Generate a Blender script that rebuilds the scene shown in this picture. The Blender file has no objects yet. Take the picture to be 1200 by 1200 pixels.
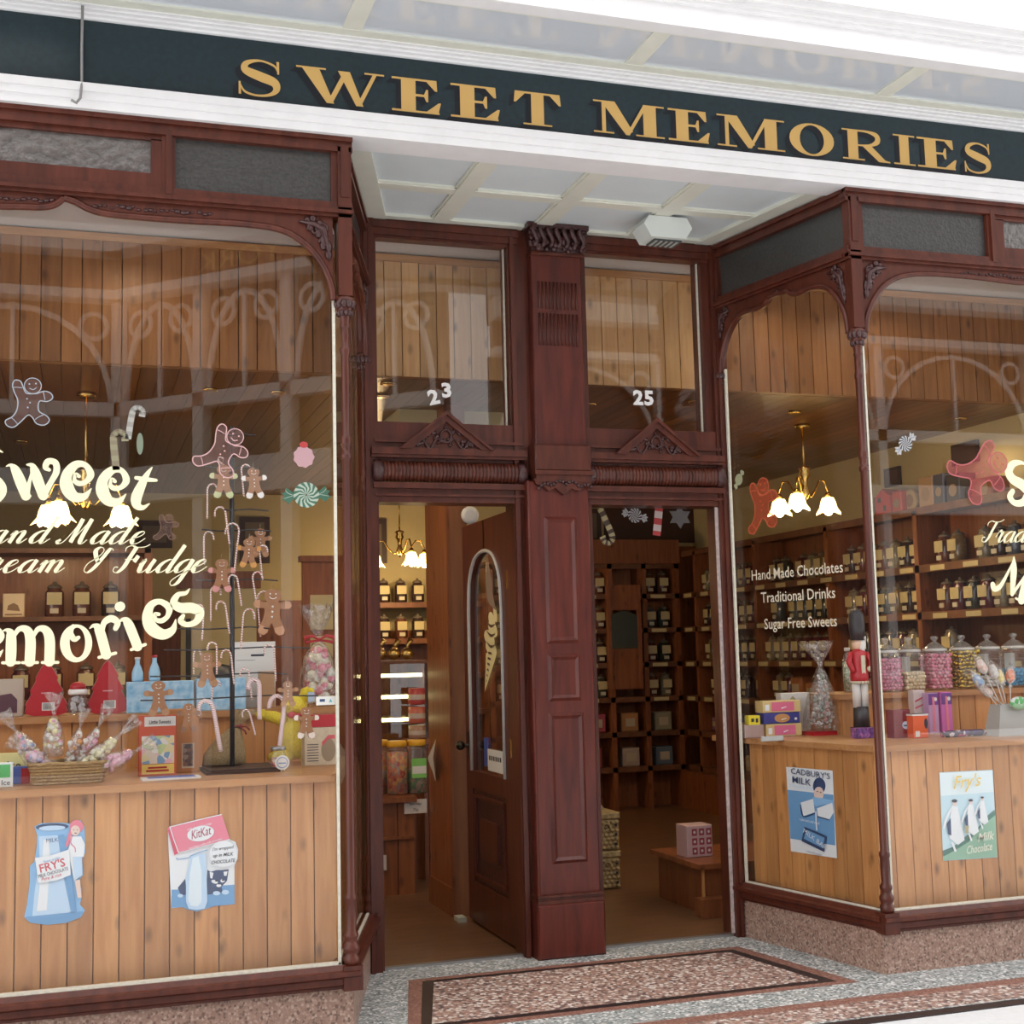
import bpy, bmesh, math, random
from math import sin, cos, pi, radians, sqrt, atan2, hypot
from mathutils import Matrix, Vector
random.seed(7)
S = bpy.context.scene
COL = S.collection
# ------------------------------------------------------------------ camera, world, exposure
EYE = 1.55; FPX = 1550.0
def cam_axes(yaw, pitch, roll):
    cy, sy, cp, sp = cos(yaw), sin(yaw), cos(pitch), sin(pitch)
    r = Vector((cy, -sy, 0)); f = Vector((sy*cp, cy*cp, sp)); u = r.cross(f)
    c, s = cos(roll), sin(roll)
    return c*r + s*u, -s*r + c*u, f
CR, CU, CF = cam_axes(radians(18.21), radians(6.13), radians(-1.38))
cd = bpy.data.cameras.new('camera'); cam = bpy.data.objects.new('camera', cd); COL.objects.link(cam)
cam.matrix_world = Matrix(((CR.x, CU.x, -CF.x, 0), (CR.y, CU.y, -CF.y, 0), (CR.z, CU.z, -CF.z, EYE), (0, 0, 0, 1)))
cd.sensor_width = 36; cd.lens = FPX/1200*36; cd.clip_start = .05; cd.clip_end = 200
S.camera = cam
S.view_settings.view_transform = 'Standard'; S.view_settings.look = 'None'
S.view_settings.gamma = 1; S.view_settings.use_curve_mapping = False
S.view_settings.exposure = 0.08
S.cycles.transparent_max_bounces = 32
W = bpy.data.worlds.new('overcast sky'); S.world = W; W.use_nodes = True
bg = W.node_tree.nodes['Background']; bg.inputs[0].default_value = (.98, .985, 1, 1); bg.inputs[1].default_value = 2.1
def light(kind, name, loc, energy, col=(1, .75, .45), size=.05, rot=(0, 0, 0), spot=2.2):
    l = bpy.data.lights.new(name, kind); l.energy = energy; l.color = col
    if kind == 'SPOT': l.spot_size = spot; l.spot_blend = .6
    if kind == 'AREA': l.size = size
    else: l.shadow_soft_size = size
    o = bpy.data.objects.new(name, l); o.location = loc; o.rotation_euler = rot; COL.objects.link(o); return o
# ------------------------------------------------------------------ measuring helpers (camera ray hits a real plane)
def ray(px, py): return CF + CR*((px-600)/FPX) - CU*((py-600)/FPX)
E0 = Vector((0, 0, EYE))
def at(px, py, Y):
    d = ray(px, py); return E0 + d*(Y/d.y)
def on_z(px, py, z):
    d = ray(px, py); return E0 + d*((z-EYE)/d.z)
def on_x(px, py, X):
    d = ray(px, py); return E0 + d*(X/d.x)
def on_pl(px, py, P, n):
    d = ray(px, py); P = Vector(P); n = Vector(n); return E0 + d*((P-E0).dot(n)/d.dot(n))
def psize(n, p): return n*((Vector(p)-E0).dot(CF))/FPX
# ------------------------------------------------------------------ materials
MATS = {}
def nodes(name):
    m = bpy.data.materials.new(name); m.use_nodes = True
    return m, m.node_tree, m.node_tree.nodes['Principled BSDF']
def mat(name, col, rough=.5, metal=0, emit=0, ecol=None, spec=.5, noise=0, scale=20, stretch=(1, 1, 1), bump=0, col2=None, rand=0, coat=0):
    if name in MATS: return MATS[name]
    m, t, b = nodes(name)
    b.inputs['Base Color'].default_value = (*col, 1); b.inputs['Roughness'].default_value = rough
    b.inputs['Metallic'].default_value = metal; b.inputs['Specular IOR Level'].default_value = spec
    b.inputs['Coat Weight'].default_value = coat; b.inputs['Coat Roughness'].default_value = .15
    if emit:
        b.inputs['Emission Color'].default_value = (*(ecol or col), 1); b.inputs['Emission Strength'].default_value = emit
    if noise or bump or rand:
        N = t.nodes; L = t.links
        tc = N.new('ShaderNodeTexCoord'); mp = N.new('ShaderNodeMapping'); mp.inputs['Scale'].default_value = stretch
        L.new(tc.outputs['Object'], mp.inputs[0])
        oi = N.new('ShaderNodeObjectInfo')
        ad = N.new('ShaderNodeVectorMath'); ad.operation = 'ADD'; L.new(mp.outputs[0], ad.inputs[0])
        sc = N.new('ShaderNodeMath'); sc.operation = 'MULTIPLY'; sc.inputs[1].default_value = 30 if rand else 0; L.new(oi.outputs['Random'], sc.inputs[0])
        L.new(sc.outputs[0], ad.inputs[1])
        nz = N.new('ShaderNodeTexNoise'); nz.inputs['Scale'].default_value = scale; nz.inputs['Detail'].default_value = 6
        L.new(ad.outputs[0], nz.inputs[0])
        rp = N.new('ShaderNodeValToRGB'); rp.color_ramp.elements[0].position = .3; rp.color_ramp.elements[1].position = .7
        c2 = col2 or tuple(c*(1-noise) for c in col)
        rp.color_ramp.elements[0].color = (*c2, 1); rp.color_ramp.elements[1].color = (*col, 1)
        L.new(nz.outputs[0], rp.inputs[0]); out = rp.outputs[0]
        if rand:
            hs = N.new('ShaderNodeHueSaturation'); mr = N.new('ShaderNodeMapRange')
            mr.inputs['To Min'].default_value = 1-rand; mr.inputs['To Max'].default_value = 1+rand*.6
            L.new(oi.outputs['Random'], mr.inputs[0]); L.new(mr.outputs[0], hs.inputs['Value']); L.new(out, hs.inputs['Color']); out = hs.outputs[0]
        L.new(out, b.inputs['Base Color'])
        if bump:
            bp = N.new('ShaderNodeBump'); bp.inputs['Strength'].default_value = bump; bp.inputs['Distance'].default_value = .01
            L.new(nz.outputs[0], bp.inputs['Height']); L.new(bp.outputs[0], b.inputs['Normal'])
    MATS[name] = m; return m
def wood(name, light_, dark, rough=.45, grain=(14, 14, 1.2), knots=True, rand=.18, coat=0, spec=.5):
    m, t, b = nodes(name); N = t.nodes; L = t.links
    tc = N.new('ShaderNodeTexCoord'); oi = N.new('ShaderNodeObjectInfo')
    ml = N.new('ShaderNodeMath'); ml.operation = 'MULTIPLY'; ml.inputs[1].default_value = 37; L.new(oi.outputs['Random'], ml.inputs[0])
    ad = N.new('ShaderNodeVectorMath'); L.new(tc.outputs['Object'], ad.inputs[0]); L.new(ml.outputs[0], ad.inputs[1])
    mp = N.new('ShaderNodeMapping'); mp.inputs['Scale'].default_value = grain; L.new(ad.outputs[0], mp.inputs[0])
    nz = N.new('ShaderNodeTexNoise'); nz.inputs['Scale'].default_value = 2.2; nz.inputs['Detail'].default_value = 7; nz.inputs['Distortion'].default_value = .6; L.new(mp.outputs[0], nz.inputs[0])
    rp = N.new('ShaderNodeValToRGB'); e = rp.color_ramp.elements; e[0].position = .3; e[1].position = .68
    e[0].color = (*dark, 1); e[1].color = (*light_, 1); L.new(nz.outputs[0], rp.inputs[0]); out = rp.outputs[0]
    if knots:
        m2 = N.new('ShaderNodeMapping'); m2.inputs['Scale'].default_value = (11, 11, 5.5); L.new(ad.outputs[0], m2.inputs[0])
        vo = N.new('ShaderNodeTexVoronoi'); vo.inputs['Scale'].default_value = 1.0; L.new(m2.outputs[0], vo.inputs[0])
        kr = N.new('ShaderNodeValToRGB'); k = kr.color_ramp.elements; k[0].position = .04; k[0].color = (.85, .85, .85, 1); k[1].position = .24; k[1].color = (0, 0, 0, 1)
        L.new(vo.outputs['Distance'], kr.inputs[0])
        mx = N.new('ShaderNodeMixRGB'); L.new(kr.outputs[0], mx.inputs[0]); L.new(out, mx.inputs[1]); mx.inputs[2].default_value = (*[c*.38 for c in dark], 1); out = mx.outputs[0]
    hs = N.new('ShaderNodeHueSaturation'); mr = N.new('ShaderNodeMapRange'); mr.inputs['To Min'].default_value = 1-rand; mr.inputs['To Max'].default_value = 1+rand*.7
    L.new(oi.outputs['Random'], mr.inputs[0]); L.new(mr.outputs[0], hs.inputs['Value']); L.new(out, hs.inputs['Color']); L.new(hs.outputs[0], b.inputs['Base Color'])
    b.inputs['Roughness'].default_value = rough; b.inputs['Coat Weight'].default_value = coat; b.inputs['Coat Roughness'].default_value = .2
    b.inputs['Specular IOR Level'].default_value = spec
    MATS[name] = m; return m
def terrazzo(name, base, chips, scale=90, rough=.5):
    m, t, b = nodes(name); N = t.nodes; L = t.links
    tc = N.new('ShaderNodeTexCoord'); vo = N.new('ShaderNodeTexVoronoi'); vo.inputs['Scale'].default_value = scale
    L.new(tc.outputs['Object'], vo.inputs[0])
    sp = N.new('ShaderNodeSeparateColor'); L.new(vo.outputs['Color'], sp.inputs[0])
    rp = N.new('ShaderNodeValToRGB'); rp.color_ramp.interpolation = 'CONSTANT'; e = rp.color_ramp.elements
    n = len(chips)
    while len(e) < n: e.new(.5)
    for i, c in enumerate(chips): e[i].position = i/n; e[i].color = (*c, 1)
    L.new(sp.outputs[0], rp.inputs[0])
    ds = N.new('ShaderNodeValToRGB'); ds.color_ramp.elements[0].position = .52; ds.color_ramp.elements[0].color = (0, 0, 0, 1); ds.color_ramp.elements[1].position = .72
    L.new(vo.outputs['Distance'], ds.inputs[0])
    mx = N.new('ShaderNodeMixRGB'); L.new(ds.outputs[0], mx.inputs[0]); L.new(rp.outputs[0], mx.inputs[1]); mx.inputs[2].default_value = (*base, 1)
    L.new(mx.outputs[0], b.inputs['Base Color']); b.inputs['Roughness'].default_value = rough
    MATS[name] = m; return m
def glass(name, tint=(1, 1, 1), base=.04, rough=0.0, haze=0, hcol=(.8, .8, .8)):
    m = bpy.data.materials.new(name); m.use_nodes = True; t = m.node_tree; N = t.nodes; L = t.links; N.clear()
    o = N.new('ShaderNodeOutputMaterial'); tr = N.new('ShaderNodeBsdfTransparent'); tr.inputs[0].default_value = (*tint, 1)
    gl = N.new('ShaderNodeBsdfAnisotropic'); gl.inputs['Roughness'].default_value = rough
    lw = N.new('ShaderNodeLayerWeight'); lw.inputs[0].default_value = .5
    pw = N.new('ShaderNodeMath'); pw.operation = 'POWER'; pw.inputs[1].default_value = 5; L.new(lw.outputs['Facing'], pw.inputs[0])
    ma = N.new('ShaderNodeMath'); ma.operation = 'MULTIPLY_ADD'; ma.inputs[1].default_value = 1-base; ma.inputs[2].default_value = base; L.new(pw.outputs[0], ma.inputs[0])
    mx = N.new('ShaderNodeMixShader'); L.new(ma.outputs[0], mx.inputs[0]); L.new(gl.outputs[0], mx.inputs[2])
    if haze:
        df = N.new('ShaderNodeBsdfDiffuse'); df.inputs[0].default_value = (*hcol, 1)
        m2 = N.new('ShaderNodeMixShader'); m2.inputs[0].default_value = haze; L.new(tr.outputs[0], m2.inputs[1]); L.new(df.outputs[0], m2.inputs[2]); L.new(m2.outputs[0], mx.inputs[1])
    else: L.new(tr.outputs[0], mx.inputs[1])
    L.new(mx.outputs[0], o.inputs[0]); MATS[name] = m; return m
def cello(name):
    m = bpy.data.materials.new(name); m.use_nodes = True; t = m.node_tree; N = t.nodes; L = t.links; N.clear()
    o = N.new('ShaderNodeOutputMaterial'); tr = N.new('ShaderNodeBsdfTransparent'); gl = N.new('ShaderNodeBsdfAnisotropic'); gl.inputs['Roughness'].default_value = .12
    tc = N.new('ShaderNodeTexCoord'); nz = N.new('ShaderNodeTexNoise'); nz.inputs['Scale'].default_value = 38; nz.inputs['Detail'].default_value = 5; L.new(tc.outputs['Object'], nz.inputs[0])
    bp = N.new('ShaderNodeBump'); bp.inputs['Strength'].default_value = 1; bp.inputs['Distance'].default_value = .03; L.new(nz.outputs[0], bp.inputs['Height']); L.new(bp.outputs[0], gl.inputs['Normal'])
    rp = N.new('ShaderNodeMapRange'); rp.inputs['From Min'].default_value = .4; rp.inputs['From Max'].default_value = .7; rp.inputs['To Min'].default_value = .12; rp.inputs['To Max'].default_value = .55; L.new(nz.outputs[0], rp.inputs[0])
    mx = N.new('ShaderNodeMixShader'); L.new(rp.outputs[0], mx.inputs[0]); L.new(tr.outputs[0], mx.inputs[1]); L.new(gl.outputs[0], mx.inputs[2])
    L.new(mx.outputs[0], o.inputs[0]); MATS[name] = m; return m
def stripes(name, a, b_, scale=30, axis=(1, 1, 2.2)):
    m, t, b = nodes(name); N = t.nodes; L = t.links
    tc = N.new('ShaderNodeTexCoord'); mp = N.new('ShaderNodeMapping'); mp.inputs['Scale'].default_value = axis; L.new(tc.outputs['Object'], mp.inputs[0])
    wv = N.new('ShaderNodeTexWave'); wv.bands_direction = 'DIAGONAL'; wv.inputs['Scale'].default_value = scale; L.new(mp.outputs[0], wv.inputs[0])
    rp = N.new('ShaderNodeValToRGB'); rp.color_ramp.interpolation = 'CONSTANT'; e = rp.color_ramp.elements; e[0].color = (*a, 1); e[1].position = .72; e[1].color = (*b_, 1)
    L.new(wv.outputs[0], rp.inputs[0]); L.new(rp.outputs[0], b.inputs['Base Color']); b.inputs['Roughness'].default_value = .4; MATS[name] = m; return m
def fleck(name, cols, scale=60, rough=.3, spec=.5):
    m, t, b = nodes(name); N = t.nodes; L = t.links
    tc = N.new('ShaderNodeTexCoord'); vo = N.new('ShaderNodeTexVoronoi'); vo.inputs['Scale'].default_value = scale; L.new(tc.outputs['Object'], vo.inputs[0])
    sp = N.new('ShaderNodeSeparateColor'); L.new(vo.outputs['Color'], sp.inputs[0]); rp = N.new('ShaderNodeValToRGB'); rp.color_ramp.interpolation = 'CONSTANT'; e = rp.color_ramp.elements
    while len(e) < len(cols): e.new(.5)
    for i, c in enumerate(cols): e[i].position = i/len(cols); e[i].color = (*c, 1)
    L.new(sp.outputs[0], rp.inputs[0]); L.new(rp.outputs[0], b.inputs['Base Color']); b.inputs['Roughness'].default_value = rough; MATS[name] = m; return m
MAH = wood('mahogany', (.118, .029, .016), (.062, .015, .009), rough=.34, grain=(10, 10, 1.2), knots=False, rand=.06, coat=.16, spec=.3)
MAHC = mat('carved mahogany', (.075, .022, .02), .38, noise=.5, scale=60, bump=.5, coat=.2)
MAHB = wood('base mahogany', (.135, .025, .015), (.07, .013, .009), rough=.3, grain=(10, 10, 1.2), knots=False, rand=.05, coat=.2, spec=.3)
PINE = wood('varnished pine', (.60, .295, .105), (.46, .195, .06), rough=.42, coat=.1)
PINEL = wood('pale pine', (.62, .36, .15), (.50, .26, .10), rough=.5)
PINEM = wood('dimmed bulkhead pine', (.30, .13, .042), (.21, .082, .025), rough=.45)  # darker copy of the bulkhead pine; dimmer look behind bay glass put into the colour
PINED = wood('dark stained pine', (.30, .10, .035), (.19, .055, .02), rough=.4, coat=.15)
PINEH = wood('pine laid flat', (.50, .25, .10), (.38, .17, .06), rough=.4, grain=(1.2, 14, 14), knots=False, rand=.08)
CEILW = wood('ceiling boards', (.22, .088, .03), (.14, .05, .016), rough=.35, grain=(14, 1.2, 14), knots=False, rand=.25, coat=.2)
SHELFW = wood('shelf wood', (.20, .075, .03), (.12, .042, .018), rough=.45, grain=(5, 5, 5), knots=False, rand=.1)
WHITE = mat('white gloss paint', (.86, .85, .85), .3, noise=.06, scale=9)
CREAM = mat('cream gloss paint', (.76, .76, .66), .4, noise=.05, scale=9)
PANELW = mat('pale grey ceiling panel', (.70, .76, .78), .5, noise=.05, scale=5)
PANELG = mat('glossy canopy panel', (.64, .68, .73), .1, spec=.6, coat=.5)
NAVY = mat('dark green black sign paint', (.012, .030, .038), .42, noise=.3, scale=40)
GOLD = mat('gold sign paint', (.66, .41, .13), .45)
SHADE = mat('sign letter shadow paint', (.004, .006, .012), .5)
LCREAM = mat('cream window vinyl', (.93, .88, .58), .5)
LWHITE = mat('white window vinyl', (.85, .84, .82), .5)
PLASTER = mat('cream plaster wall', (.60, .49, .26), .8, noise=.08, scale=4)
PALEC = mat('white plaster ceiling', (.62, .58, .54), .8, noise=.05, scale=4)
GLASS = glass('window glass'); JGLASS = glass('jar glass', (.96, .97, .97), .06, .02, haze=.05, hcol=(.9, .9, .9))
PLGLASS = glass('clear plastic', (.95, .95, .95), .06, .05, haze=.08)
TINTG = glass('door glass', (.93, .93, .93))
CELLO = cello('cellophane')
FROST = mat('dark obscured glass', (.060, .058, .055), .28, noise=.35, scale=70, bump=.25, spec=.5)
FROSTR = mat('rippled obscured glass', (.16, .14, .13), .1, noise=.5, scale=26, bump=1.0, spec=.8)
PLINTH = terrazzo('pink terrazzo', (.32, .20, .15), [(.42, .27, .21), (.31, .19, .145), (.47, .34, .27), (.18, .11, .09), (.36, .23, .18)], 95, .45)
TERG = terrazzo('grey terrazzo', (.40, .41, .40), [(.54, .55, .53), (.26, .30, .29), (.78, .78, .76), (.38, .37, .35), (.14, .17, .17)], 75)
TERR = terrazzo('rust terrazzo', (.26, .12, .09), [(.30, .14, .10), (.22, .10, .08), (.36, .2, .15)], 90)
TERP = terrazzo('mixed pink terrazzo', (.34, .22, .18), [(.66, .58, .52), (.40, .22, .17), (.22, .13, .11), (.74, .67, .62), (.44, .29, .23), (.13, .09, .09), (.54, .40, .33)], 56)
TERK = mat('black border strip', (.035, .022, .022), .4, noise=.3, scale=60)
PAVE = mat('pale pavement slab', (.90, .91, .92), .35, noise=.08, scale=30)
LINO = mat('brown shop floor', (.19, .092, .045), .35, noise=.35, scale=4, stretch=(1, 3, 1), coat=.15)
BRASS = mat('brass', (.75, .50, .16), .25, metal=1)
BLACK = mat('black metal', (.03, .03, .033), .35)
LABEL = mat('cream jar label', (.62, .52, .28), .6, noise=.15, scale=150)
LAMP = mat('lit frosted lamp shade', (1, .85, .5), .4, emit=6, ecol=(1, .66, .20))
BULB = mat('lit lamp bulb', (1, 1, 1), .4, emit=40, ecol=(1, .82, .50))
SPOT = mat('lit downlight', (1, 1, 1), .4, emit=45, ecol=(1, .88, .66))
TUBEM = mat('lit display strip', (1, 1, .8), .4, emit=5, ecol=(1, .9, .42))
def C(name, r, g, b, rough=.45, **k): return mat(name, (r, g, b), rough, **k)
# ------------------------------------------------------------------ mesh builder
WMX = {}
class MB:
    def __init__(s): s.v = []; s.f = []; s.mi = []; s.M = Matrix(); s.cur = 0; s.sm = []
    def add(s, vs, fs, smooth=False):
        n = len(s.v); s.v += [tuple(s.M @ Vector(p)) for p in vs]
        for f in fs: s.f.append([i+n for i in f]); s.mi.append(s.cur); s.sm.append(smooth)
        return s
    def mat(s, i): s.cur = i; return s
    def box(s, x0, x1, y0, y1, z0, z1):
        if x0 > x1: x0, x1 = x1, x0
        if y0 > y1: y0, y1 = y1, y0
        if z0 > z1: z0, z1 = z1, z0
        return s.add([(x0, y0, z0), (x1, y0, z0), (x1, y1, z0), (x0, y1, z0), (x0, y0, z1), (x1, y0, z1), (x1, y1, z1), (x0, y1, z1)],
                     [(0, 3, 2, 1), (4, 5, 6, 7), (0, 1, 5, 4), (1, 2, 6, 5), (2, 3, 7, 6), (3, 0, 4, 7)])
    def bbox(s, x0, x1, y0, y1, z0, z1, b=.004):   # chamfered box: front (low y) edges cut
        b = min(b, (x1-x0)*.3, (z1-z0)*.3, (y1-y0)*.5)
        vs = [(x0, y1, z0), (x1, y1, z0), (x1, y1, z1), (x0, y1, z1), (x0, y0+b, z0), (x1, y0+b, z0), (x1, y0+b, z1), (x0, y0+b, z1),
              (x0+b, y0, z0+b), (x1-b, y0, z0+b), (x1-b, y0, z1-b), (x0+b, y0, z1-b)]
        return s.add(vs, [(0, 1, 2, 3), (0, 4, 5, 1), (1, 5, 6, 2), (2, 6, 7, 3), (3, 7, 4, 0), (4, 8, 9, 5), (5, 9, 10, 6), (6, 10, 11, 7), (7, 11, 8, 4), (8, 11, 10, 9)])
    def lathe(s, prof, n=16, c=(0, 0, 0), ax='z', sq=0, cap=True, a0=0):
        vs = []; fs = []
        for r, h in prof:
            for i in range(n):
                a = 2*pi*i/n + a0; ca, sa = cos(a), sin(a)
                k = 1
                if sq: k = 1/max((abs(ca)**sq+abs(sa)**sq)**(1/sq), 1e-6)
                x, y = r*k*ca, r*k*sa
                p = (x, y, h) if ax == 'z' else ((h, x, y) if ax == 'x' else (x, h, y))
                vs.append((c[0]+p[0], c[1]+p[1], c[2]+p[2]))
        for j in range(len(prof)-1):
            for i in range(n): fs.append((j*n+i, j*n+(i+1) % n, (j+1)*n+(i+1) % n, (j+1)*n+i))
        s.add(vs, fs, True)
        if cap:
            m = len(s.v)-len(vs)
            for j in (0, len(prof)-1):
                if prof[j][0] > 1e-5: s.f.append([m+j*n+i for i in range(n)]); s.mi.append(s.cur); s.sm.append(False)
        return s
    def tube(s, pts, r, n=6, closed=False):
        pts = [Vector(p) for p in pts]; m = len(pts); rs = r if isinstance(r, (list, tuple)) else [r]*m
        vs = []; fs = []; prev = None
        for i, p in enumerate(pts):
            if closed: d = pts[(i+1) % m]-pts[i-1]
            else: d = pts[min(i+1, m-1)]-pts[max(i-1, 0)]
            if d.length < 1e-9: d = Vector((0, 0, 1))
            d.normalize()
            if prev is None: a = d.orthogonal().normalized()
            else: a = (prev-d*prev.dot(d)); a = a.normalized() if a.length > 1e-6 else d.orthogonal().normalized()
            prev = a; b = d.cross(a)
            for k in range(n): vs.append(tuple(p+(a*cos(2*pi*k/n)+b*sin(2*pi*k/n))*rs[i]))
        for i in range(m if closed else m-1):
            for k in range(n): fs.append((i*n+k, i*n+(k+1) % n, ((i+1) % m)*n+(k+1) % n, ((i+1) % m)*n+k))
        if not closed: fs += [tuple(range(n)), tuple((m-1)*n+k for k in range(n))]
        return s.add(vs, fs, True)
    def prism(s, poly, y0, y1):          # polygon in x,z extruded along y
        n = len(poly)
        vs = [(x, y0, z) for x, z in poly]+[(x, y1, z) for x, z in poly]
        return s.add(vs, [tuple(range(n)), tuple(range(2*n-1, n-1, -1))]+[(i, (i+1) % n, n+(i+1) % n, n+i) for i in range(n)])
    def hprism(s, poly, z0, z1):
        n = len(poly); vs = [(x, y, z0) for x, y in poly]+[(x, y, z1) for x, y in poly]
        return s.add(vs, [tuple(range(n)), tuple(range(2*n-1, n-1, -1))]+[(i, (i+1) % n, n+(i+1) % n, n+i) for i in range(n)])
    def flat(s, poly, y=0): return s.add([(x, y, z) for x, z in poly], [tuple(range(len(poly)))])
    def ball(s, c, r, n=8, m=5, sc=(1, 1, 1)):
        pr = [(max(sin(pi*j/m), 0), -cos(pi*j/m)) for j in range(m+1)]
        vs = []; fs = []
        for a, h in pr:
            for i in range(n): vs.append((c[0]+r*sc[0]*a*cos(2*pi*i/n), c[1]+r*sc[1]*a*sin(2*pi*i/n), c[2]+r*sc[2]*h))
        for j in range(m):
            for i in range(n): fs.append((j*n+i, j*n+(i+1) % n, (j+1)*n+(i+1) % n, (j+1)*n+i))
        return s.add(vs, fs, True)
    def ribbon(s, pts, y=0, n=6, cap=True):    # pts (x,z,width) smoothed into a flat stroke
        q = smooth(pts, n); vs = []; m = len(q)
        for i, (x, z, w) in enumerate(q):
            a = q[max(i-1, 0)]; b = q[min(i+1, m-1)]; dx, dz = b[0]-a[0], b[1]-a[1]; l = hypot(dx, dz) or 1
            vs += [(x-dz/l*w/2, y, z+dx/l*w/2), (x+dz/l*w/2, y, z-dx/l*w/2)]
        s.add(vs, [(2*i, 2*i+1, 2*i+3, 2*i+2) for i in range(m-1)])
        if cap:
            for j, (x, z, w) in enumerate((q[0], q[-1])):
                if w > .004: s.flat([(x+w/2*cos(k*pi/6), z+w/2*sin(k*pi/6)) for k in range(12)], y-.00008*(j+1))
        return s
    def build(s, name, mats, parent=None, world=False, merge=False):
        me = bpy.data.meshes.new(name)
        vs = s.v
        if world and parent is not None:
            im = WMX.get(parent.name, Matrix()).inverted(); vs = [tuple(im @ Vector(p)) for p in vs]
        me.from_pydata(vs, [], s.f)
        for m in (mats if isinstance(mats, (list, tuple)) else [mats]): me.materials.append(m)
        me.polygons.foreach_set('material_index', s.mi); me.polygons.foreach_set('use_smooth', s.sm)
        bm = bmesh.new(); bm.from_mesh(me)
        bmesh.ops.remove_doubles(bm, verts=bm.verts, dist=1e-6); bmesh.ops.recalc_face_normals(bm, faces=bm.faces)
        bm.to_mesh(me); bm.free()
        o = bpy.data.objects.new(name, me); COL.objects.link(o)
        if parent is not None: o.parent = parent; WMX[o.name] = WMX.get(parent.name, Matrix())
        return o
def smooth(p, n=6):
    if len(p) < 3: return list(p)
    out = []
    for i in range(len(p)-1):
        a, b, c, d = p[max(i-1, 0)], p[i], p[i+1], p[min(i+2, len(p)-1)]
        for k in range(n):
            t = k/n; out.append(tuple(.5*((2*b[j])+(-a[j]+c[j])*t+(2*a[j]-5*b[j]+4*c[j]-d[j])*t*t+(-a[j]+3*b[j]-3*c[j]+d[j])*t**3) for j in range(len(b))))
    out.append(tuple(p[-1])); return out
def tag(o, label=None, cat=None, group=None, kind=None):
    if label: o['label'] = label
    if cat: o['category'] = cat
    if group: o['group'] = group
    if kind: o['kind'] = kind
    return o
def thing(name, label, cat, loc=(0, 0, 0), rz=0, group=None, rx=0, ry=0):
    o = bpy.data.objects.new(name, None); COL.objects.link(o); o.location = loc; o.rotation_euler = (rx, ry, rz)
    WMX[o.name] = Matrix.Translation(loc) @ o.rotation_euler.to_matrix().to_4x4()
    return tag(o, label, cat, group)
def struct(name, label=None, loc=(0, 0, 0)):
    o = bpy.data.objects.new(name, None); COL.objects.link(o); o.location = loc; WMX[o.name] = Matrix.Translation(loc)
    return tag(o, label, None, None, 'structure')
def dup(root, loc=None, rz=None, label=None, group=None, sc=None):
    r = root.copy(); COL.objects.link(r)
    if loc is not None: r.location = loc
    if rz is not None: r.rotation_euler[2] = rz
    if label: r['label'] = label
    if group: r['group'] = group
    if sc: r.scale = (sc, sc, sc) if not isinstance(sc, tuple) else sc
    WMX[r.name] = Matrix.Translation(r.location) @ r.rotation_euler.to_matrix().to_4x4()
    for c in list(root.children):
        k = c.copy(); COL.objects.link(k); k.parent = r
        for g in c.children: h = g.copy(); COL.objects.link(h); h.parent = k
    return r
def text(name, s, M, size, m, parent, sx=1, shear=0, bold=0, align='CENTER', space=1):
    cu = bpy.data.curves.new(name, 'FONT'); cu.body = s; cu.size = size; cu.shear = shear; cu.align_x = align; cu.offset = bold*size*.6; cu.space_character = space
    cu.resolution_u = 2
    to = bpy.data.objects.new('tmp', cu); COL.objects.link(to)
    me = bpy.data.meshes.new_from_object(to.evaluated_get(bpy.context.evaluated_depsgraph_get())); bpy.data.objects.remove(to); bpy.data.curves.remove(cu)
    im = WMX.get(parent.name, Matrix()).inverted() if parent else Matrix()
    # text lies in local x,y -> x,z plane facing -y
    me.transform(im @ M @ Matrix.Diagonal((sx, 1, 1, 1)))
    me.materials.clear(); me.materials.append(m); me.name = name
    o = bpy.data.objects.new(name, me); COL.objects.link(o)
    if parent: o.parent = parent; WMX[o.name] = WMX[parent.name]
    return o
UP = Matrix(((1, 0, 0, 0), (0, 0, -1, 0), (0, 1, 0, 0), (0, 0, 0, 1)))   # x,y text plane -> x,z
def TM(p, ang=0, rz=0): return Matrix.Translation(p) @ Matrix.Rotation(rz, 4, 'Z') @ Matrix.Rotation(-ang, 4, 'Y') @ UP
# ------------------------------------------------------------------ floor
YF = 5.59; YD = 6.67; LX, RX = 1.07, 3.66; LB, RB = 1.40, 3.44
fl = struct('floor', 'terrazzo entrance and brown shop floor')
def strip(name, poly, m, z): MB().hprism(poly, -.04, z).build(name, m, fl)
strip('grey_surround', [(-6, 5.0), (9, 5.0), (9, 5.66), (3.66, 5.66), (3.44, 6.67), (1.40, 6.67), (1.07, 5.66), (-6, 5.66)], TERG, 0)
strip('pavement', [(-9, -12), (14, -12), (14, 4.93), (-9, 4.93)], PAVE, -.004)
strip('black_strip', [(-6, 4.93), (9, 4.93), (9, 5.0), (-6, 5.0)], TERK, .001)
strip('pink_strip', [(-6, 5.02), (9, 5.02), (9, 5.22), (-6, 5.22)], TERP, .0015)
strip('rust_strip', [(-6, 5.22), (9, 5.22), (9, 5.30), (-6, 5.30)], TERR, .002)
def trap(d): return [(1.31+d*1.3, 5.53+d), (3.46-d*1.6, 5.53+d), (3.30-d*1.1, 6.42-d), (1.53+d*1.0, 6.42-d)]
strip('rust_border', trap(0), TERR, .001); strip('black_border', trap(.055), TERK, .002); strip('pink_panel', trap(.10), TERP, .003)
strip('shop_floor', [(-4, 5.72), (1.05, 5.72), (1.36, 6.70), (3.48, 6.70), (3.70, 5.72), (8, 5.72), (8, 14), (-4, 14)], LINO, .004)
MB().box(1.46, 3.40, 6.66, 6.70, 0, .012).build('threshold', C('metal threshold', .35, .34, .33, .3, metal=.7), fl)
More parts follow.
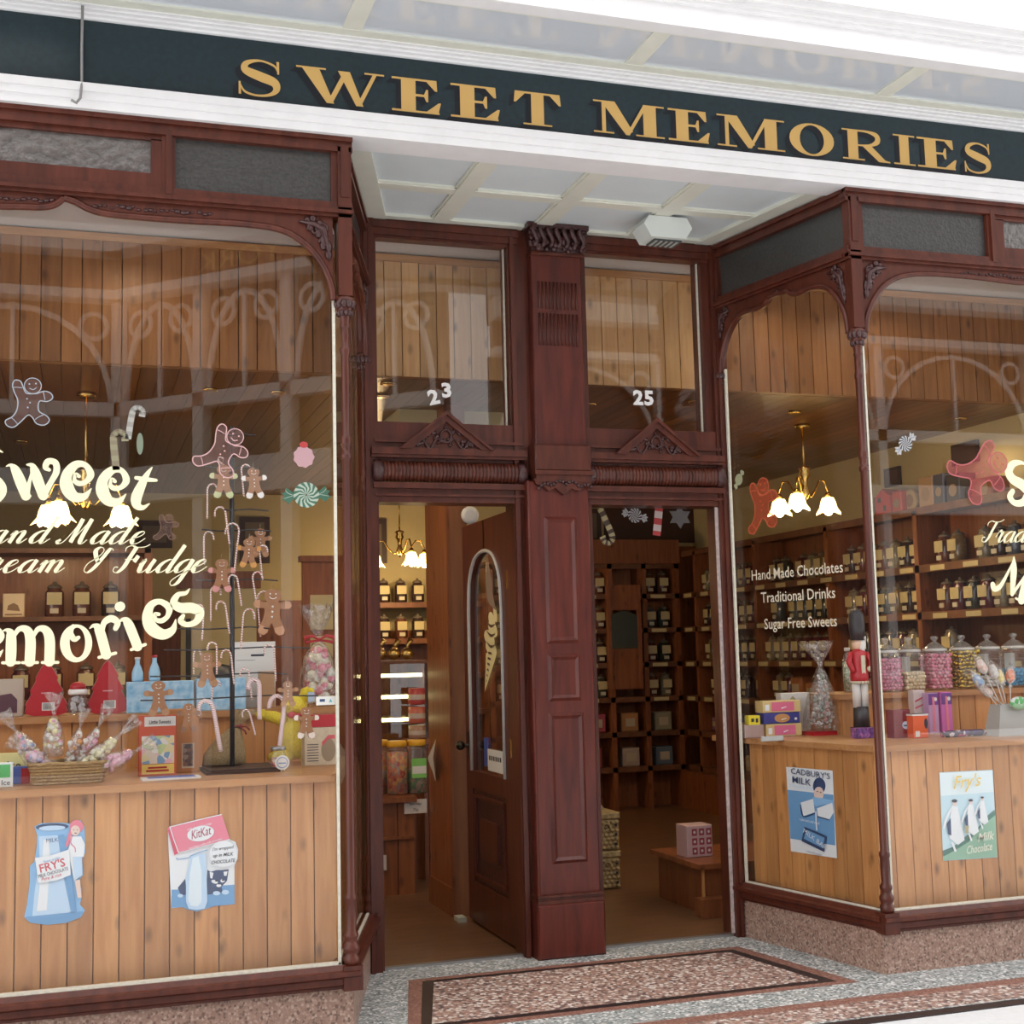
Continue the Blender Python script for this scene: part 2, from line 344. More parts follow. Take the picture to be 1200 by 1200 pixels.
# ------------------------------------------------------------------ sign fascia and soffits
sg = thing('shop_sign', 'dark green fascia board with gold SWEET MEMORIES lettering and white mouldings', 'sign', (2.4, 5.56, 3.84))
MB().box(-4, 9, 5.54, 5.70, 3.93, 4.23).build('sign_board', NAVY, sg, True)
MB().box(-.018, -.008, 5.532, 5.55, 3.93, 4.23).build('board_joint', SHADE, sg, True)
b = MB(); b.box(-4, 9, 5.50, 5.70, 3.90, 3.935); b.box(-4, 9, 5.515, 5.70, 3.87, 3.90); b.box(-4, 9, 5.53, 5.70, 3.835, 3.87); b.build('lower_moulding', WHITE, sg, True)
b = MB(); b.box(-4, 9, 5.525, 5.70, 4.222, 4.245); b.box(-4, 9, 5.50, 5.70, 4.232, 4.26); b.box(-4, 9, 5.475, 5.70, 4.240, 4.27); b.box(-4, 9, 5.45, 5.70, 4.247, 4.28); b.build('upper_moulding', WHITE, sg, True)
MB().tube([(-.01, 5.45, 4.24), (-.012, 5.52, 4.1), (-.01, 5.505, 3.93), (-.015, 5.49, 3.86), (-.03, 5.47, 3.83), (-.05, 5.47, 3.84)], .006).build('cable', C('grimy white cable', .28, .27, .26), sg, True)
def R4(x0, z0, x1, z1): return [(x0, z0), (x1, z0), (x1, z1), (x0, z1)]
def ring(b, cx, cz, ox, oz, ix, iz, y, n=28):
    vs = [(cx+ox*cos(2*pi*i/n), y, cz+oz*sin(2*pi*i/n)) for i in range(n)]+[(cx+ix*cos(2*pi*i/n), y, cz+iz*sin(2*pi*i/n)) for i in range(n)]
    b.add(vs, [(i, (i+1) % n, n+(i+1) % n, n+i) for i in range(n)])
SER = {
 'W': (1.32, [[(.08, .97), (.34, .97), (.56, 0), (.45, 0)], [(.45, 0), (.53, 0), (.76, .85), (.71, .97)], [(.62, .97), (.80, .97), (1.0, 0), (.89, 0)], [(.89, 0), (.96, 0), (1.21, .97), (1.15, .97)], R4(0, .95, .44, 1), R4(1.02, .95, 1.32, 1)]),
 'E': (.74, [R4(0, 0, .72, .06), R4(0, .94, .68, 1), R4(.14, 0, .36, 1), R4(.3, .48, .52, .55), [(.68, 1), (.69, .68), (.655, .68), (.52, .95)], [(.70, 0), (.745, .34), (.71, .34), (.52, .05)], [(.48, .52), (.52, .34), (.55, .34), (.55, .70), (.52, .70)]]),
 'T': (.82, [R4(.02, .94, .80, 1), R4(.30, 0, .52, 1), R4(.16, 0, .66, .05), [(.02, 1), (0, .66), (.035, .66), (.2, .95)], [(.80, 1), (.82, .66), (.785, .66), (.62, .95)]]),
 'M': (1.22, [R4(.16, 0, .225, .97), R4(.02, 0, .36, .05), R4(.02, .95, .3, 1), [(.14, 1), (.38, 1), (.68, .12), (.56, 0)], [(.56, 0), (.62, 0), (.93, .97), (.87, 1)], R4(.86, 0, 1.08, 1), R4(.73, 0, 1.22, .05), R4(.87, .95, 1.22, 1)]),
 'R': (1.0, [R4(.12, 0, .33, 1), R4(0, 0, .46, .05), R4(0, .95, .4, 1), [(.42, .48), (.60, .52), (.90, .07), (1.0, .04), (1.0, 0), (.76, 0)]]),
 'I': (.5, [R4(.14, 0, .36, 1), R4(0, 0, .5, .05), R4(0, .95, .5, 1)]),
 'O': (.95, []), 'S': (.72, [])}
def serif(b, ch, x, z, w, h, y):
    bw, polys = SER[ch]; sx = w/bw
    T = lambda p: [(x+a*sx, z+c*h) for a, c in p]
    for p in polys: b.flat(T(p), y); y -= .0001
    if ch == 'O': ring(b, x+w/2, z+h*.5, w*.5, h*.53, w*.27, h*.47, y)
    if ch == 'R': b.ribbon([(x+a*sx, z+c*h, q*h) for a, c, q in ((.3, .97, .06), (.55, .96, .08), (.73, .86, .17), (.74, .66, .18), (.58, .52, .08), (.3, .49, .05))], y, 5, False)
    if ch == 'S':
        y -= .0002; b.ribbon([(x+a*sx, z+c*h, q*h) for a, c, q in ((.64, .74, .03), (.58, .90, .06), (.36, 1.0, .06), (.15, .90, .14), (.13, .70, .22), (.36, .55, .27), (.58, .42, .25), (.62, .22, .18), (.52, .06, .09), (.32, .0, .06), (.12, .08, .06), (.04, .30, .03))], y, 6, False)
        b.flat(T([(.62, 1.02), (.665, 1.02), (.665, .66), (.635, .66)]), y-.0001); b.flat(T([(.02, 0), (.06, 0), (.05, .36), (.02, .36)]), y-.0002)
for ch, x0, x1, r in [('S', 278, 331, 100), ('W', 347, 450, 105), ('E', 459, 516, 118), ('E', 528, 585, 126), ('T', 602, 657, 134), ('M', 694, 778, 148), ('E', 783, 831, 158), ('M', 839, 919, 165),
                      ('O', 925, 977, 172), ('R', 987, 1042, 180), ('I', 1047, 1072, 186), ('E', 1075, 1120, 190), ('S', 1129, 1162, 194)]:
    xa, xb = at(x0, r, 5.54).x, at(x1, r, 5.54).x
    b = MB(); serif(b, ch, xa, 3.972, xb-xa, .158, 5.535); b.mat(1); serif(b, ch, xa-.024, 3.950, xb-xa, .158, 5.5375)
    for k in (.3, .6): serif(b, ch, xa-.024*k, 3.972-.022*k, xb-xa, .158, 5.5372-.0002*k)
    b.build('letter', [GOLD, SHADE], sg, True)
cn = struct('ceiling', 'cream ribbed porch soffit and glossy canopy soffit')
MB().hprism([(1.05, 5.64), (3.68, 5.64), (3.47, 6.70), (1.39, 6.70)], 3.866, 3.92).build('soffit_board', PANELW, cn)
b = MB()
for x in (1.81, 2.37, 2.93): b.box(x-.045, x+.045, 5.66, 6.66, 3.848, 3.87)
b.box(1.15, 3.6, 6.12, 6.19, 3.849, 3.87); b.box(1.1, 3.66, 5.6, 5.72, 3.849, 3.87); b.box(1.38, 3.46, 6.58, 6.66, 3.849, 3.87)
b.hprism([(1.08, 5.60), (1.21, 5.60), (1.53, 6.66), (1.40, 6.66)], 3.846, 3.87); b.hprism([(3.66, 5.60), (3.53, 5.60), (3.31, 6.66), (3.44, 6.66)], 3.846, 3.87)
for x in (1.81, 2.37, 2.93):
    for s in (-1, 1): b.box(x+s*.045, x+s*.058, 5.72, 6.58, 3.856, 3.87)
for y in (6.11, 6.19): b.box(1.2, 3.55, y, y+.01, 3.856, 3.87)
b.build('soffit_rib', CREAM, cn)
for x0, x1 in ((-4, -.27), (-.20, 1.06), (1.14, 2.38), (2.46, 3.72), (3.80, 5.05), (5.12, 9)): MB().box(x0, x1, 5.06, 5.43, 4.262, 4.28).build('canopy_panel', PANELG, cn)
b = MB(); b.box(-4, 9, 5.395, 5.45, 4.252, 4.29); b.box(-4, 9, 5.04, 5.07, 4.252, 4.29)
for x in (-.235, 1.10, 2.42, 3.76, 5.08): b.box(x-.042, x+.042, 5.05, 5.42, 4.254, 4.29)
b.build('canopy_frame', CREAM, cn)
wu = struct('wall_upper', 'white painted wall and cornice above the fascia')
b = MB(); b.box(-4, 9, 4.96, 5.04, 4.24, 4.60); b.box(-4, 9, 4.94, 5.0, 4.335, 4.35); b.box(-4, 9, 4.925, 5.0, 4.35, 4.37); b.box(-4, 9, 4.90, 5.0, 4.37, 4.40); b.box(-4, 9, 4.87, 5.0, 4.40, 4.43); b.box(-4, 9, 4.93, 5.0, 4.43, 5.6)
b.build('cornice', WHITE, wu)
MB().box(-4, 9, 5.05, 5.8, 4.29, 5.6).build('masonry', WHITE, wu)
lt = thing('fluorescent_lamp', 'white batten lamp under the canopy at the left end of the fascia', 'lamp', (-1.0, 5.2, 4.18))
MB().box(-1.8, -.05, 5.16, 5.34, 4.20, 4.251).build('housing', WHITE, lt, True)
MB().lathe([(.016, -1.75), (.016, -.08)], 10, (0, 5.22, 4.192), 'x').build('tube', mat('lit fluorescent tube', (1, 1, 1), .4, emit=3, ecol=(1, 1, 1)), lt, True)
# ------------------------------------------------------------------ display window bays
def frameM(o, d, inward):
    return Matrix(((d[0], inward[0], 0, o[0]), (d[1], inward[1], 0, o[1]), (0, 0, 1, 0), (0, 0, 0, 1)))
MF = Matrix.Translation((0, YF, 0))
dl = Vector((LB-LX, YD-YF)).normalized(); dr = Vector((RB-RX, YD-YF)).normalized()
ML = frameM((LX, YF), dl, (-dl.y, dl.x)); MR = frameM((RX, YF), dr, (dr.y, -dr.x))
LENR = hypot(RB-RX, YD-YF); LENL = hypot(LB-LX, YD-YF)
SILL = [(0, .0, .285), (-.03, .0, .285), (-.045, 0, .27), (-.045, 0, .255), (-.03, 0, .245), (-.03, 0, .215), (-.01, 0, .2)]
def sill(b, u0, u1):
    pr = [(.06, .29), (-.012, .29), (-.03, .272), (-.05, .268), (-.05, .25), (-.028, .238), (-.03, .215), (-.012, .205), (-.012, .195), (.06, .195)]
    n = len(pr); vs = [(u0, y, z) for y, z in pr]+[(u1, y, z) for y, z in pr]
    b.add(vs, [tuple(range(n)), tuple(range(2*n-1, n-1, -1))]+[(i, (i+1) % n, n+(i+1) % n, n+i) for i in range(n)])
def fret(b, pts, top=3.475, y0=-.012, y1=.02):     # solid board above a curved lower edge
    q = smooth([(x, z, 0) for x, z in pts], 6)
    for i in range(len(q)-1):
        a, c = q[i], q[i+1]
        b.add([(a[0], y0, a[1]), (c[0], y0, c[1]), (c[0], y0, top), (a[0], y0, top), (a[0], y1, a[1]), (c[0], y1, c[1]), (c[0], y1, top), (a[0], y1, top)], [(0, 1, 2, 3), (7, 6, 5, 4), (0, 4, 5, 1), (3, 2, 6, 7)])
def edge_tube(b, pts, r=.015, y=-.014): b.tube([(x, y, z) for x, z, _ in smooth([(x, z, 0) for x, z in pts], 6)], r, 6)
def leaf_carving(b, cx, cz, w, h, flip=1):
    rnd = random.Random(3)
    for k in range(16):
        t = k/15; a = t*1.45
        x = cx+flip*(w*.9*(1-sin(a)*.85))*(.4+.6*rnd.random()); z = cz-h*t*.85*(.5+.5*rnd.random())
        b.ball((x, -.016, z), .014+.008*rnd.random(), 6, 4, (1, .6, 1.3))
    b.tube([(cx+flip*w*.85, -.02, cz-.02), (cx+flip*w*.45, -.026, cz-.03), (cx+flip*w*.2, -.026, cz-h*.25), (cx+flip*w*.06, -.02, cz-h*.85)], [.006, .012, .012, .004], 6)
    for (px, pz, r) in ((.45, .25, .032), (.22, .2, .026), (.2, .5, .024)):
        b.tube([(cx+flip*(w*px+r*cos(t)*(1-t/9)), -.022, cz-h*pz+r*sin(t)*(1-t/9)) for t in [i*.7 for i in range(10)]], .0055, 5)
COLO = [(.030, .288), (.034, .30), (.034, .32), (.026, .328), (.034, .345), (.036, .36), (.026, .375), (.024, .385), (.030, .40), (.030, .41), (.021, .425), (.024, .50), (.022, .54), (.026, .55), (.026, .565), (.019, .575),
        (.0195, 1.4), (.0185, 2.40), (.024, 2.405), (.024, 2.425), (.019, 2.43), (.0185, 2.46), (.023, 2.465), (.023, 2.50), (.018, 2.51), (.0175, 2.86), (.023, 2.87), (.023, 2.89), (.018, 2.90), (.018, 2.98), (.024, 2.985), (.02, 3.0), (.024, 3.03), (.042, 3.09), (.044, 3.11), (.03, 3.12)]
def post(M, u, root, y=.0, scale=1.0, top=3.80):
    b = MB(); b.M = M; b.lathe([(r*scale, z) for r, z in COLO], 12, (u, y, 0)); b.build('colonette', MAH, root, True)
    b = MB(); b.M = M; b.box(u-.030*scale, u+.030*scale, y-.030, y+.030, 3.12, top); b.box(u-.018*scale, u+.018*scale, y-.036, y, 3.56, top-.01); b.box(u-.04*scale, u+.04*scale, y-.04, y+.04, .19, .288); b.build('square_post', MAH, root, True)
    b = MB(); b.M = M
    for k in range(10):
        a = 2*pi*k/10; b.ball((u+.036*scale*cos(a), y+.036*scale*sin(a), 3.085), .015, 6, 4, (1, 1, 1.5)); b.ball((u+.028*scale*cos(a+.3), y+.028*scale*sin(a+.3), 3.045), .011, 6, 4, (1, 1, 1.4))
    b.build('capital', MAHC, root, True)
def rails(b, u0, u1):
    b.box(u0, u1, -.02, .04, 3.785, 3.838); b.box(u0, u1, -.036, .0, 3.815, 3.838); b.box(u0, u1, -.03, .02, 3.768, 3.79)
    b.box(u0, u1, -.03, .04, 3.47, 3.515); b.box(u0, u1, -.045, .0, 3.484, 3.50); b.box(u0, u1, -.02, .03, 3.515, 3.54)
def pane(M, u0, u1, z0, z1, root, m, name='transom_pane', y=.005):
    b = MB(); b.M = M; b.box(u0, u1, y, y+.012, z0, z1); return b.build(name, m, root, True)
def bead(M, u, root, z0=.292, z1=3.12, w=.012):
    b = MB(); b.M = M; b.box(u-w/2, u+w/2, -.002, .012, z0, z1); return tag(b.build('glazing_bead', C('cream putty bead', .74, .70, .58, noise=.2, scale=60), root, True), 'cream painted glazing bead')
# left bay, front
w1 = struct('window_1', 'left bay window in a mahogany frame with arched fretwork', (0, YF, 0))
b = MB(); b.M = MF; sill(b, -4, LX+.05); b.build('sill', MAH, w1, True)
b = MB(); b.M = MF; rails(b, -4, LX+.058); b.build('transom_rail', MAH, w1, True)
b = MB(); b.M = MF; b.box(1.035, 1.075, -.01, .04, 3.50, 3.80); b.build('stile', MAH, w1, True)
for u in (-1.75, -.69, .343): b = MB(); b.M = MF; b.box(u-.028, u+.028, -.018, .04, 3.51, 3.80); b.box(u-.013, u+.013, -.032, 0, 3.51, 3.79); b.build('mullion', MAH, w1, True)
pane(MF, .37, 1.05, 3.53, 3.79, w1, FROST)
pane(MF, -.62, .27, 3.60, 3.75, w1, FROSTR)
pane(MF, -1.73, -.72, 3.53, 3.79, w1, FROST)
b = MB(); b.M = MF; b.box(-.67, .32, -.012, .03, 3.54, 3.60); b.box(-.67, .32, -.012, .03, 3.745, 3.79); b.box(.27, .32, -.012, .03, 3.6, 3.75); b.box(-.67, -.62, -.012, .03, 3.6, 3.75); b.build('sash', MAH, w1, True)
A1 = [(1.04, 3.10), (1.03, 3.17), (.99, 3.26), (.92, 3.34), (.82, 3.395), (.66, 3.41), (.40, 3.405), (.18, 3.405), (.08, 3.41), (.02, 3.425), (-.03, 3.45), (-.075, 3.462)]
A2 = [(-.075, 3.462), (-.11, 3.43), (-.16, 3.415), (-.25, 3.41), (-.33, 3.405), (-.6, 3.40), (-.95, 3.40), (-1.05, 3.36), (-1.15, 3.28), (-1.2, 3.15)]
b = MB(); b.M = MF; fret(b, A1); fret(b, A2); b.build('fretwork', MAH, w1, True)
b = MB(); b.M = MF; edge_tube(b, A1); edge_tube(b, A2); b.build('arch_rim', MAH, w1, True)
b = MB(); b.M = MF; leaf_carving(b, 1.035, 3.46, .17, .22, -1)
for k in range(22): b.ball((.05+k*.022+random.uniform(-.006, .006), -.014, 3.442+random.uniform(-.008, .008)), random.uniform(.006, .012), 5, 4, (1.4, .5, .8))
for k in range(14): b.ball((-.12-k*.022, -.014, 3.445+random.uniform(-.006, .006)), random.uniform(.006, .011), 5, 4, (1.4, .5, .8))
b.build('carving', MAHC, w1, True)
pane(MF, -4, 1.045, .28, 3.50, w1, GLASS, 'glass_pane', .022); bead(MF, 1.043, w1)
b = MB(); b.M = MF; b.box(-4, 1.05, -.002, .03, .288, .300); tag(b.build('glazing_bead', MATS['cream putty bead'], w1, True), 'cream painted glazing bead')
post(MF, LX+.022, w1)
pl = struct('wall_plinth', 'pink terrazzo plinth under the left and right bay windows')
MB().hprism([(-4, 5.60), (LX+.03, 5.60), (LB+.01, 6.70), (LB-.12, 6.70), (LX-.1, 5.74), (-4, 5.74)], 0, .2).build('plinth_left', PLINTH, pl)
MB().hprism([(9, 5.60), (RX-.01, 5.60), (RB-.01, 6.70), (RB+.12, 6.70), (RX+.13, 5.74), (9, 5.74)], 0, .2).build('plinth_right', PLINTH, pl)
# left bay, splayed return
def ret(name, label, M, Ln, two_sided=False):
    w = struct(name, label, (M[0][3], M[1][3], 0))
    b = MB(); b.M = M; sill(b, .0, Ln-.02); b.build('sill', MAH, w, True)
    b = MB(); b.M = M; rails(b, .02, Ln); b.build('transom_rail', MAH, w, True)
    pane(M, .05, Ln-.07, 3.535, 3.79, w, FROST)
    pane(M, .02, Ln-.05, .28, 3.50, w, GLASS, 'glass_pane', .022)
    c = Ln*.5
    def half(f):
        g = lambda x: x if f > 0 else Ln-x-.02
        return [(g(.035), 3.10), (g(.05), 3.20), (g(.10), 3.30), (g(.18), 3.375), (g(.28), 3.40), (g(.38), 3.395), (g(.44), 3.41), (g(.47), 3.43), (g(c), 3.435)]
    for f in (1, -1):
        b = MB(); b.M = M; fret(b, half(f)); b.build('fretwork', MAH, w, True)
    b = MB(); b.M = M; edge_tube(b, half(1)); edge_tube(b, half(-1)); b.build('arch_rim', MAH, w, True)
    b = MB(); b.M = M; leaf_carving(b, .035, 3.46, .14, .24, 1); leaf_carving(b, Ln-.055, 3.46, .12, .2, -1); b.ball((c, -.016, 3.44), .02, 8, 5, (1.5, .6, 1)); b.build('carving', MAHC, w, True)
    if name != 'window_2': bead(M, Ln-.075, w)
    b = MB(); b.M = M; b.box(.03, Ln-.07, .0, .012, .289, .298); tag(b.build('glazing_bead', MATS['cream putty bead'], w, True), 'cream painted glazing bead')
    post(M, Ln-.035, w, -.0, .8)
    return w
w2 = ret('window_2', 'splayed side window of the left bay', ML, LENL)
w3 = ret('window_3', 'splayed side window of the right bay with cream lettering', MR, LENR)
# right bay front
w4 = struct('window_4', 'right bay window in a mahogany frame with arched fretwork', (0, YF, 0))
b = MB(); b.M = MF; sill(b, RX-.03, 9); b.build('sill', MAH, w4, True)
b = MB(); b.M = MF; rails(b, RX-.036, 9); b.build('transom_rail', MAH, w4, True)
b = MB(); b.M = MF; b.box(3.68, 3.73, -.01, .04, 3.50, 3.80); b.build('stile', MAH, w4, True)
for u in (4.50, 5.6, 6.7): b = MB(); b.M = MF; b.box(u-.028, u+.028, -.018, .04, 3.51, 3.80); b.box(u-.013, u+.013, -.032, 0, 3.51, 3.79); b.build('mullion', MAH, w4, True)
pane(MF, 3.72, 4.47, 3.53, 3.79, w4, FROST); pane(MF, 4.58, 5.53, 3.60, 3.745, w4, FROSTR); pane(MF, 5.63, 6.67, 3.53, 3.79, w4, FROST)
b = MB(); b.M = MF; b.box(4.53, 5.57, -.012, .03, 3.54, 3.60); b.box(4.53, 5.57, -.012, .03, 3.745, 3.79); b.box(4.53, 4.58, -.012, .03, 3.6, 3.75); b.build('sash', MAH, w4, True)
A3 = [(3.71, 3.10), (3.72, 3.17), (3.76, 3.26), (3.83, 3.345), (3.93, 3.40), (4.1, 3.425), (4.4, 3.425), (4.65, 3.415), (4.72, 3.43), (4.78, 3.462)]
b = MB(); b.M = MF; fret(b, A3); fret(b, [(4.78, 3.462), (4.84, 3.43), (4.95, 3.41), (5.5, 3.41), (5.8, 3.3)]); b.build('fretwork', MAH, w4, True)
b = MB(); b.M = MF; edge_tube(b, A3); b.build('arch_rim', MAH, w4, True)
b = MB(); b.M = MF; leaf_carving(b, 3.71, 3.46, .16, .22, 1)
for k in range(20): b.ball((4.3+k*.022, -.014, 3.445+random.uniform(-.006, .006)), random.uniform(.006, .011), 5, 4, (1.4, .5, .8))
b.build('carving', MAHC, w4, True)
pane(MF, 3.69, 9, .28, 3.50, w4, GLASS, 'glass_pane', .022)
b = MB(); b.M = MF; b.box(3.70, 9, -.002, .03, .288, .298); b.box(3.695, 3.705, -.002, .03, .29, 3.1); tag(b.build('glazing_bead', MATS['cream putty bead'], w4, True), 'cream painted glazing bead')
post(MF, RX+.008, w4)
# ------------------------------------------------------------------ door wall
dw = struct('trim_doorcase', 'mahogany door case with fluted lintels and little pediments', (2.4, YD, 0))
def part(name, root, m, *boxes, bev=0):
    b = MB()
    for q in boxes: (b.bbox(*q, bev) if bev else b.box(*q))
    return b.build(name, m, root, True)
part('jamb', dw, MAH, (1.385, 1.45, 6.62, 6.78, 0, 3.85), (1.45, 1.466, 6.65, 6.78, 0, 3.80), (1.392, 1.412, 6.605, 6.64, .0, 3.85))
part('jamb', dw, MAH, (3.40, 3.475, 6.62, 6.78, 0, 3.85), (3.355, 3.40, 6.65, 6.78, 2.4, 3.80), (3.42, 3.44, 6.605, 6.64, 0, 3.85))
part('jamb', dw, MAH, (2.195, 2.31, 6.64, 6.78, 0, 3.85), (2.20, 2.225, 6.62, 6.66, 0, 3.80))
part('jamb', dw, MAH, (2.60, 2.642, 6.64, 6.78, 0, 3.85))
part('white_door_edge', dw, C('worn pinkish white strip', .62, .50, .47, noise=.4, scale=50), (3.380, 3.399, 6.64, 6.648, .02, 2.34))
for (x0, x1) in ((1.44, 2.25), (2.61, 3.42)):
    part('head_rail', dw, MAH, (x0, x1, 6.63, 6.76, 3.765, 3.86), (x0, x1, 6.615, 6.66, 3.80, 3.835), (x0, x1, 6.645, 6.7, 3.75, 3.767))
    part('transom_rail', dw, MAH, (x0, x1, 6.63, 6.76, 2.60, 2.765), (x0-.02, x1+.01, 6.60, 6.66, 2.575, 2.60), (x0-.02, x1+.01, 6.585, 6.66, 2.59, 2.625), (x0, x1, 6.61, 6.65, 2.655, 2.672))
    cx = (x0+x1)/2 if x0 > 2 else 1.815
    b = MB(); b.prism([(cx-.235, 2.62), (cx+.235, 2.62), (cx, 2.80)], 6.60, 6.64)
    for s in (-1, 1): b.prism([(cx+s*.25, 2.618), (cx+s*.19, 2.618), (cx, 2.765), (cx, 2.815)], 6.575, 6.60); b.prism([(cx+s*.255, 2.618), (cx+s*.235, 2.618), (cx, 2.80), (cx, 2.822)], 6.56, 6.58)
    b.build('pediment', MAH, dw, True)
    b = MB(); rnd = random.Random(5)
    for k in range(40):
        t = rnd.uniform(-.155, .155); zz = 2.64+rnd.random()*(.12*(1-abs(t)/.18)); b.ball((cx+t, 6.593, zz), rnd.uniform(.007, .014), 6, 4, (1, .6, 1))
    for s in (-1, 1): b.tube([(cx+s*(.02+.13*i/8), 6.588, 2.65+.03*sin(i*1.1)) for i in range(9)], .006, 5)
    b.tube([(cx+.03*cos(a*pi/5), 6.588, 2.69+.035*sin(a*pi/5)) for a in range(10)], .006, 5, True); b.build('carving', MAHC, dw, True)
    b = MB(); n = 39                              # gadrooned half round: many small flutes side by side
    for k in range(n):
        u = x0+.02+(x1-x0-.04)*(k+.5)/n; w = (x1-x0-.04)/n*.5
        b.lathe([(.046, -w), (.055, -w*.45), (.055, w*.45), (.046, w)], 14, (u, 6.63, 2.505), 'x')
    b.build('fluted_roll', MAH, dw, True)
    b = MB()
    for xx in (x0+.015, x1-.015): b.lathe([(.03, -.03), (.06, -.02), (.062, .02), (.03, .03)], 14, (xx, 6.63, 2.505), 'x')
    b.build('roll_end', MAHC, dw, True)
    part('lintel', dw, MAH, (x0, x1, 6.63, 6.78, 2.345, 2.45), (x0-.01, x1+.01, 6.60, 6.66, 2.415, 2.445), (x0, x1, 6.61, 6.66, 2.375, 2.388), (x0, x1, 6.64, 6.7, 2.55, 2.60))
    MB().box(x0+.02, x1-.02, 6.70, 6.712, 2.76, 3.76).build('transom_glass', GLASS, dw, True)
    part('glazing_bead', dw, MATS['cream putty bead'], (x1-.07 if x0 < 2 else x1-.075, x1-.063 if x0 < 2 else x1-.068, 6.685, 6.70, 2.768, 3.75), (x0+.03, x1-.065, 6.685, 6.70, 2.766, 2.773))
ps = struct('trim_pilaster', 'mahogany pilaster with carved capital between the two doors', (2.44, 6.6, 0))
part('pilaster_base', ps, MAHB, (2.235, 2.605, 6.53, 6.75, 0, .275), bev=.01)
part('base_moulding', ps, MAH, (2.24, 2.60, 6.535, 6.7, .275, .292), (2.245, 2.597, 6.545, 6.7, .292, .303), (2.24, 2.60, 6.535, 6.7, .306, .318))
part('lower_shaft', ps, MAHB, (2.25, 2.595, 6.565, 6.75, .31, 2.46), (2.245, 2.262, 6.555, 6.6, .31, 2.46), bev=.006)
def rpanel(x0, x1, z0, z1):
    b = MB(); y = 6.565; t = .016
    b.add([(x0, y, z0), (x1, y, z0), (x1, y, z1), (x0, y, z1), (x0+t, y-.012, z0+t), (x1-t, y-.012, z0+t), (x1-t, y-.012, z1-t), (x0+t, y-.012, z1-t),
           (x0+2*t, y-.002, z0+2*t), (x1-2*t, y-.002, z0+2*t), (x1-2*t, y-.002, z1-2*t), (x0+2*t, y-.002, z1-2*t)],
          [(0, 1, 5, 4), (1, 2, 6, 5), (2, 3, 7, 6), (3, 0, 4, 7), (4, 5, 9, 8), (5, 6, 10, 9), (6, 7, 11, 10), (7, 4, 8, 11), (8, 9, 10, 11)]); b.build('raised_panel', MAHB, ps, True)
rpanel(2.335, 2.52, 1.60, 2.27); rpanel(2.335, 2.52, 1.30, 1.545); rpanel(2.33, 2.53, .47, 1.24)
part('block', ps, MAH, (2.285, 2.605, 6.53, 6.7, 2.51, 2.655), bev=.008)
b = MB(); b.box(2.28, 2.61, 6.52, 6.7, 2.49, 2.512); b.box(2.29, 2.60, 6.535, 6.7, 2.455, 2.49); b.prism([(2.28, 2.47), (2.61, 2.47), (2.60, 2.44), (2.56, 2.43), (2.53, 2.405), (2.49, 2.42), (2.445, 2.385), (2.40, 2.42), (2.36, 2.405), (2.33, 2.43), (2.29, 2.44)], 6.54, 6.58); b.build('corbel', MAH, ps, True)
b = MB()
for k in range(18): b.ball((2.30+k*.0175, 6.538, 2.43+.02*abs(sin(k*.7))-.012*cos(k/17*2*pi)), .011, 6, 4)
b.build('corbel_carving', MAHC, ps, True)
part('upper_shaft', ps, MAHB, (2.305, 2.595, 6.575, 6.75, 2.655, 3.71), bev=.006)
b = MB()
for r in ((3.40, 3.55), (3.20, 3.375)):
    for k in range(11): b.tube([(2.345+k*.0215, 6.573, r[0]), (2.345+k*.0215, 6.573, r[1])], .0062, 6)
b.build('reeding', MAH, ps, True)
part('neck_moulding', ps, MAH, (2.30, 2.60, 6.555, 6.7, 3.695, 3.715), bev=.004)
b = MB(); b.box(2.275, 2.625, 6.52, 6.7, 3.835, 3.862); b.add([(2.31, 6.57, 3.71), (2.59, 6.57, 3.71), (2.61, 6.54, 3.84), (2.29, 6.54, 3.84), (2.31, 6.7, 3.71), (2.59, 6.7, 3.71), (2.61, 6.7, 3.84), (2.29, 6.7, 3.84)], [(0, 1, 2, 3), (4, 7, 6, 5), (0, 4, 5, 1), (1, 5, 6, 2), (2, 6, 7, 3), (3, 7, 4, 0)])
rnd = random.Random(11)
for k in range(70): b.ball((rnd.uniform(2.29, 2.61), 6.54+rnd.uniform(-.012, .015), rnd.uniform(3.725, 3.845)), rnd.uniform(.012, .024), 6, 4, (1, .7, 1.1))
for k in range(7): b.tube([(2.31+k*.045+.015*sin(a*.9), 6.53-.02*a/6, 3.73+.018*a) for a in range(7)], [.012, .013, .014, .014, .015, .014, .01], 6)
b.build('carved_capital', MAHC, ps, True)
# open door leaf, hinged at the pilaster side and standing inwards
dM = frameM((2.20, 6.785), (0, 1.0), (1.0, 0.0))
dd = struct('door_1', 'open mahogany door leaf with a tall arched glass pane', (2.195, 6.73, 0))
DW = .88
def dpart(name, m, *bx):
    b = MB(); b.M = dM
    for q in bx: b.box(*q)
    return b.build(name, m, dd, True)
dpart('stile', MAH, (0, .12, 0, .045, .02, 2.32)); dpart('stile', MAH, (DW-.12, DW, 0, .045, .02, 2.32))
dpart('bottom_rail', MAH, (.12, DW-.12, 0, .045, .02, .25), (.12, DW-.12, 0, .045, .78, .88))
dpart('door_panel', MAHC, (.12, DW-.12, .01, .035, .25, .78)); dpart('panel_moulding', MAH, (.15, DW-.15, -.006, .05, .28, .30), (.15, DW-.15, -.006, .05, .73, .75), (.15, .17, -.006, .05, .3, .73), (DW-.17, DW-.15, -.006, .05, .3, .73), (.28, DW-.28, -.006, .05, .40, .62))
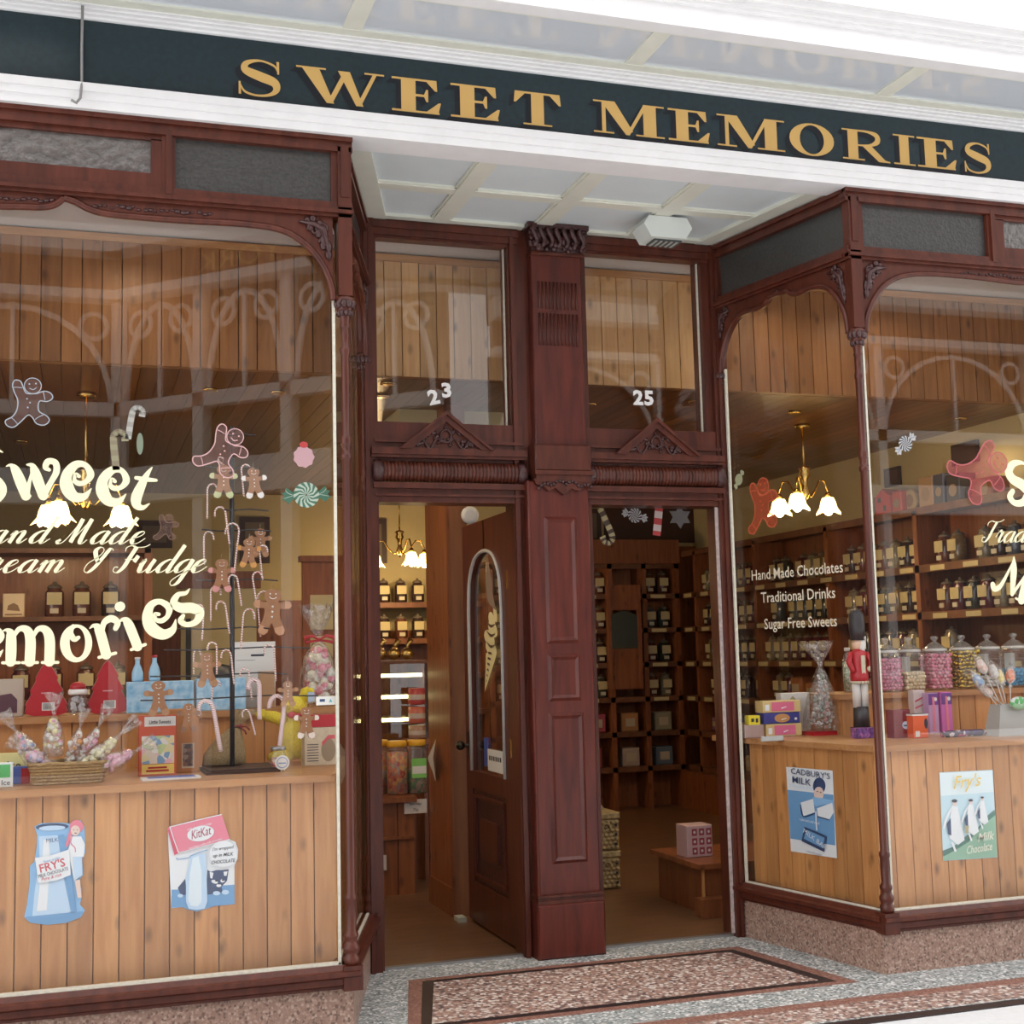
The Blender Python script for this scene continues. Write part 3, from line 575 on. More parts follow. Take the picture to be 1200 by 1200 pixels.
for s in (0, 1):
    b = MB(); b.M = dM; g = (lambda x: x) if not s else (lambda x: DW-x)
    fret(b, [(g(.12), 1.85), (g(.15), 1.98), (g(.24), 2.09), (g(.34), 2.13), (g(.45), 2.14)], 2.32, 0, .045); b.build('arched_head', MAH, dd, True)
b = MB(); b.M = dM; b.tube([(DW-.12, -.004, .88), (DW-.12, -.004, 1.4)]+[(x, -.004, z) for x, z, _ in smooth([(DW-.12, 1.80, 0), (DW-.15, 1.98, 0), (DW-.24, 2.09, 0), (DW-.34, 2.13, 0), (DW/2, 2.14, 0), (.34, 2.13, 0), (.24, 2.09, 0), (.15, 1.98, 0), (.12, 1.80, 0)], 5)]+[(.12, -.004, .88)], .010, 6); b.build('pane_bead', C('pale grey bead', .5, .48, .46), dd, True)
dpart('door_glass', TINTG, (.12, DW-.12, .02, .026, .88, 2.14))
b = MB(); b.M = dM; b.ball((DW-.05, -.05, 1.02), .028, 10, 6); b.ball((DW-.05, .095, 1.02), .028, 10, 6); b.lathe([(.012, -.05), (.012, .09)], 8, (DW-.05, 0, 1.02), 'y'); b.box(DW-.075, DW-.025, -.004, .049, .96, 1.1); b.build('handle', C('dark bronze', .05, .04, .03, .3, metal=.8), dd, True)
dpart('hinge', BRASS, (-.006, .01, -.008, .05, 1.9, 2.0), (-.006, .01, -.008, .05, 1.0, 1.1))
# ice cream cone sticker and opening notice on the door glass
dfm = dM
st = thing('window_sticker', 'tall pale ice cream cone sticker on the glass of the open door', 'sticker', (2.185, 7.18, 1.3))
uD = lambda px, py: (on_x(px, py, 2.216).y-6.785, on_x(px, py, 2.216).z)
b = MB(); b.M = dM
b.mat(0).flat([uD(568.5, 811), uD(570, 765), uD(583, 765)][::-1], .014)
for k, (x, y, w) in enumerate(((576, 760, 15), (574, 748, 14), (578, 737, 12), (577, 727, 9), (581, 719, 5))): (u, z), hw = uD(x, y), .10*w/14; b.flat([(u+hw*cos(a), z+.045*sin(a)+.02*cos(a)) for a in [i_*pi/8 for i_ in range(16)]], .0135-.0003*k)
b.mat(1)
for k in range(6): (u, z) = uD(571+.8*k, 800-6.5*k); b.flat([(u-.010*(k+1)*.6, z), (u+.010*(k+1)*.6, z+.008), (u+.010*(k+1)*.5, z+.020), (u-.010*(k+1)*.5, z+.014)], .0115)
for y in (754, 741, 730): (u, z) = uD(576, y); b.ribbon([(u-.08, z-.01, .004), (u, z-.018, .016), (u+.08, z+.012, .004)], .0105)
b.mat(2).ribbon([(*uD(582, 714), .01), (*uD(576, 700), .09), (*uD(574, 685), .12), (*uD(573, 670), .07), (*uD(573, 655), .01)], .0105)
b.build('cone_print', [C('pale yellow vinyl', .78, .68, .36), C('brown line', .1, .05, .03), C('dull grey vinyl', .26, .19, .15)], st, True)
st = thing('notice_card', 'small white card notice with blue strip low on the door glass', 'notice', (2.185, 7.2, .92))
b = MB(); b.M = dM; b.mat(0).box(.20, .48, .010, .016, .90, 1.02); b.mat(1).box(.48, .55, .010, .016, .92, 1.08); b.mat(2)
for k in range(6): b.box(.23+k*.04, .25+k*.04, .0085, .010, .96, .985)
b.build('card', [C('white card', .75, .75, .72), C('blue card', .05, .09, .35), C('black print', .03, .03, .03)], st, True)
part('door_stop_wedge', dd, C('pale rubber wedge', .5, .52, .45), (2.12, 2.17, 7.62, 7.72, .004, .03))
# alarm / speaker unit on the soffit
al = thing('alarm_speaker', 'white hexagonal wedge shaped speaker fixed under the porch soffit', 'speaker', (3.02, 6.30, 3.74))
b = MB(); b.prism([(2.82, 3.80), (2.86, 3.73), (3.06, 3.73), (3.10, 3.79), (3.07, 3.845), (2.85, 3.845)], 6.22, 6.38); b.build('casing', C('off white plastic', .74, .78, .74), al, True)
MB().box(2.89, 3.05, 6.25, 6.36, 3.722, 3.73).build('grille', C('dark grille', .06, .07, .07), al, True)
b = MB()
for k in range(5): b.box(2.90+k*.03, 2.912+k*.03, 6.26, 6.35, 3.718, 3.723)
b.build('grille_bar', C('grey bar', .45, .47, .45), al, True)
MB().box(3.06, 3.11, 6.30, 6.36, 3.84, 3.868).build('bracket', WHITE, al, True)
# ------------------------------------------------------------------ shop shell
XW = 6.1; YB = 12.5; ZC = 3.10; YH = 7.05
wr = struct('wall_right', 'cream plaster wall above the jar racks', (XW, 9, 0)); part('plaster', wr, PLASTER, (XW, XW+.1, 5.8, YB, 0, 3.9))
wb = struct('wall_back', 'cream plaster back wall of the shop', (2, YB, 0)); part('plaster', wb, PLASTER, (-4, XW, YB, YB+.1, 0, 3.4))
part('dado', wb, PINED, (-4, 2.4, YB-.06, YB, 0, 2.1))
wl = struct('wall_left', 'cream plaster left wall of the shop', (-4, 9, 0)); part('plaster', wl, PLASTER, (-4.1, -4, 5.75, YB+.1, 0, 3.9))
cs = struct('ceiling_shop', 'dark varnished boarded ceiling', (2, 9, ZC))
part('ceiling_backing', cs, CEILW, (-4, XW, YH+.06, YB, ZC+.02, ZC+.06))
proto = None
for i in range(101):                                          # ceiling boards running into the shop
    x = -4+.1*i
    if proto is None:
        proto = MB().bbox(.0015, .0985, .065, YB-YH-.01, 0, .018, .002); me = proto.build('board', CEILW, cs); proto = me
        o = me
    else: o = proto.copy(); COL.objects.link(o)
    o.location = (x-2, YH-9, -.001)
bh = struct('wall_bulkhead', 'bulkhead of upright knotty pine boards behind the transoms', (0, YH, ZC))
part('backing', bh, PINEM, (-4, 9, YH+.02, YH+.06, ZC, 3.80)); protoL = {}
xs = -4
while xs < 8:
    m_ = PINEL if 1.35 < xs < 3.55 else PINEM  # same boarding: brighter tone behind the doors, painted dimmer behind the bays
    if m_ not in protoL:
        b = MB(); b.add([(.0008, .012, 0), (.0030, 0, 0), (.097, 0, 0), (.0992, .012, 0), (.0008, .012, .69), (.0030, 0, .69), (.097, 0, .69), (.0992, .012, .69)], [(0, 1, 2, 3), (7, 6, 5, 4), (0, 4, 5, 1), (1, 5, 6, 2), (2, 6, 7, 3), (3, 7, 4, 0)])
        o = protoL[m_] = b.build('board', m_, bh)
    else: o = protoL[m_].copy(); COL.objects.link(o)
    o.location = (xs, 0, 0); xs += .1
part('upper_bead', bh, PINEH, (-4, 9, YH-.015, YH+.02, 3.75, 3.79))
part('bay_ceiling', bh, PALEC, (-4, 1.0, 5.68, YH+.06, 3.80, 3.84), (1.0, 3.75, 6.80, YH+.06, 3.80, 3.84), (3.72, 8, 5.68, YH+.06, 3.80, 3.84))
part('side_wall', bh, PLASTER, (8, 8.1, 5.68, YH, 0, 3.84), (XW, 8, YH, YH+.02, 0, ZC))
cb = struct('trim_beam', 'cream boxed beam under the boarded ceiling', (2.2, 8.2, 2.9)); part('beam_box', cb, PLASTER, (1.9, 2.65, 8.0, 8.5, 2.86, 3.10))
# ------------------------------------------------------------------ counters with tongue and groove boards
ZT = 1.06
def boards(root, M, u0, u1, z0, z1, w, m, off=0):
    n = max(1, round((u1-u0)/w)); w = (u1-u0)/n; me = None
    for i in range(n):
        b = MB(); b.add([(.0006, .012, 0), (.0028, 0, 0), (w-.0028, 0, 0), (w-.0006, .012, 0), (.0006, .012, z1-z0), (.0028, 0, z1-z0), (w-.0028, 0, z1-z0), (w-.0006, .012, z1-z0)], [(0, 1, 2, 3), (7, 6, 5, 4), (0, 4, 5, 1), (1, 5, 6, 2), (2, 6, 7, 3), (3, 7, 4, 0)])
        if me is None: o = b.build('board', m, root); me = o.data
        else: o = bpy.data.objects.new('board', me); COL.objects.link(o); o.parent = root
        T = WMX[root.name].inverted() @ M @ Matrix.Translation((u0+i*w, 0, z0)); o.matrix_local = T
YCF = 5.72
cl = thing('display_counter', 'pine boarded display counter with raised back shelf in the left bay', 'counter', (0, 6.2, 0))
MC = Matrix.Translation((0, YCF, 0))
boards(cl, MC, -3.0, 1.06, .205, 1.03, .0985, PINE)
MLC = frameM((1.075, 5.73), dl, (-dl.y, dl.x)); boards(cl, MLC, 0, .95, .205, 1.03, .1, PINE)
part('carcass', cl, PINEH, (-3.0, 1.04, YCF+.016, YCF+.05, .205, 1.03))
b = MB(); b.hprism([(-3.0, 5.685), (1.03, 5.685), (1.045, 5.70), (1.33, 6.60), (1.2, 6.95), (-3.0, 6.95)], 1.03, ZT); b.build('counter_top', PINEH, cl, True)
boards(cl, Matrix.Translation((0, 6.52, 0)), -3.0, 1.19, ZT, 1.285, .11, PINE); part('back_shelf', cl, PINEH, (-3.0, 1.25, 6.49, 6.92, 1.285, 1.315)); part('shelf_carcass', cl, PINEH, (-3, 1.19, 6.535, 6.56, ZT, 1.285))
cr = thing('display_counter', 'pine boarded display counter with raised back shelf in the right bay', 'counter', (4.6, 6.2, 0))
boards(cr, MC, 3.72, 7.1, .205, 1.03, .0985, PINE)
MRC = frameM((3.715, 5.725), dr, (dr.y, -dr.x)); boards(cr, MRC, 0, .93, .205, 1.03, .105, PINE)
part('carcass', cr, PINEH, (3.74, 7.1, YCF+.016, YCF+.05, .205, 1.03))
b = MB(); b.hprism([(3.70, 5.685), (7.1, 5.685), (7.1, 6.95), (3.46, 6.95), (3.49, 6.63)], 1.03, ZT); b.build('counter_top', PINEH, cr, True)
boards(cr, Matrix.Translation((0, 6.48, 0)), 4.03, 7.1, ZT, 1.255, .11, PINE); part('back_shelf', cr, PINEH, (4.0, 7.1, 6.45, 6.88, 1.255, 1.285)); part('shelf_carcass', cr, PINEH, (4.03, 7.1, 6.495, 6.52, ZT, 1.255), (4.02, 4.05, 6.49, 6.9, ZT, 1.255))
ZR = 1.285; ZL = 1.315
# ------------------------------------------------------------------ posters (flat prints fixed to the boards)
INKN = C('ink navy', .04, .07, .16); INKB = C('print blue', .16, .36, .62); INKM = C('print mid blue', .26, .50, .78); INKL = C('print pale blue', .52, .70, .88); INKW = C('print white', .80, .84, .86); INKR = C('print red', .62, .10, .12)
INKP = C('print pink', .78, .22, .30); INKK = C('print black', .03, .03, .05); INKF = C('print flesh', .80, .62, .54); INKY = C('print yellow', .80, .58, .14); INKG = C('print green', .28, .50, .36); INKDG = C('print dark green', .08, .20, .16); INKSKY = C('print sky', .56, .76, .84); INKC = C('print cream', .82, .80, .66)
class Poster:
    def __init__(s, label, ox, oy, k, plane, name='poster'):
        s.ox, s.oy, s.k, s.plane, s.i = ox, oy, k, plane, 0
        s.pts = plane; s.t = None; s.label = label; s.name = name
    def P(s, x, y, lift): return s.plane(s.ox+x*s.k, s.oy+y*s.k, lift)
    def start(s, x, y): p = s.P(x, y, 0); s.t = thing(s.name, s.label, 'poster' if s.name == 'poster' else 'sticker', p); s.layers = {}
    def poly(s, name, m, *polys, thick=False):
        s.i += 1; lift = .001+.0007*s.i; b = MB()
        for pl_ in polys:
            q = [tuple(s.P(x, y, lift)) for x, y in pl_]
            if thick: r = [tuple(s.P(x, y, 0)) for x, y in pl_]; n = len(q); b.add(q+r, [tuple(range(n)), tuple(range(2*n-1, n-1, -1))]+[(i, (i+1) % n, n+(i+1) % n, n+i) for i in range(n)])
            else: b.add(q, [tuple(range(len(q)))])
        return b.build(name, m, s.t, True)
    def line(s, name, m, pts, w):
        s.i += 1; lift = .001+.0007*s.i; b = MB(); q = smooth([(x, y, ww) for x, y, ww in [(p[0], p[1], p[2] if len(p) > 2 else w) for p in pts]], 4)
        vs = []
        for i, (x, z, ww) in enumerate(q):
            a = q[max(i-1, 0)]; c = q[min(i+1, len(q)-1)]; dx, dz = c[0]-a[0], c[1]-a[1]; l = hypot(dx, dz) or 1
            vs += [tuple(s.P(x-dz/l*ww/2, z+dx/l*ww/2, lift)), tuple(s.P(x+dz/l*ww/2, z-dx/l*ww/2, lift))]
        b.add(vs, [(2*i, 2*i+1, 2*i+3, 2*i+2) for i in range(len(q)-1)]); return b.build(name, m, s.t, True)
    def txt(s, t_, x, y, h, m, ang=0, sx=1, shear=0, bold=0, rz=0):
        s.i += 1; p = s.P(x, y, .001+.0007*s.i); size = psize(h*s.k, p)
        return text('printed_text', t_, TM(p, radians(ang), rz), size/.72, m, s.t, sx, shear, bold)
def ell(cx, cy, rx, ry, n=20, rot=0):
    return [(cx+rx*cos(2*pi*i/n)*cos(rot)-ry*sin(2*pi*i/n)*sin(rot), cy+rx*cos(2*pi*i/n)*sin(rot)+ry*sin(2*pi*i/n)*cos(rot)) for i in range(n)]
fp = lambda px, py, l: at(px, py, YCF-.002-l)
nR = Vector((dr.y, -dr.x, 0))      # inward normal of right return
def rp_(px, py, l): return on_pl(px, py, Vector((3.715, 5.725, 0))-nR*(.003+l), nR)
# milk jug cut-out
p = Poster('cut-out poster of a tall blue milk jug held by a child in a pink bonnet', 15, 940, .13333, fp); p.start(350, 700)
p.poly('jug', INKM, [(190, 215), (250, 185), (430, 180), (505, 190), (545, 165), (600, 160), (630, 220), (635, 330), (640, 440), (610, 500), (620, 640), (570, 700), (605, 760), (600, 850), (590, 900), (635, 950), (600, 1010), (480, 1060), (300, 1080), (150, 1060), (100, 1010), (125, 900), (150, 700), (150, 560), (190, 520), (210, 400), (215, 290)], thick=True)
p.poly('jug_shade', INKL, [(230, 300), (395, 290), (440, 640), (510, 960), (350, 1040), (170, 1010), (190, 800), (235, 480)])
p.poly('jug_shade', INKW, [(270, 330), (320, 330), (330, 480), (300, 950), (210, 960), (250, 620)])
p.poly('jug_rim', INKN, ell(345, 218, 145, 32, 22, -.04)); p.poly('jug_rim', INKL, ell(345, 228, 118, 22, 20, -.04)); p.poly('jug_shade', INKB, [(405, 290), (450, 285), (505, 560), (560, 960), (520, 980), (470, 700)], [(105, 1010), (620, 960), (600, 1010), (480, 1055), (300, 1075), (150, 1055)])
p.poly('child_bonnet', INKP, ell(560, 215, 60, 58), [(500, 240), (530, 260), (480, 400), (462, 380)]); p.poly('child_face', INKF, ell(550, 250, 40, 46)); p.poly('child_eyes', INKK, ell(536, 244, 6, 4, 8), ell(566, 244, 6, 4, 8), ell(552, 272, 12, 4, 8))
p.poly('child_dress', INKW, [(510, 300), (600, 300), (635, 370), (625, 480), (605, 480), (612, 640), (540, 690), (500, 500), (480, 430), (500, 380)]); p.line('child_shawl', INKP, [(520, 300), (510, 360), (545, 400), (550, 440)], 9); p.poly('child_legs', INKF, [(545, 690), (590, 680), (605, 840), (570, 840)]); p.poly('child_skirt_shade', INKL, [(530, 480), (600, 480), (610, 630), (545, 680)])
p.poly('banner', INKW, [(195, 490), (330, 470), (495, 415), (510, 640), (380, 690), (225, 710)])
p.txt('FRY\'S', 352, 590, 72, INKR, 12, .95, 0, .03); p.txt('MILK CHOCOLATE', 358, 632, 30, INKK, 12, .72); p.txt('finest quality', 345, 515, 22, INKB, 12, .9); p.txt('Pure & rich', 340, 672, 30, INKR, 11, .9, .3); p.txt('MILK', 345, 350, 34, INKN, 2)
# red bar, milk bottle and kitten cut-out
p = Poster('cut-out poster of a red chocolate bar over a milk bottle and a kitten', 185, 940, .11665, fp); p.start(450, 600)
p.poly('backing', INKW, [(100, 290), (640, 130), (720, 375), (780, 400), (808, 480), (800, 570), (770, 640), (770, 1020), (560, 1045), (480, 1075), (390, 1100), (300, 1080), (250, 1055), (135, 1065)], thick=True)
p.poly('blue_floor', INKB, [(137, 880), (290, 875), (500, 850), (770, 828), (772, 1025), (560, 1045), (480, 1072), (390, 1098), (300, 1080), (250, 1055), (135, 1063)])
p.poly('kitten', INKN, [(200, 860), (275, 770), (290, 930), (230, 935)], [(498, 680), (530, 700), (590, 682), (650, 682), (712, 675), (695, 790), (640, 850), (650, 905), (500, 930), (490, 800)])
p.poly('kitten_face', INKW, [(520, 700), (560, 710), (545, 770), (525, 760)], [(660, 700), (700, 695), (690, 740), (665, 740)], ell(570, 800, 34, 18, 12, .3), ell(650, 790, 22, 18, 12), ell(612, 838, 26, 16, 10)); p.poly('kitten_eyes', INKK, ell(590, 790, 16, 9, 10), ell(655, 782, 14, 9, 10), ell(615, 822, 9, 6, 8)); p.poly('kitten_paws', INKL, ell(590, 915, 36, 22), ell(678, 905, 36, 24), ell(225, 940, 28, 18))
p.poly('bottle', INKL, [(325, 540), (480, 510), (490, 700), (497, 1000), (470, 1070), (390, 1085), (310, 1070), (282, 1000), (282, 760), (310, 640)]); p.poly('bottle', C('print ice', .72, .84, .90), [(350, 560), (410, 540), (440, 700), (440, 1000), (400, 1050), (330, 1040), (305, 980), (320, 720)])
p.line('bottle_rim', INKB, [(190, 560), (200, 575), (310, 560), (330, 540), (380, 520), (430, 500), (500, 480)], 8)
p.poly('chocolate_bar', INKP, [(95, 275), (115, 245), (640, 120), (725, 375), (215, 510), (165, 535)]); p.poly('bar_edge', C('print deep red', .62, .08, .14), [(100, 280), (125, 265), (200, 515), (168, 530)]); p.line('bar_line', INKW, [(118, 250), (380, 185), (640, 124)], 9); p.line('bar_line', INKW, [(212, 508), (470, 440), (725, 372)], 8); p.line('bar_line', INKW, [(120, 250), (165, 390), (210, 510)], 9)
p.poly('oval', INKW, ell(430, 315, 137, 76, 26, -.2)); p.txt('KitKat', 435, 348, 88, C('print maroon', .38, .04, .08), 12, .62, .35, .01); p.txt('milk chocolate crisp', 420, 255, 24, INKW, 12, .9); p.txt('two finger wafer milk chocolate', 480, 425, 22, INKW, 13, .85)
p.poly('speech_disc', INKW, ell(660, 520, 140, 135)); p.txt("I'm wrapped", 652, 478, 34, INKK, 4, .88, .3, .01); p.txt('up in MILK', 652, 545, 34, INKK, 2, .95, .3, .02); p.txt('CHOCOLATE', 652, 612, 34, INKK, 2, .82, .3, .02)
# blue portrait poster on the side boards
rzr = atan2(dr.y, dr.x) - pi      # text direction runs from back to front on this side
p = Poster('upright blue metal poster of a boy in a cap with a chocolate bar', 910, 890, .225, rp_); p.start(180, 280)
p.poly('sheet', INKW, [(50, 38), (292, 58), (315, 515), (75, 478)], thick=True); p.poly('blue_field', INKB, [(57, 158), (296, 184), (306, 448), (72, 412)])
p.poly('figure', INKN, ell(222, 138, 33, 44, 16)); p.poly('figure', INKF, ell(220, 178, 26, 36, 14)); p.poly('figure', INKM, [(190, 195), (255, 205), (300, 215), (300, 262), (250, 232), (205, 245), (185, 222)]); p.poly('figure', INKW, [(125, 225), (190, 205), (200, 275), (140, 295)], [(210, 255), (290, 225), (298, 275), (275, 312), (215, 295)]); p.line('figure_shade', INKN, [(125, 235), (140, 297), (200, 280)], 6); p.line('figure_shade', INKN, [(214, 297), (275, 315)], 6); p.line('figure_face', INKK, [(208, 168), (216, 166)], 4); p.line('figure_face', INKK, [(226, 170), (234, 172)], 4)
p.line('dripping', INKW, [(205, 270), (206, 320), (210, 370)], 6)
p.poly('bar', INKN, [(145, 350), (262, 400), (248, 482), (130, 425)]); p.poly('bar_label', INKB, [(155, 365), (250, 408), (240, 462), (142, 412)])
RT = radians(0)
rz2 = atan2(-dr.y, -dr.x)
p.txt("CADBURY'S", 174, 88, 31, INKN, -2, 1.32, rz=rz2, bold=.01); p.txt('MILK', 128, 128, 34, INKN, -3, 1.4, rz=rz2, bold=.01); p.txt('CHOCOLATE', 128, 152, 15, INKL, -3, 1.4, rz=rz2); p.txt('a glass and a half of milk', 172, 328, 14, INKW, -4, .8, .3, rz=rz2); p.txt('MILK BAR', 196, 425, 26, INKW, -24, 1.2, rz=rz2); p.txt('in every half pound bar', 195, 492, 11, INKN, -4, .8, rz=rz2)
# milkmaids poster
p = Poster('upright pale metal poster of milkmaids walking down a green hillside', 910, 890, .225, fp); p.start(1000, 290)
p.poly('sheet', INKSKY, [(848, 68), (1126, 54), (1150, 510), (868, 528)], thick=True); p.poly('sky_band', C('print pale sky', .74, .86, .90), [(850, 72), (1124, 58), (1130, 170), (855, 190)]); p.poly('hill', INKG, [(870, 505), (900, 480), (1000, 425), (1070, 340), (1140, 280), (1149, 508), (870, 526)]); p.poly('hill_shade', INKDG, [(866, 475), (920, 455), (985, 400), (1040, 370), (1090, 300), (1135, 262), (1140, 290), (1070, 345), (1000, 430), (900, 490), (868, 505)])
for (cx, cy, q) in ((925, 300, 1.0), (1010, 280, .8), (1070, 250, .62)):
    p.poly('milkmaid', INKW, [(cx-12*q, cy-60*q), (cx+18*q, cy-55*q), (cx+30*q, cy), (cx+55*q, cy+120*q), (cx+20*q, cy+145*q), (cx-25*q, cy+110*q), (cx-20*q, cy)])
    p.poly('milkmaid', INKF, ell(cx+3*q, cy-72*q, 11*q, 15*q, 10)); p.poly('milkmaid', INKK, ell(cx+2*q, cy-84*q, 15*q, 9*q, 10)); p.line('milkmaid', INKW, [(cx-12*q, cy-45*q), (cx-38*q, cy), (cx-55*q, cy+60*q)], 12*q); p.poly('milkmaid', INKN, [(cx-18*q, cy+5*q), (cx-38*q, cy+35*q), (cx-30*q, cy+90*q), (cx-14*q, cy+95*q)]); p.line('milkmaid', INKW, [(cx-10*q, cy+130*q), (cx+8*q, cy+180*q)], 11*q)
p.poly('pail', C('print wood', .45, .4, .22), [(980, 345), (1002, 345), (998, 385), (984, 385)])
p.txt("Fry's", 990, 145, 66, INKY, 3, 1.0, .35, .008); p.txt('Milk', 1088, 422, 44, INKC, 5, .95, .4, .01); p.txt('Chocolate', 1056, 482, 42, INKC, 4, .66, .4, .01)
# ------------------------------------------------------------------ lettering on the glass
YG = YF+.0205
BLOB = {
 'w': [[(-.02, .90, .03), (.10, .93, .10), (.22, .80, .24), (.36, .45, .30), (.50, .03, .26)], [(.50, .03, .2), (.62, .5, .09), (.70, .80, .06)], [(.55, .94, .05), (.70, .90, .16), (.80, .60, .29), (.98, .03, .27)], [(.98, .03, .2), (1.20, .42, .16), (1.36, .72, .18), (1.34, .98, .18), (1.14, 1.03, .18), (1.06, .86, .16), (1.16, .78, .1)], [(.40, .03, .07), (.62, .03, .07)], [(.86, .03, .07), (1.10, .03, .07)]],
 'e': [[(.52, .66, .10), (.40, .70, .12), (.36, .56, .12), (.52, .46, .15), (.76, .52, .14), (.90, .74, .20), (.70, .99, .16), (.38, .98, .22), (.14, .70, .30), (.14, .35, .36), (.40, .08, .30), (.74, .10, .20), (.96, .34, .03)]],
 't': [[(.62, 1.40, .04), (.48, 1.15, .16), (.34, .78, .28), (.22, .35, .34), (.28, .10, .28), (.50, .04, .16), (.72, .20, .04)], [(.10, .98, .12), (.48, .98, .15), (.84, 1.0, .10)]],
 'm': [[(-.04, .88, .02), (.08, .92, .10), (.18, .80, .24), (.20, .4, .28), (.20, .05, .26)], [(.22, .66, .08), (.38, .94, .14), (.58, .92, .22), (.68, .65, .27), (.68, .05, .27)], [(.72, .66, .08), (.86, .94, .14), (1.06, .92, .22), (1.17, .65, .27), (1.18, .05, .27)], [(0, .03, .08), (.42, .03, .08)], [(.50, .03, .08), (.88, .03, .08)], [(1.0, .03, .08), (1.40, .03, .08)]],
 'r': [[(-.02, .88, .03), (.12, .92, .12), (.24, .75, .26), (.26, .05, .27)], [(.30, .62, .08), (.42, .92, .16), (.66, 1.0, .2), (.82, .85, .17), (.72, .70, .14)], [(.04, .03, .09), (.54, .03, .09)]],
 'i': [[(-.02, .88, .03), (.12, .92, .12), (.24, .75, .26), (.26, .05, .27)], [(.04, .03, .09), (.52, .03, .09)], [(.17, 1.3, .28), (.19, 1.3, .28)]],
 's': [[(.80, 1.05, .02), (.62, .96, .12), (.36, 1.0, .16), (.14, .82, .24), (.28, .60, .30), (.62, .46, .32), (.80, .24, .28), (.58, .02, .2), (.26, .04, .16), (.12, .22, .18), (.26, .34, .12)]],
 'S': [[(.86, 1.28, .02), (.60, 1.36, .14), (.30, 1.30, .24), (.12, 1.05, .30), (.26, .80, .32), (.62, .62, .36), (.84, .36, .34), (.62, .06, .26), (.28, .02, .2), (.10, .22, .22), (.22, .40, .18)]],
 'M': [[(.02, .10, .20), (.12, .0, .22), (.30, .16, .16), (.42, .7, .10), (.50, 1.3, .03)], [(.48, 1.34, .06), (.62, .9, .26), (.82, .1, .14)], [(.82, .1, .12), (1.02, .7, .10), (1.16, 1.2, .08)], [(1.12, 1.25, .1), (1.18, .7, .30), (1.22, .05, .28)], [(1.0, .03, .08), (1.46, .03, .08)]]}
def blob(root, ch, px, py, hpx, ang, m=LCREAM, wx=1.0, O=False):
    o = at(px, py, YG); h = psize(hpx, o); b = MB(); ca, sa = cos(radians(ang)), sin(radians(ang)); k = 0
    def T(x, z): x *= h*wx; z *= h; return (x*ca-z*sa, x*sa+z*ca)
    if ch == 'o':
        vs = []; n = 32
        for i in range(n):
            a = 2*pi*i/n; vs.append(T(.52+.50*cos(a), .5+.53*sin(a)))
        for i in range(n):
            a = 2*pi*i/n; vs.append(T(.56+.24*cos(a), .52+.42*sin(a)))
        b.add([(x, 0, z) for x, z in vs], [(i, (i+1) % n, n+(i+1) % n, n+i) for i in range(n)])
        q = [(.44, .99, .1), (.36, .80, .14), (.46, .62, .16), (.60, .66, .10)]; b.ribbon([(*T(x, z), w*h) for x, z, w in q], -.0004, 6)
    else:
        for s_ in BLOB[ch]: b.ribbon([(*T(x, z), w*h) for x, z, w in s_], -.0003*k, 6); k += 1
        if False: pass
    b.v = [(x+o.x, y+o.y, z+o.z) for x, y, z in b.v]
    return b.build('letter', m, root, True)
wl_ = thing('window_lettering', 'large curved cream Sweet Memories lettering on the left bay glass', 'lettering', at(100, 660, YG), group='cream shop name on the bay windows')
blob(wl_, 'S', -47, 590, 50, -3)
blob(wl_, 'w', 9, 583, 41, 2, wx=.98); blob(wl_, 'e', 72, 584, 42, -4, wx=.80); blob(wl_, 'e', 113, 588, 41, -8, wx=.80); blob(wl_, 't', 151, 594, 36, -8, wx=.86)
blob(wl_, 'e', -40, 777, 42, 0); blob(wl_, 'm', 3, 778, 43, -1, wx=1.02); blob(wl_, 'o', 70, 776, 42, 2, wx=.86); blob(wl_, 'r', 115, 772, 42, 14, wx=.9); blob(wl_, 'i', 153, 763, 41, 20, wx=.85); blob(wl_, 'e', 179, 752, 41, 22, wx=.86); blob(wl_, 's', 211, 737, 38, 22, wx=.92)
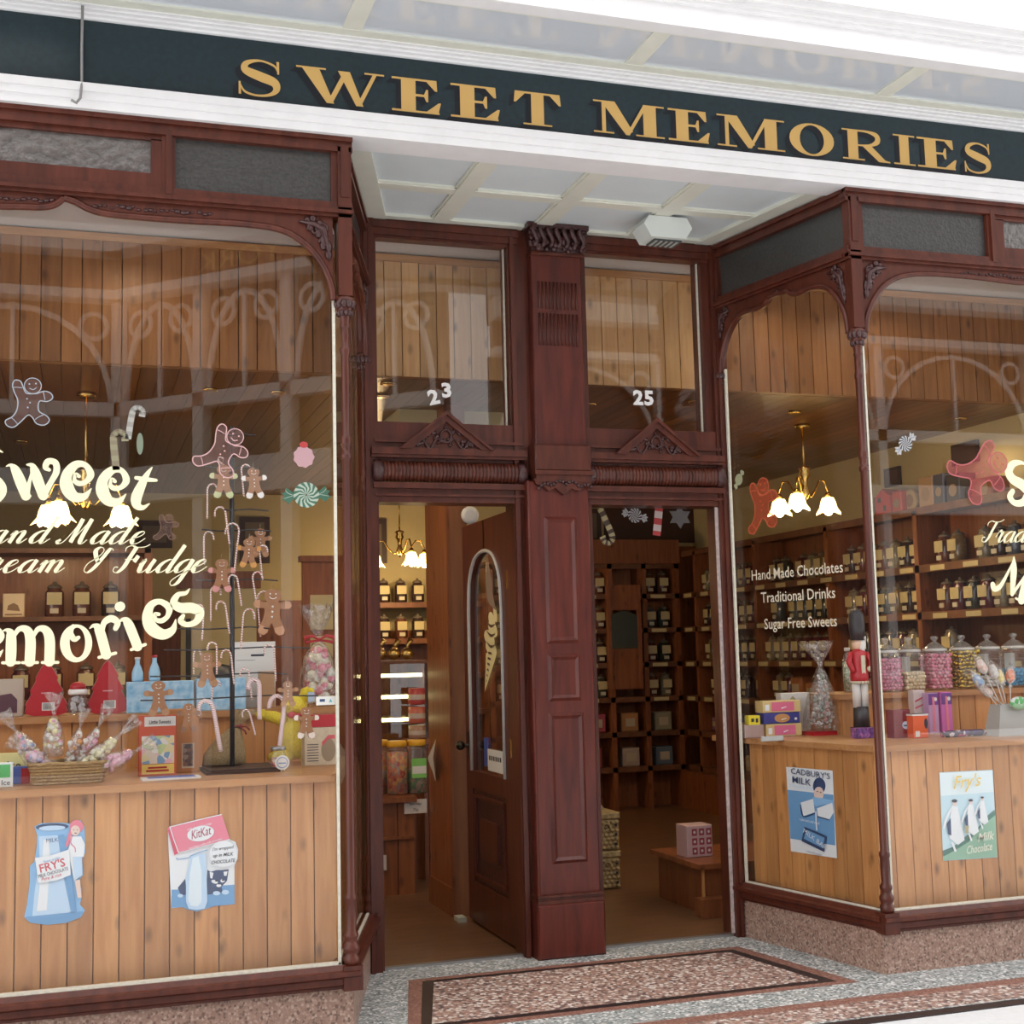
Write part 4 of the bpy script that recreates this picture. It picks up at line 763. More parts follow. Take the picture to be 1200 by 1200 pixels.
# copperplate script drawn with a broad pen
SC = {
 'a': (.62, [[(.50, .42), (.36, .50), (.14, .38), (.03, .16), (.12, .0), (.30, .08), (.47, .34)], [(.52, .50), (.44, .22), (.43, .05), (.52, .0), (.70, .18)]]),
 'n': (.72, [[(.0, .30), (.13, .48), (.14, .30), (.08, .0)], [(.10, .15), (.28, .42), (.42, .48), (.46, .36), (.40, .10), (.48, .0), (.68, .18)]]),
 'd': (.68, [[(.50, .42), (.36, .50), (.14, .38), (.03, .16), (.12, .0), (.30, .08), (.47, .34)], [(.66, 1.05), (.54, .60), (.44, .22), (.43, .05), (.52, .0), (.72, .18)]]),
 'e': (.50, [[(.06, .20), (.28, .30), (.40, .42), (.32, .50), (.14, .40), (.05, .16), (.14, .0), (.32, .04), (.52, .22)]]),
 'm': (1.06, [[(.0, .30), (.13, .48), (.14, .30), (.08, .0)], [(.10, .15), (.28, .42), (.40, .48), (.42, .36), (.36, .0)], [(.38, .15), (.56, .42), (.70, .48), (.76, .36), (.70, .10), (.78, .0), (.98, .18)]]),
 'u': (.74, [[(.0, .30), (.14, .50), (.10, .20), (.14, .02), (.28, .05), (.48, .36)], [(.52, .50), (.44, .22), (.44, .04), (.54, .0), (.72, .18)]]),
 'g': (.62, [[(.50, .42), (.36, .50), (.14, .38), (.03, .16), (.12, .0), (.30, .08), (.47, .34)], [(.52, .50), (.42, .0), (.30, -.40), (.12, -.50), (.02, -.36), (.20, -.14), (.64, .16)]]),
 'r': (.50, [[(.0, .22), (.18, .56), (.26, .46), (.34, .48), (.26, .20), (.26, .02), (.36, .0), (.50, .18)]]),
 'c': (.46, [[(.40, .40), (.32, .50), (.14, .40), (.04, .16), (.14, .0), (.30, .04), (.48, .22)]]),
 'i': (.36, [[(.0, .18), (.16, .50), (.12, .16), (.18, .0), (.36, .18)], [(.2, .72), (.21, .70)]]),
 't': (.40, [[(.0, .18), (.26, .85), (.16, .30), (.16, .04), (.26, .0), (.40, .18)], [(.08, .52), (.36, .54)]]),
 'M': (1.10, [[(.10, .16), (.02, .08), (.10, .0), (.26, .12), (.44, .55), (.58, .98)], [(.58, .98), (.54, .5), (.50, .05)], [(.50, .05), (.72, .55), (.92, .98)], [(.92, .98), (.86, .5), (.84, .10), (.94, .0), (1.08, .16)]]),
 'F': (.86, [[(.16, .80), (.14, .95), (.30, 1.02), (.52, .96), (.80, .98), (.95, 1.08)], [(.50, .97), (.42, .60), (.34, .20), (.18, .0), (.02, .06), (.02, .20), (.14, .20)], [(.26, .50), (.46, .49), (.66, .53)], [(.70, .64), (.64, .40)]]),
 'T': (.72, [[(.10, .76), (.10, .90), (.26, .99), (.48, .94), (.76, .97), (.92, 1.07)], [(.56, .94), (.44, .58), (.34, .20), (.18, .0), (.0, .06), (.02, .22), (.14, .20)]]),
 '&': (.80, [[(.88, .86), (.74, .94), (.60, .60), (.44, .20), (.26, .0), (.10, .10), (.14, .36), (.40, .60), (.52, .86), (.36, 1.0), (.22, .86), (.34, .60), (.50, .40)]]),
 'H': (1.1, [[(.1, .7), (.2, .95), (.4, .98), (.34, .5), (.2, .05), (.05, .05)], [(.95, 1.0), (.82, .5), (.8, .05), (.95, .1)], [(.3, .5), (.85, .52)]]),
 'C': (.8, [[(.6, .8), (.62, .98), (.4, .98), (.14, .6), (.1, .2), (.3, 0), (.6, .2)]]),
 'I': (.5, [[(.1, .7), (.3, .98), (.55, 1.0), (.4, .5), (.2, 0), (.0, .1)]]), 'o': (.55, [[(.3, .5), (.1, .36), (.06, .12), (.2, 0), (.4, .14), (.44, .38), (.3, .5)]])}
def script(root, s_, px, py, xh, m, Y=YG, slope=0, tail=1.0, wmax=.145):
    o = at(px, py, Y); h = psize(xh*2, o); x = 0
    for ch in s_:
        if ch == ' ': x += .38; continue
        w, st_ = SC[ch]; b = MB()
        for k, q in enumerate(st_):
            sm = smooth([(a+x+.42*c, c) for a, c in q], 7); vs = []
            for i, (a, c) in enumerate(sm):
                p0 = sm[max(i-1, 0)]; p1 = sm[min(i+1, len(sm)-1)]; dx, dz = p1[0]-p0[0], p1[1]-p0[1]; l = hypot(dx, dz) or 1
                dn = max(0, -dz/l); up = max(0, dz/l)
                ww = .030+(wmax-.03)*dn**1.5
                vs += [((a-dz/l*ww/2)*h, (c+dx/l*ww/2)*h), ((a+dz/l*ww/2)*h, (c-dx/l*ww/2)*h)]
            b.add([(o.x+a, o.y-.0004*k, o.z+c+slope*a) for a, c in vs], [(2*i, 2*i+1, 2*i+3, 2*i+2) for i in range(len(sm)-1)])
        b.build('letter', m, root, True); x += w*tail
    return x*h
ls = thing('window_lettering', 'cream script Hand Made Cream and Fudge lines on the left bay glass', 'lettering', at(100, 640, YG))
for wd, px, py in (('Hand', -55, 636), ('Made', 66, 637), ('Cream', -45, 671), ('&', 94, 671), ('Fudge', 131, 671)):
    script(ls, wd, px, py, 15 if wd != 'Fudge' else 15.5, LCREAM, slope=-.0, tail=1.14 if wd != 'Fudge' else 1.0, wmax=.18)
rs = thing('window_lettering', 'large curved cream shop name lettering on the right bay glass', 'lettering', at(1190, 640, YG))
blob(rs, 'S', 1181, 590, 36, 0, wx=1.0); blob(rs, 'M', 1162, 688, 34, -24, wx=1.05); blob(rs, 'w', 1218, 583, 40, 2)
rt = thing('window_lettering', 'small cream script Traditional lettering on the right bay glass', 'lettering', at(1170, 630, YG))
script(rt, 'Traditiona', 1150, 635, 12.5, LCREAM)
sl = thing('window_lettering', 'three lines of small cream lettering about chocolates, drinks and sweets', 'lettering', on_pl(935, 700, (RX, YF, 0), nR))
def rpt(px, py): return on_pl(px, py, Vector((RX, YF, 0))+nR*.019, nR)
for s_, x0, x1, y in (('Hand Made Chocolates', 881, 988, 677), ('Traditional Drinks', 892, 979, 705), ('Sugar Free Sweets', 896, 981, 737)):
    p0, p1 = rpt(x0, y), rpt(x1, y-3); m_ = (p0+p1)/2; hh = psize(13, m_)
    o = text('lettering_line', s_, TM(m_, 0, rz2), hh/.72, C('pale cream vinyl', .80, .72, .56), sl, 1, 0, .008)
    w = max(v.co.length for v in o.data.vertices); xs_ = [v.co.dot(Vector((cos(rz2), sin(rz2), 0))) for v in o.data.vertices]; f = (p1-p0).length/(max(xs_)-min(xs_))
    d = Vector((cos(rz2), sin(rz2), 0)); c0 = sum((v.co for v in o.data.vertices), Vector())/len(o.data.vertices); mid = (max(xs_)+min(xs_))/2
    for v in o.data.vertices: v.co += d*((v.co.dot(d)-mid)*(f-1))
    sh = (m_-Vector(sl.location)).dot(d)-mid
    for v in o.data.vertices: v.co += d*sh
nm = thing('door_number', 'white number 23 on the transom glass over the open door', 'number', at(516, 460, 6.695))
text('numeral', '2', TM(at(510, 473, 6.695), radians(14)), psize(22, at(510, 470, 6.7))/.95, LWHITE, nm, 1.12, 0, .07); text('numeral', '3', TM(at(524, 465, 6.695), radians(4)), psize(22, at(510, 470, 6.7))/.95, LWHITE, nm, 1.12, 0, .07)
nm = thing('door_number', 'white number 25 on the transom glass over the right doorway', 'number', at(754, 467, 6.695))
text('numeral', '25', TM(at(754.5, 474, 6.695), 0), psize(22, at(754, 470, 6.7))/.95, LWHITE, nm, 1.08, 0, .07, space=1.1)
# ------------------------------------------------------------------ gingerbread figures, canes, stickers
GB = [(.0, .44), (.10, .42), (.165, .345), (.16, .26), (.11, .20), (.16, .18), (.27, .215), (.34, .20), (.365, .13), (.33, .075), (.24, .065), (.15, .06), (.15, -.06), (.19, -.20), (.25, -.33), (.235, -.42), (.15, -.45), (.075, -.40), (.03, -.27), (0, -.22)]
GBF = GB+[(-x, z) for x, z in GB[::-1][1:-1]]
GING = C('gingerbread brown', .36, .17, .08, .7, noise=.15, scale=40); ICEW = C('white icing', .85, .82, .78)
def gb_poly(s=1): return [(x*s, z*s) for x, z, _ in smooth([(x, z, 0) for x, z in GBF+[GBF[0]]], 3)][:-1]
def ginger(label, p, h, cuff=(.85, .82, .78), rz=0, ry=0, string=True, grp='gingerbread decorations on the wire tree', bow=None):
    t = thing('gingerbread_man', label, 'decoration', p, rz, grp, ry=ry)
    b = MB(); b.prism(gb_poly(h), 0, .008); b.build('body', GING, t)
    cm = C('icing %.2f %.2f %.2f' % cuff, *cuff); b = MB()
    for s in (-1, 1):
        b.prism([(s*.24*h, .222*h), (s*.33*h, .205*h), (s*.368*h, .13*h), (s*.33*h, .075*h), (s*.24*h, .067*h)], -.003, 0)
        b.prism([(s*.215*h, -.26*h), (s*.255*h, -.34*h), (s*.235*h, -.42*h), (s*.15*h, -.45*h), (s*.075*h, -.40*h), (s*.055*h, -.31*h)], -.003, 0)
    b.build('cuff', cm, t)
    b = MB()
    for z in (.10, 0, -.10): b.ball((0, -.002, z*h), .022*h, 6, 4)
    for s in (-1, 1): b.ball((s*.055*h, -.002, .345*h), .016*h, 6, 4)
    b.tube([(.075*h*sin(a), -.002, (.31-.06*cos(a))*h) for a in (-1.2, -.6, 0, .6, 1.2)], .008*h, 5); b.build('icing', ICEW, t)
    if string: MB().tube([(0, .004, .43*h), (-.01*h, .004, .52*h), (.0, .004, .58*h)], .0012, 4).build('string', C('string', .4, .33, .2), t)
    return t
def img(px0, px1, py0, py1, Y): c = at((px0+px1)/2, (py0+py1)/2, Y); return c, psize(py1-py0, c)
TY = 6.10
for x0, x1, y0, y1, lab, cu, ry in ((248, 276, 541, 587, 'gingerbread man with pale green cuffs on the top left of the wire tree', (.55, .58, .32), 0), (281, 315, 545, 587, 'smiling gingerbread man with white zigzag cuffs on the top right of the wire tree', (.85, .82, .78), -.06),
        (277, 306, 628, 668, 'gingerbread man with orange cuffs near the middle of the wire tree', (.62, .30, .08), .05), (246, 274, 652, 697, 'gingerbread man with pink cuffs left of the tree stem', (.66, .30, .28), 0),
        (303, 335, 686, 748, 'tall gingerbread woman hanging at the right of the wire tree', (.5, .26, .14), .05), (228, 258, 762, 808, 'gingerbread man hanging low left above the blue box', (.42, .22, .11), -.03),
        (172, 200, 795, 842, 'plain gingerbread man in front of the blue snow boxes', (.42, .22, .11), -.03), (208, 234, 822, 860, 'dark gingerbread man in front of the brown house box', (.24, .12, .07), 0),
        (325, 350, 796, 830, 'small gingerbread man behind the yellow plush toy', (.42, .22, .11), 0), (350, 368, 826, 868, 'gingerbread man in front of the red lidded box', (.8, .7, .62), .02)):
    c, h = img(x0, x1, y0, y1, TY - (.04 if y0 < 780 else .12)); ginger(lab, c, h*.98, cu, ry=ry)
c, h = img(285, 305, 622, 660, TY+.06); ginger('gingerbread man half hidden behind the orange cuffed one', c+Vector((.04, 0, .02)), h, (.42, .22, .11))
CANE = stripes('candy cane stripe', (.80, .76, .72), (.55, .12, .10), 26)
def cane(label, p, h, w=.008, ry=0, flip=1, m=CANE, grp='candy canes on the wire tree'):
    t = thing('candy_cane', label, 'decoration', p, 0, grp, ry=ry); r = h*.13
    pts = [(0, 0, -h*.5+h*.1*i) for i in range(8)]+[(flip*r*(1-cos(a)), 0, h*.28+r*1.2*sin(a)) for a in [i*pi/6 for i in range(7)]]+[(flip*2*r, 0, h*.2)]
    MB().tube(pts, w*.5, 6).build('cane', m, t); return t
for i, (x, y, hh, ry, fl_, lab) in enumerate(((243, 586, 44, 0, 1, 'straight candy cane left of the top gingerbread men'), (239, 641, 42, 0, 1, 'candy cane hanging far left over the word Fudge'), (266, 614, 48, -.12, -1, 'candy cane curling left of the tree stem'), (284, 562, 40, -.1, 1, 'candy cane between the two top gingerbread men'),
        (262, 545, 22, -.9, 1, 'short candy cane slanting at the top of the tree'), (278, 640, 60, .12, -1, 'long candy cane right of the stem in mid tree'), (305, 655, 36, -.1, 1, 'candy cane right of the orange cuffed gingerbread man'), (298, 690, 44, -.15, 1, 'candy cane under the orange cuffed gingerbread man'),
        (280, 690, 40, -.15, -1, 'candy cane right of the pink cuffed gingerbread man'), (247, 706, 44, 0, 1, 'candy cane under the pink cuffed gingerbread man'), (266, 722, 42, -.14, -1, 'candy cane left of the stem above the dark round back'), (284, 735, 50, .08, 1, 'candy cane right of the stem above the wire'),
        (303, 718, 56, -.08, 1, 'candy cane left of the tall gingerbread woman'), (238, 728, 44, .05, -1, 'candy cane beside the last letter s'), (254, 770, 40, 0, -1, 'candy cane behind the low left gingerbread man'), (272, 780, 44, -.1, -1, 'candy cane left of the stem near the blue boxes'),
        (293, 800, 40, -.1, -1, 'thin candy cane on the lower right wire'), (322, 775, 46, -.05, -1, 'candy cane at the end of the middle right wire'), (227, 775, 30, 0, 1, 'small candy cane by the blue bottles'), (249, 810, 30, .1, 1, 'candy cane behind the large low cane'))):
    c = at(x, y, TY-.02-.01*(i % 3)); cane(lab, c, psize(hh, c), ry=ry, flip=fl_)
CANEB = stripes('bold cane stripe', (.82, .76, .74), (.42, .10, .12), 34)
for (x, y, hh, ry, lab) in ((253, 848, 66, -.17, 'thick candy cane leaning down over the hessian sack'), (331, 845, 66, .12, 'thick candy cane in front of the yellow plush toy'), (304, 818, 50, .0, 'red and white candy cane hanging by the tree stem'), (295, 845, 34, -.25, 'thin broken looking candy cane below the wires')):
    c = at(x, y, TY-.10); cane(lab, c, psize(hh, c), .020 if hh > 40 else .008, ry, -1, CANEB)
# wire display tree
tr = thing('display_tree', 'black wire display tree on a flat black tray hung with canes', 'stand', on_z(272, 901, ZT))
tb = on_z(272, 901, ZT); sx_ = at(272, 700, TY).x
b = MB(); b.box(sx_-.13, sx_+.19, TY-.17, TY+.17, ZT, ZT+.012); b.box(sx_-.12, sx_+.18, TY-.16, TY+.16, ZT+.012, ZT+.02); b.build('base_plate', C('dark brown tray', .06, .03, .022, .5), tr, True)
top = at(271, 500, TY).z
MB().tube([(sx_, TY, ZT+.01), (sx_, TY, top)], .011, 8).build('stem', BLACK, tr, True)
for k, (y, l0, l1, ang) in enumerate(((510, .06, .10, .4), (549, .13, .12, .2), (598, .04, .16, -.1), (622, .14, .17, .15), (680, .16, .20, .05), (736, .24, .16, .08), (760, .30, .34, -.03), (790, .36, .24, .04), (817, .40, .38, .02))):
    z = at(271, y, TY).z; MB().tube([(sx_-l0, TY-.05-.05*ang, z), (sx_-l0*.5, TY-.03, z-.004), (sx_, TY, z), (sx_+l1*.5, TY-.02, z+.004), (sx_+l1, TY-.05, z-.006)], .0034, 5).build('wire_arm', BLACK, tr, True)
# stickers on the glass
def sticker_gb(label, px, py, hpx, ang, fillc, linec, Y=YG, M0=None, alpha=.35, wave=True):
    o = at(px, py, Y) if M0 is None else M0(px, py); h = psize(hpx, o)
    t = thing('window_sticker', label, 'sticker', o, 0 if M0 is None else rz2)
    pose = [(.16, .17), (.30, .21), (.42, .16), (.44, .06), (.34, .0), (.2, .02), (.16, -.1), (.18, -.2), (.30, -.28), (.34, -.38), (.24, -.46), (.1, -.42), (.04, -.3), (-.04, -.24), (-.16, -.34), (-.32, -.46), (-.44, -.42), (-.46, -.32), (-.34, -.26), (-.24, -.14), (-.2, .05), (-.24, .2), (-.27, .36), (-.22, .46), (-.12, .44), (-.08, .32), (-.05, .22), (.0, .18)]
    ca, sa = cos(radians(ang)), sin(radians(ang)); P_ = [((x*ca-z*sa)*h, (x*sa+z*ca)*h) for x, z in pose]
    q = [(x, z) for x, z, _ in smooth([(x, z, 0) for x, z in P_+[P_[0]]], 3)][:-1]
    MB().flat(q, 0).build('fill', glass('sticker film %.2f %.2f %.2f' % fillc, (1, 1, 1), .03, .5, haze=alpha, hcol=fillc) if 'sticker film %.2f %.2f %.2f' % fillc not in MATS else MATS['sticker film %.2f %.2f %.2f' % fillc], t)
    b = MB(); w = .022*h; n = len(q)
    vs = []
    for i in range(n):
        a, c = q[i-1], q[(i+1) % n]; dx, dz = c[0]-a[0], c[1]-a[1]; l = hypot(dx, dz) or 1
        vs += [(q[i][0]-dz/l*w/2, -.0006, q[i][1]+dx/l*w/2), (q[i][0]+dz/l*w/2, -.0006, q[i][1]-dx/l*w/2)]
    b.add(vs, [(2*i, 2*i+1, (2*i+3) % (2*n), (2*i+2) % (2*n)) for i in range(n)])
    R_ = lambda x, z: ((x*ca-z*sa)*h, (x*sa+z*ca)*h)
    hx, hz = R_(.10, .33); ring(b, hx, hz, .165*h, .165*h, .148*h, .148*h, -.0007, 24); hd = MB(); hd.flat([(hx+.155*h*cos(k*pi/12), hz+.155*h*sin(k*pi/12)) for k in range(24)], -.0002); hd.build('face', MATS['sticker film %.2f %.2f %.2f' % fillc], t)
    for s in ((.04, .37), (.16, .37), (-.03, .08), (.02, .0), (-.03, -.09)):
        x, z = R_(*s); b.flat([(x+.018*h*cos(k*pi/3), z+.018*h*sin(k*pi/3)) for k in range(6)], -.0008)
    b.ribbon([(*R_(.03, .29), .012*h), (*R_(.10, .255), .018*h), (*R_(.17, .29), .012*h)], -.0008)
    for a_, c_ in (((-.34, -.28), (-.25, -.40)), ((.08, -.34), (.24, -.26)), ((.28, .20), (.30, .03)), ((-.25, .32), (-.10, .30))): b.ribbon([(*R_(*a_), .014*h), (*R_((a_[0]+c_[0])/2, (a_[1]+c_[1])/2+.01), .014*h), (*R_(*c_), .014*h)], -.0008)
    b.build('outline', C('sticker line %.2f %.2f %.2f' % linec, *linec), t); return t
sticker_gb('dancing gingerbread man sticker with a blue grey outline on the left bay glass', 34, 472, 60, 6, (.17, .09, .08), (.34, .38, .42))
sticker_gb('tilted gingerbread man sticker with a pink outline on the left bay glass', 262, 528, 62, -22, (.22, .11, .10), (.62, .38, .38))
sticker_gb('dim gingerbread man sticker on the far glass beside the word Made', 195, 618, 32, 0, (.16, .08, .06), (.22, .12, .08), alpha=.3)
sticker_gb('large red gingerbread man sticker on the right bay glass by the letter S', 1150, 552, 78, -50, (.34, .05, .06), (.42, .10, .10), alpha=.5)
sticker_gb('orange red gingerbread man sticker on the side glass beside the lamp', 893, 592, 64, 8, (.55, .07, .03), (.60, .14, .06), M0=rpt, alpha=.55)
def swirl(label, px, py, wpx, ang, ca_, cb_, Y=YG, name='window_sticker', cat='sticker', M0=None):
    o = at(px, py, Y) if M0 is None else M0(px, py); w = psize(wpx, o); t = thing(name, label, cat, o, 0 if M0 is None else rz2, ry=-radians(ang)); r = w*.26
    b = MB(); n = 12
    for i in range(n*2):
        b.mat(0 if i % 2 else 1); a0, a1 = 2*pi*i/(2*n), 2*pi*(i+1)/(2*n); tw = .7
        b.flat([(r*.06*cos(a0), r*.06*sin(a0)), (r*.55*cos(a0+tw*.4), r*.55*sin(a0+tw*.4)), (r*cos(a0+tw), r*sin(a0+tw)), (r*cos(a1+tw), r*sin(a1+tw)), (r*.55*cos(a1+tw*.4), r*.55*sin(a1+tw*.4)), (r*.06*cos(a1), r*.06*sin(a1))], -.001)
    for s in (-1, 1):
        b.mat(1); b.flat([(s*r*.85, .03*w), (s*w*.33, .12*w), (s*w*.40, .17*w), (s*w*.42, .08*w), (s*w*.5, .06*w), (s*w*.44, 0), (s*w*.5, -.08*w), (s*w*.42, -.10*w), (s*w*.38, -.17*w), (s*w*.31, -.11*w), (s*r*.85, -.03*w)], 0)
        b.mat(0); b.ribbon([(s*r*.95, 0, .008*w), (s*w*.36, .05*w, .012*w), (s*w*.42, .12*w, .008*w)], -.001); b.ribbon([(s*r*.95, 0, .008*w), (s*w*.38, -.03*w, .012*w), (s*w*.45, -.05*w, .008*w)], -.001)
    b.build('print', [ca_, cb_], t); return t
swirl('green and pale swirl sweet sticker at the right of the left bay glass', 359, 580, 58, 4, C('pale mint', .42, .48, .40), C('dark green film', .05, .14, .09))
swirl('white swirl sweet sticker on the right bay glass beside the post', 1061, 520, 36, 40, C('black film', .03, .03, .035), C('pale grey film', .45, .45, .46))
swirl('white paper swirl sweet hanging at the top of the right doorway', 744, 604, 34, -14, C('dark brown film', .06, .03, .03), C('pale grey film', .45, .45, .46), Y=6.95, name='paper_sweet', cat='decoration')
st = swirl('pale green half hidden sweet sticker at the left edge of the side glass', 866, 562, 26, 50, C('pale green film', .40, .42, .24), C('pale olive film', .46, .45, .28), M0=rpt)
t = thing('window_sticker', 'pink cupcake with a red cherry sticker on the left bay glass', 'sticker', at(356, 533, YG)); h = psize(30, at(356, 533, YG)); b = MB()
b.mat(0).flat([(h*.40*cos(a)*(1+.06*cos(9*a)), h*.42*sin(a)*(1+.06*cos(9*a))-.08*h) for a in [i*pi/16 for i in range(32)]], 0).mat(1).flat([(h*.17*cos(a), h*.13*sin(a)+.40*h) for a in [i*pi/6 for i in range(12)]], -.0006)
b.build('print', [C('dull pink vinyl', .50, .30, .32), C('cherry red', .45, .05, .05)], t)
def card_cane(label, px, py, hpx, ang, a, b_, Y=YG, cat='sticker', name='window_sticker', M0=None):
    o = at(px, py, Y) if M0 is None else M0(px, py); h = psize(hpx, o); t = thing(name, label, cat, o, ry=-radians(ang)); b = MB()
    path = smooth([(.0, -.5), (.0, -.2), (.0, .15), (.03, .38), (.16, .46), (.28, .38), (.29, .22)], 5); w = .09*h
    for i in range(len(path)-1):
        b.mat(i//2 % 2); (x0, z0), (x1, z1) = path[i], path[i+1]; dx, dz = x1-x0, z1-z0; l = hypot(dx, dz)
        b.flat([((x0)*h-dz/l*w, z0*h+dx/l*w), (x0*h+dz/l*w, z0*h-dx/l*w), (x1*h+dz/l*w, z1*h-dx/l*w), (x1*h-dz/l*w, z1*h+dx/l*w)], 0)
    b.build('print', [a, b_], t); return t
card_cane('olive candy cane sticker above the second letter e', 134, 528, 46, 6, C('olive film', .30, .27, .17), C('olive film dark', .24, .20, .13))
card_cane('thin pale cane sticker above the letter e', 153, 495, 40, -8, C('grey film', .42, .41, .37), C('grey film two', .30, .29, .26))
t = thing('window_sticker', 'small dull green oval sticker above the letter t', 'sticker', at(164, 520, YG)); h = psize(26, at(164, 520, YG)); MB().flat([(h*.15*cos(a), h*.5*sin(a)) for a in [i*pi/8 for i in range(16)]]).build('print', C('dull green film', .20, .24, .17), t)
card_cane('pale striped paper cane hanging upside down at the left of the right doorway', 712, 615, 42, 205, C('pale ochre card', .50, .42, .22), C('dark card', .10, .06, .04), 6.95, 'decoration', 'paper_cane')
card_cane('red and white striped paper cane hanging in the right doorway', 772, 600, 56, -8, C('red card', .52, .06, .06), C('pinkish card', .62, .52, .50), 6.95, 'decoration', 'paper_cane')
t = thing('paper_star', 'dim grey paper shape hanging at the right of the right doorway', 'decoration', at(797, 606, 6.95)); h = psize(30, at(797, 606, 7)); MB().prism([(h*.5*cos(a)*(1 if k % 2 else .6), h*.45*sin(a)*(1 if k % 2 else .6)) for k, a in enumerate([i*pi/6 for i in range(12)])], 0, .003).build('card', C('dim grey card', .13, .12, .12), t)
t = thing('door_sticker', 'blue sweet shaped sticker on the pine post behind the open door', 'sticker', at(540, 667, 7.79)); h = psize(22, at(540, 667, 7.79)); MB().prism([(-.45*h, -.05*h), (-.2*h, .1*h), (0, .42*h), (.3*h, .5*h), (.3*h, .1*h), (.45*h, -.1*h), (.2*h, -.2*h), (.1*h, -.5*h), (-.15*h, -.35*h)], -.004, 0).build('print', C('blue card film', .10, .20, .42), t)
t = thing('wall_disc', 'round white disc fixed high on the pine post behind the open door', 'sign', at(550, 604, 7.79)); MB().lathe([(.055, 0), (.055, -.02), (.03, -.026)], 20, (0, 0, 0), 'y').build('disc', C('off white disc', .6, .58, .55), t)
# ------------------------------------------------------------------ goods in the display windows
def SW(*cols): return [C('sweet %.2f %.2f %.2f' % c, *c, .35) for c in cols]
def box_item(name, label, cat, px0, px1, pyt, pyb, zb, m, depth=.1, rz=0, Y=None, front=None, grp=None, cols=None):
    mid = (px0+px1)/2
    p = on_z(mid, pyb, zb) if Y is None else Vector((at(mid, pyb, Y).x, Y, zb))
    if p.y < 5.78: p = Vector((at(mid, pyb, 5.80).x, 5.80, zb))
    w = psize(px1-px0, p); h = psize(pyb-pyt, p)
    t = thing(name, label, cat, p, rz, grp)
    MB().bbox(-w/2, w/2, 0, depth, 0, h, .003).build('carton', m, t)
    return t, p, w, h
def pr(t, name, m, *polys, y=-.001):        # printed patches on the front face
    b = MB()
    for q in polys: b.flat(q, y)
    return b.build(name, m, t)
def ptxt(t, s_, x, z, size, m, y=-.002, sx=1, ang=0, bold=0):
    return text('printed_text', s_, Matrix.Translation(t.location) @ Matrix.Rotation(t.rotation_euler[2], 4, 'Z') @ Matrix.Translation((x, y, z)) @ Matrix.Rotation(-radians(ang), 4, 'Y') @ UP, size, m, t, sx, 0, bold)
RED = C('glossy red', .46, .02, .03, .3); BLUEB = C('snow blue card', .16, .42, .66, noise=.45, scale=26, col2=(.55, .75, .88)); WCARD = C('white carton', .72, .70, .66); BROWNC = C('brown carton', .42, .24, .12)
# price cards at the left edge
t, p, w, h = box_item('price_card', 'yellow price card reading ice at the left end of the counter', 'card', -22, 30, 862, 897, ZT, C('yellow card', .80, .74, .34), .006, Y=6.05); ptxt(t, 'Ice', w*.22, h*.45, .05, INKK, bold=.01)
t, p, w, h = box_item('price_card', 'white card with green picture at the left end of the counter', 'card', -18, 14, 893, 922, ZT, C('white card two', .78, .82, .80), .006, Y=5.84); pr(t, 'green_print', C('green print', .12, .48, .16), R4(-w*.45, h*.4, w*.4, h*.92)); ptxt(t, 'Ice', w*.25, h*.1, .03, INKK)
t, p, w, h = box_item('sweet_packet', 'small blue and red packet between price card and basket', 'sweets', 10, 34, 892, 912, ZT, C('packet blue', .10, .16, .5), .04, Y=5.98); pr(t, 'red_print', RED, R4(w*.1, 0, w*.5, h*.9))
# wicker basket of cellophane bags
WICK = mat('woven wicker', (.52, .34, .15), .6, noise=.5, scale=90, stretch=(1, 1, 3), bump=.5)
p = Vector((at(80, 915, 5.92).x, 5.92, ZT)); t = thing('wicker_basket', 'shallow woven basket filled with cellophane sweet bags on the counter', 'basket', p)
bw = psize(86, p)/2; bh_ = psize(24, p); b = MB()
for k in range(7):
    f = k/6; hw = bw*(.88+.12*f); hd = .085+.015*f; z = bh_*f*.92+.006
    pts = [(hw*(abs(cos(a))**.35)*(1 if cos(a) > 0 else -1), hd*(abs(sin(a))**.35)*(1 if sin(a) > 0 else -1), z+.002*((i+k) % 2)) for i, a in enumerate([2*pi*j/36 for j in range(36)])]
    b.tube(pts, .0085, 5, True)
b.build('weave', WICK, t); b = MB()
for i in range(30):
    a = 2*pi*i/30; x = (abs(cos(a))**.35)*(1 if cos(a) > 0 else -1); y = (abs(sin(a))**.35)*(1 if sin(a) > 0 else -1); b.tube([(bw*.88*x, .085*y, 0), (bw*x, .10*y, bh_)], .004, 4)
b.build('stake', WICK, t); b = MB(); b.tube([(1.02*bw*(abs(cos(a))**.35)*(1 if cos(a) > 0 else -1), .102*(abs(sin(a))**.35)*(1 if sin(a) > 0 else -1), bh_+.004*sin(i*2)) for i, a in enumerate([2*pi*j/40 for j in range(40)])], .008, 6, True); b.build('rim', WICK, t)
MB().box(-bw*.85, bw*.85, -.08, .08, .004, .03).build('bottom', WICK, t)
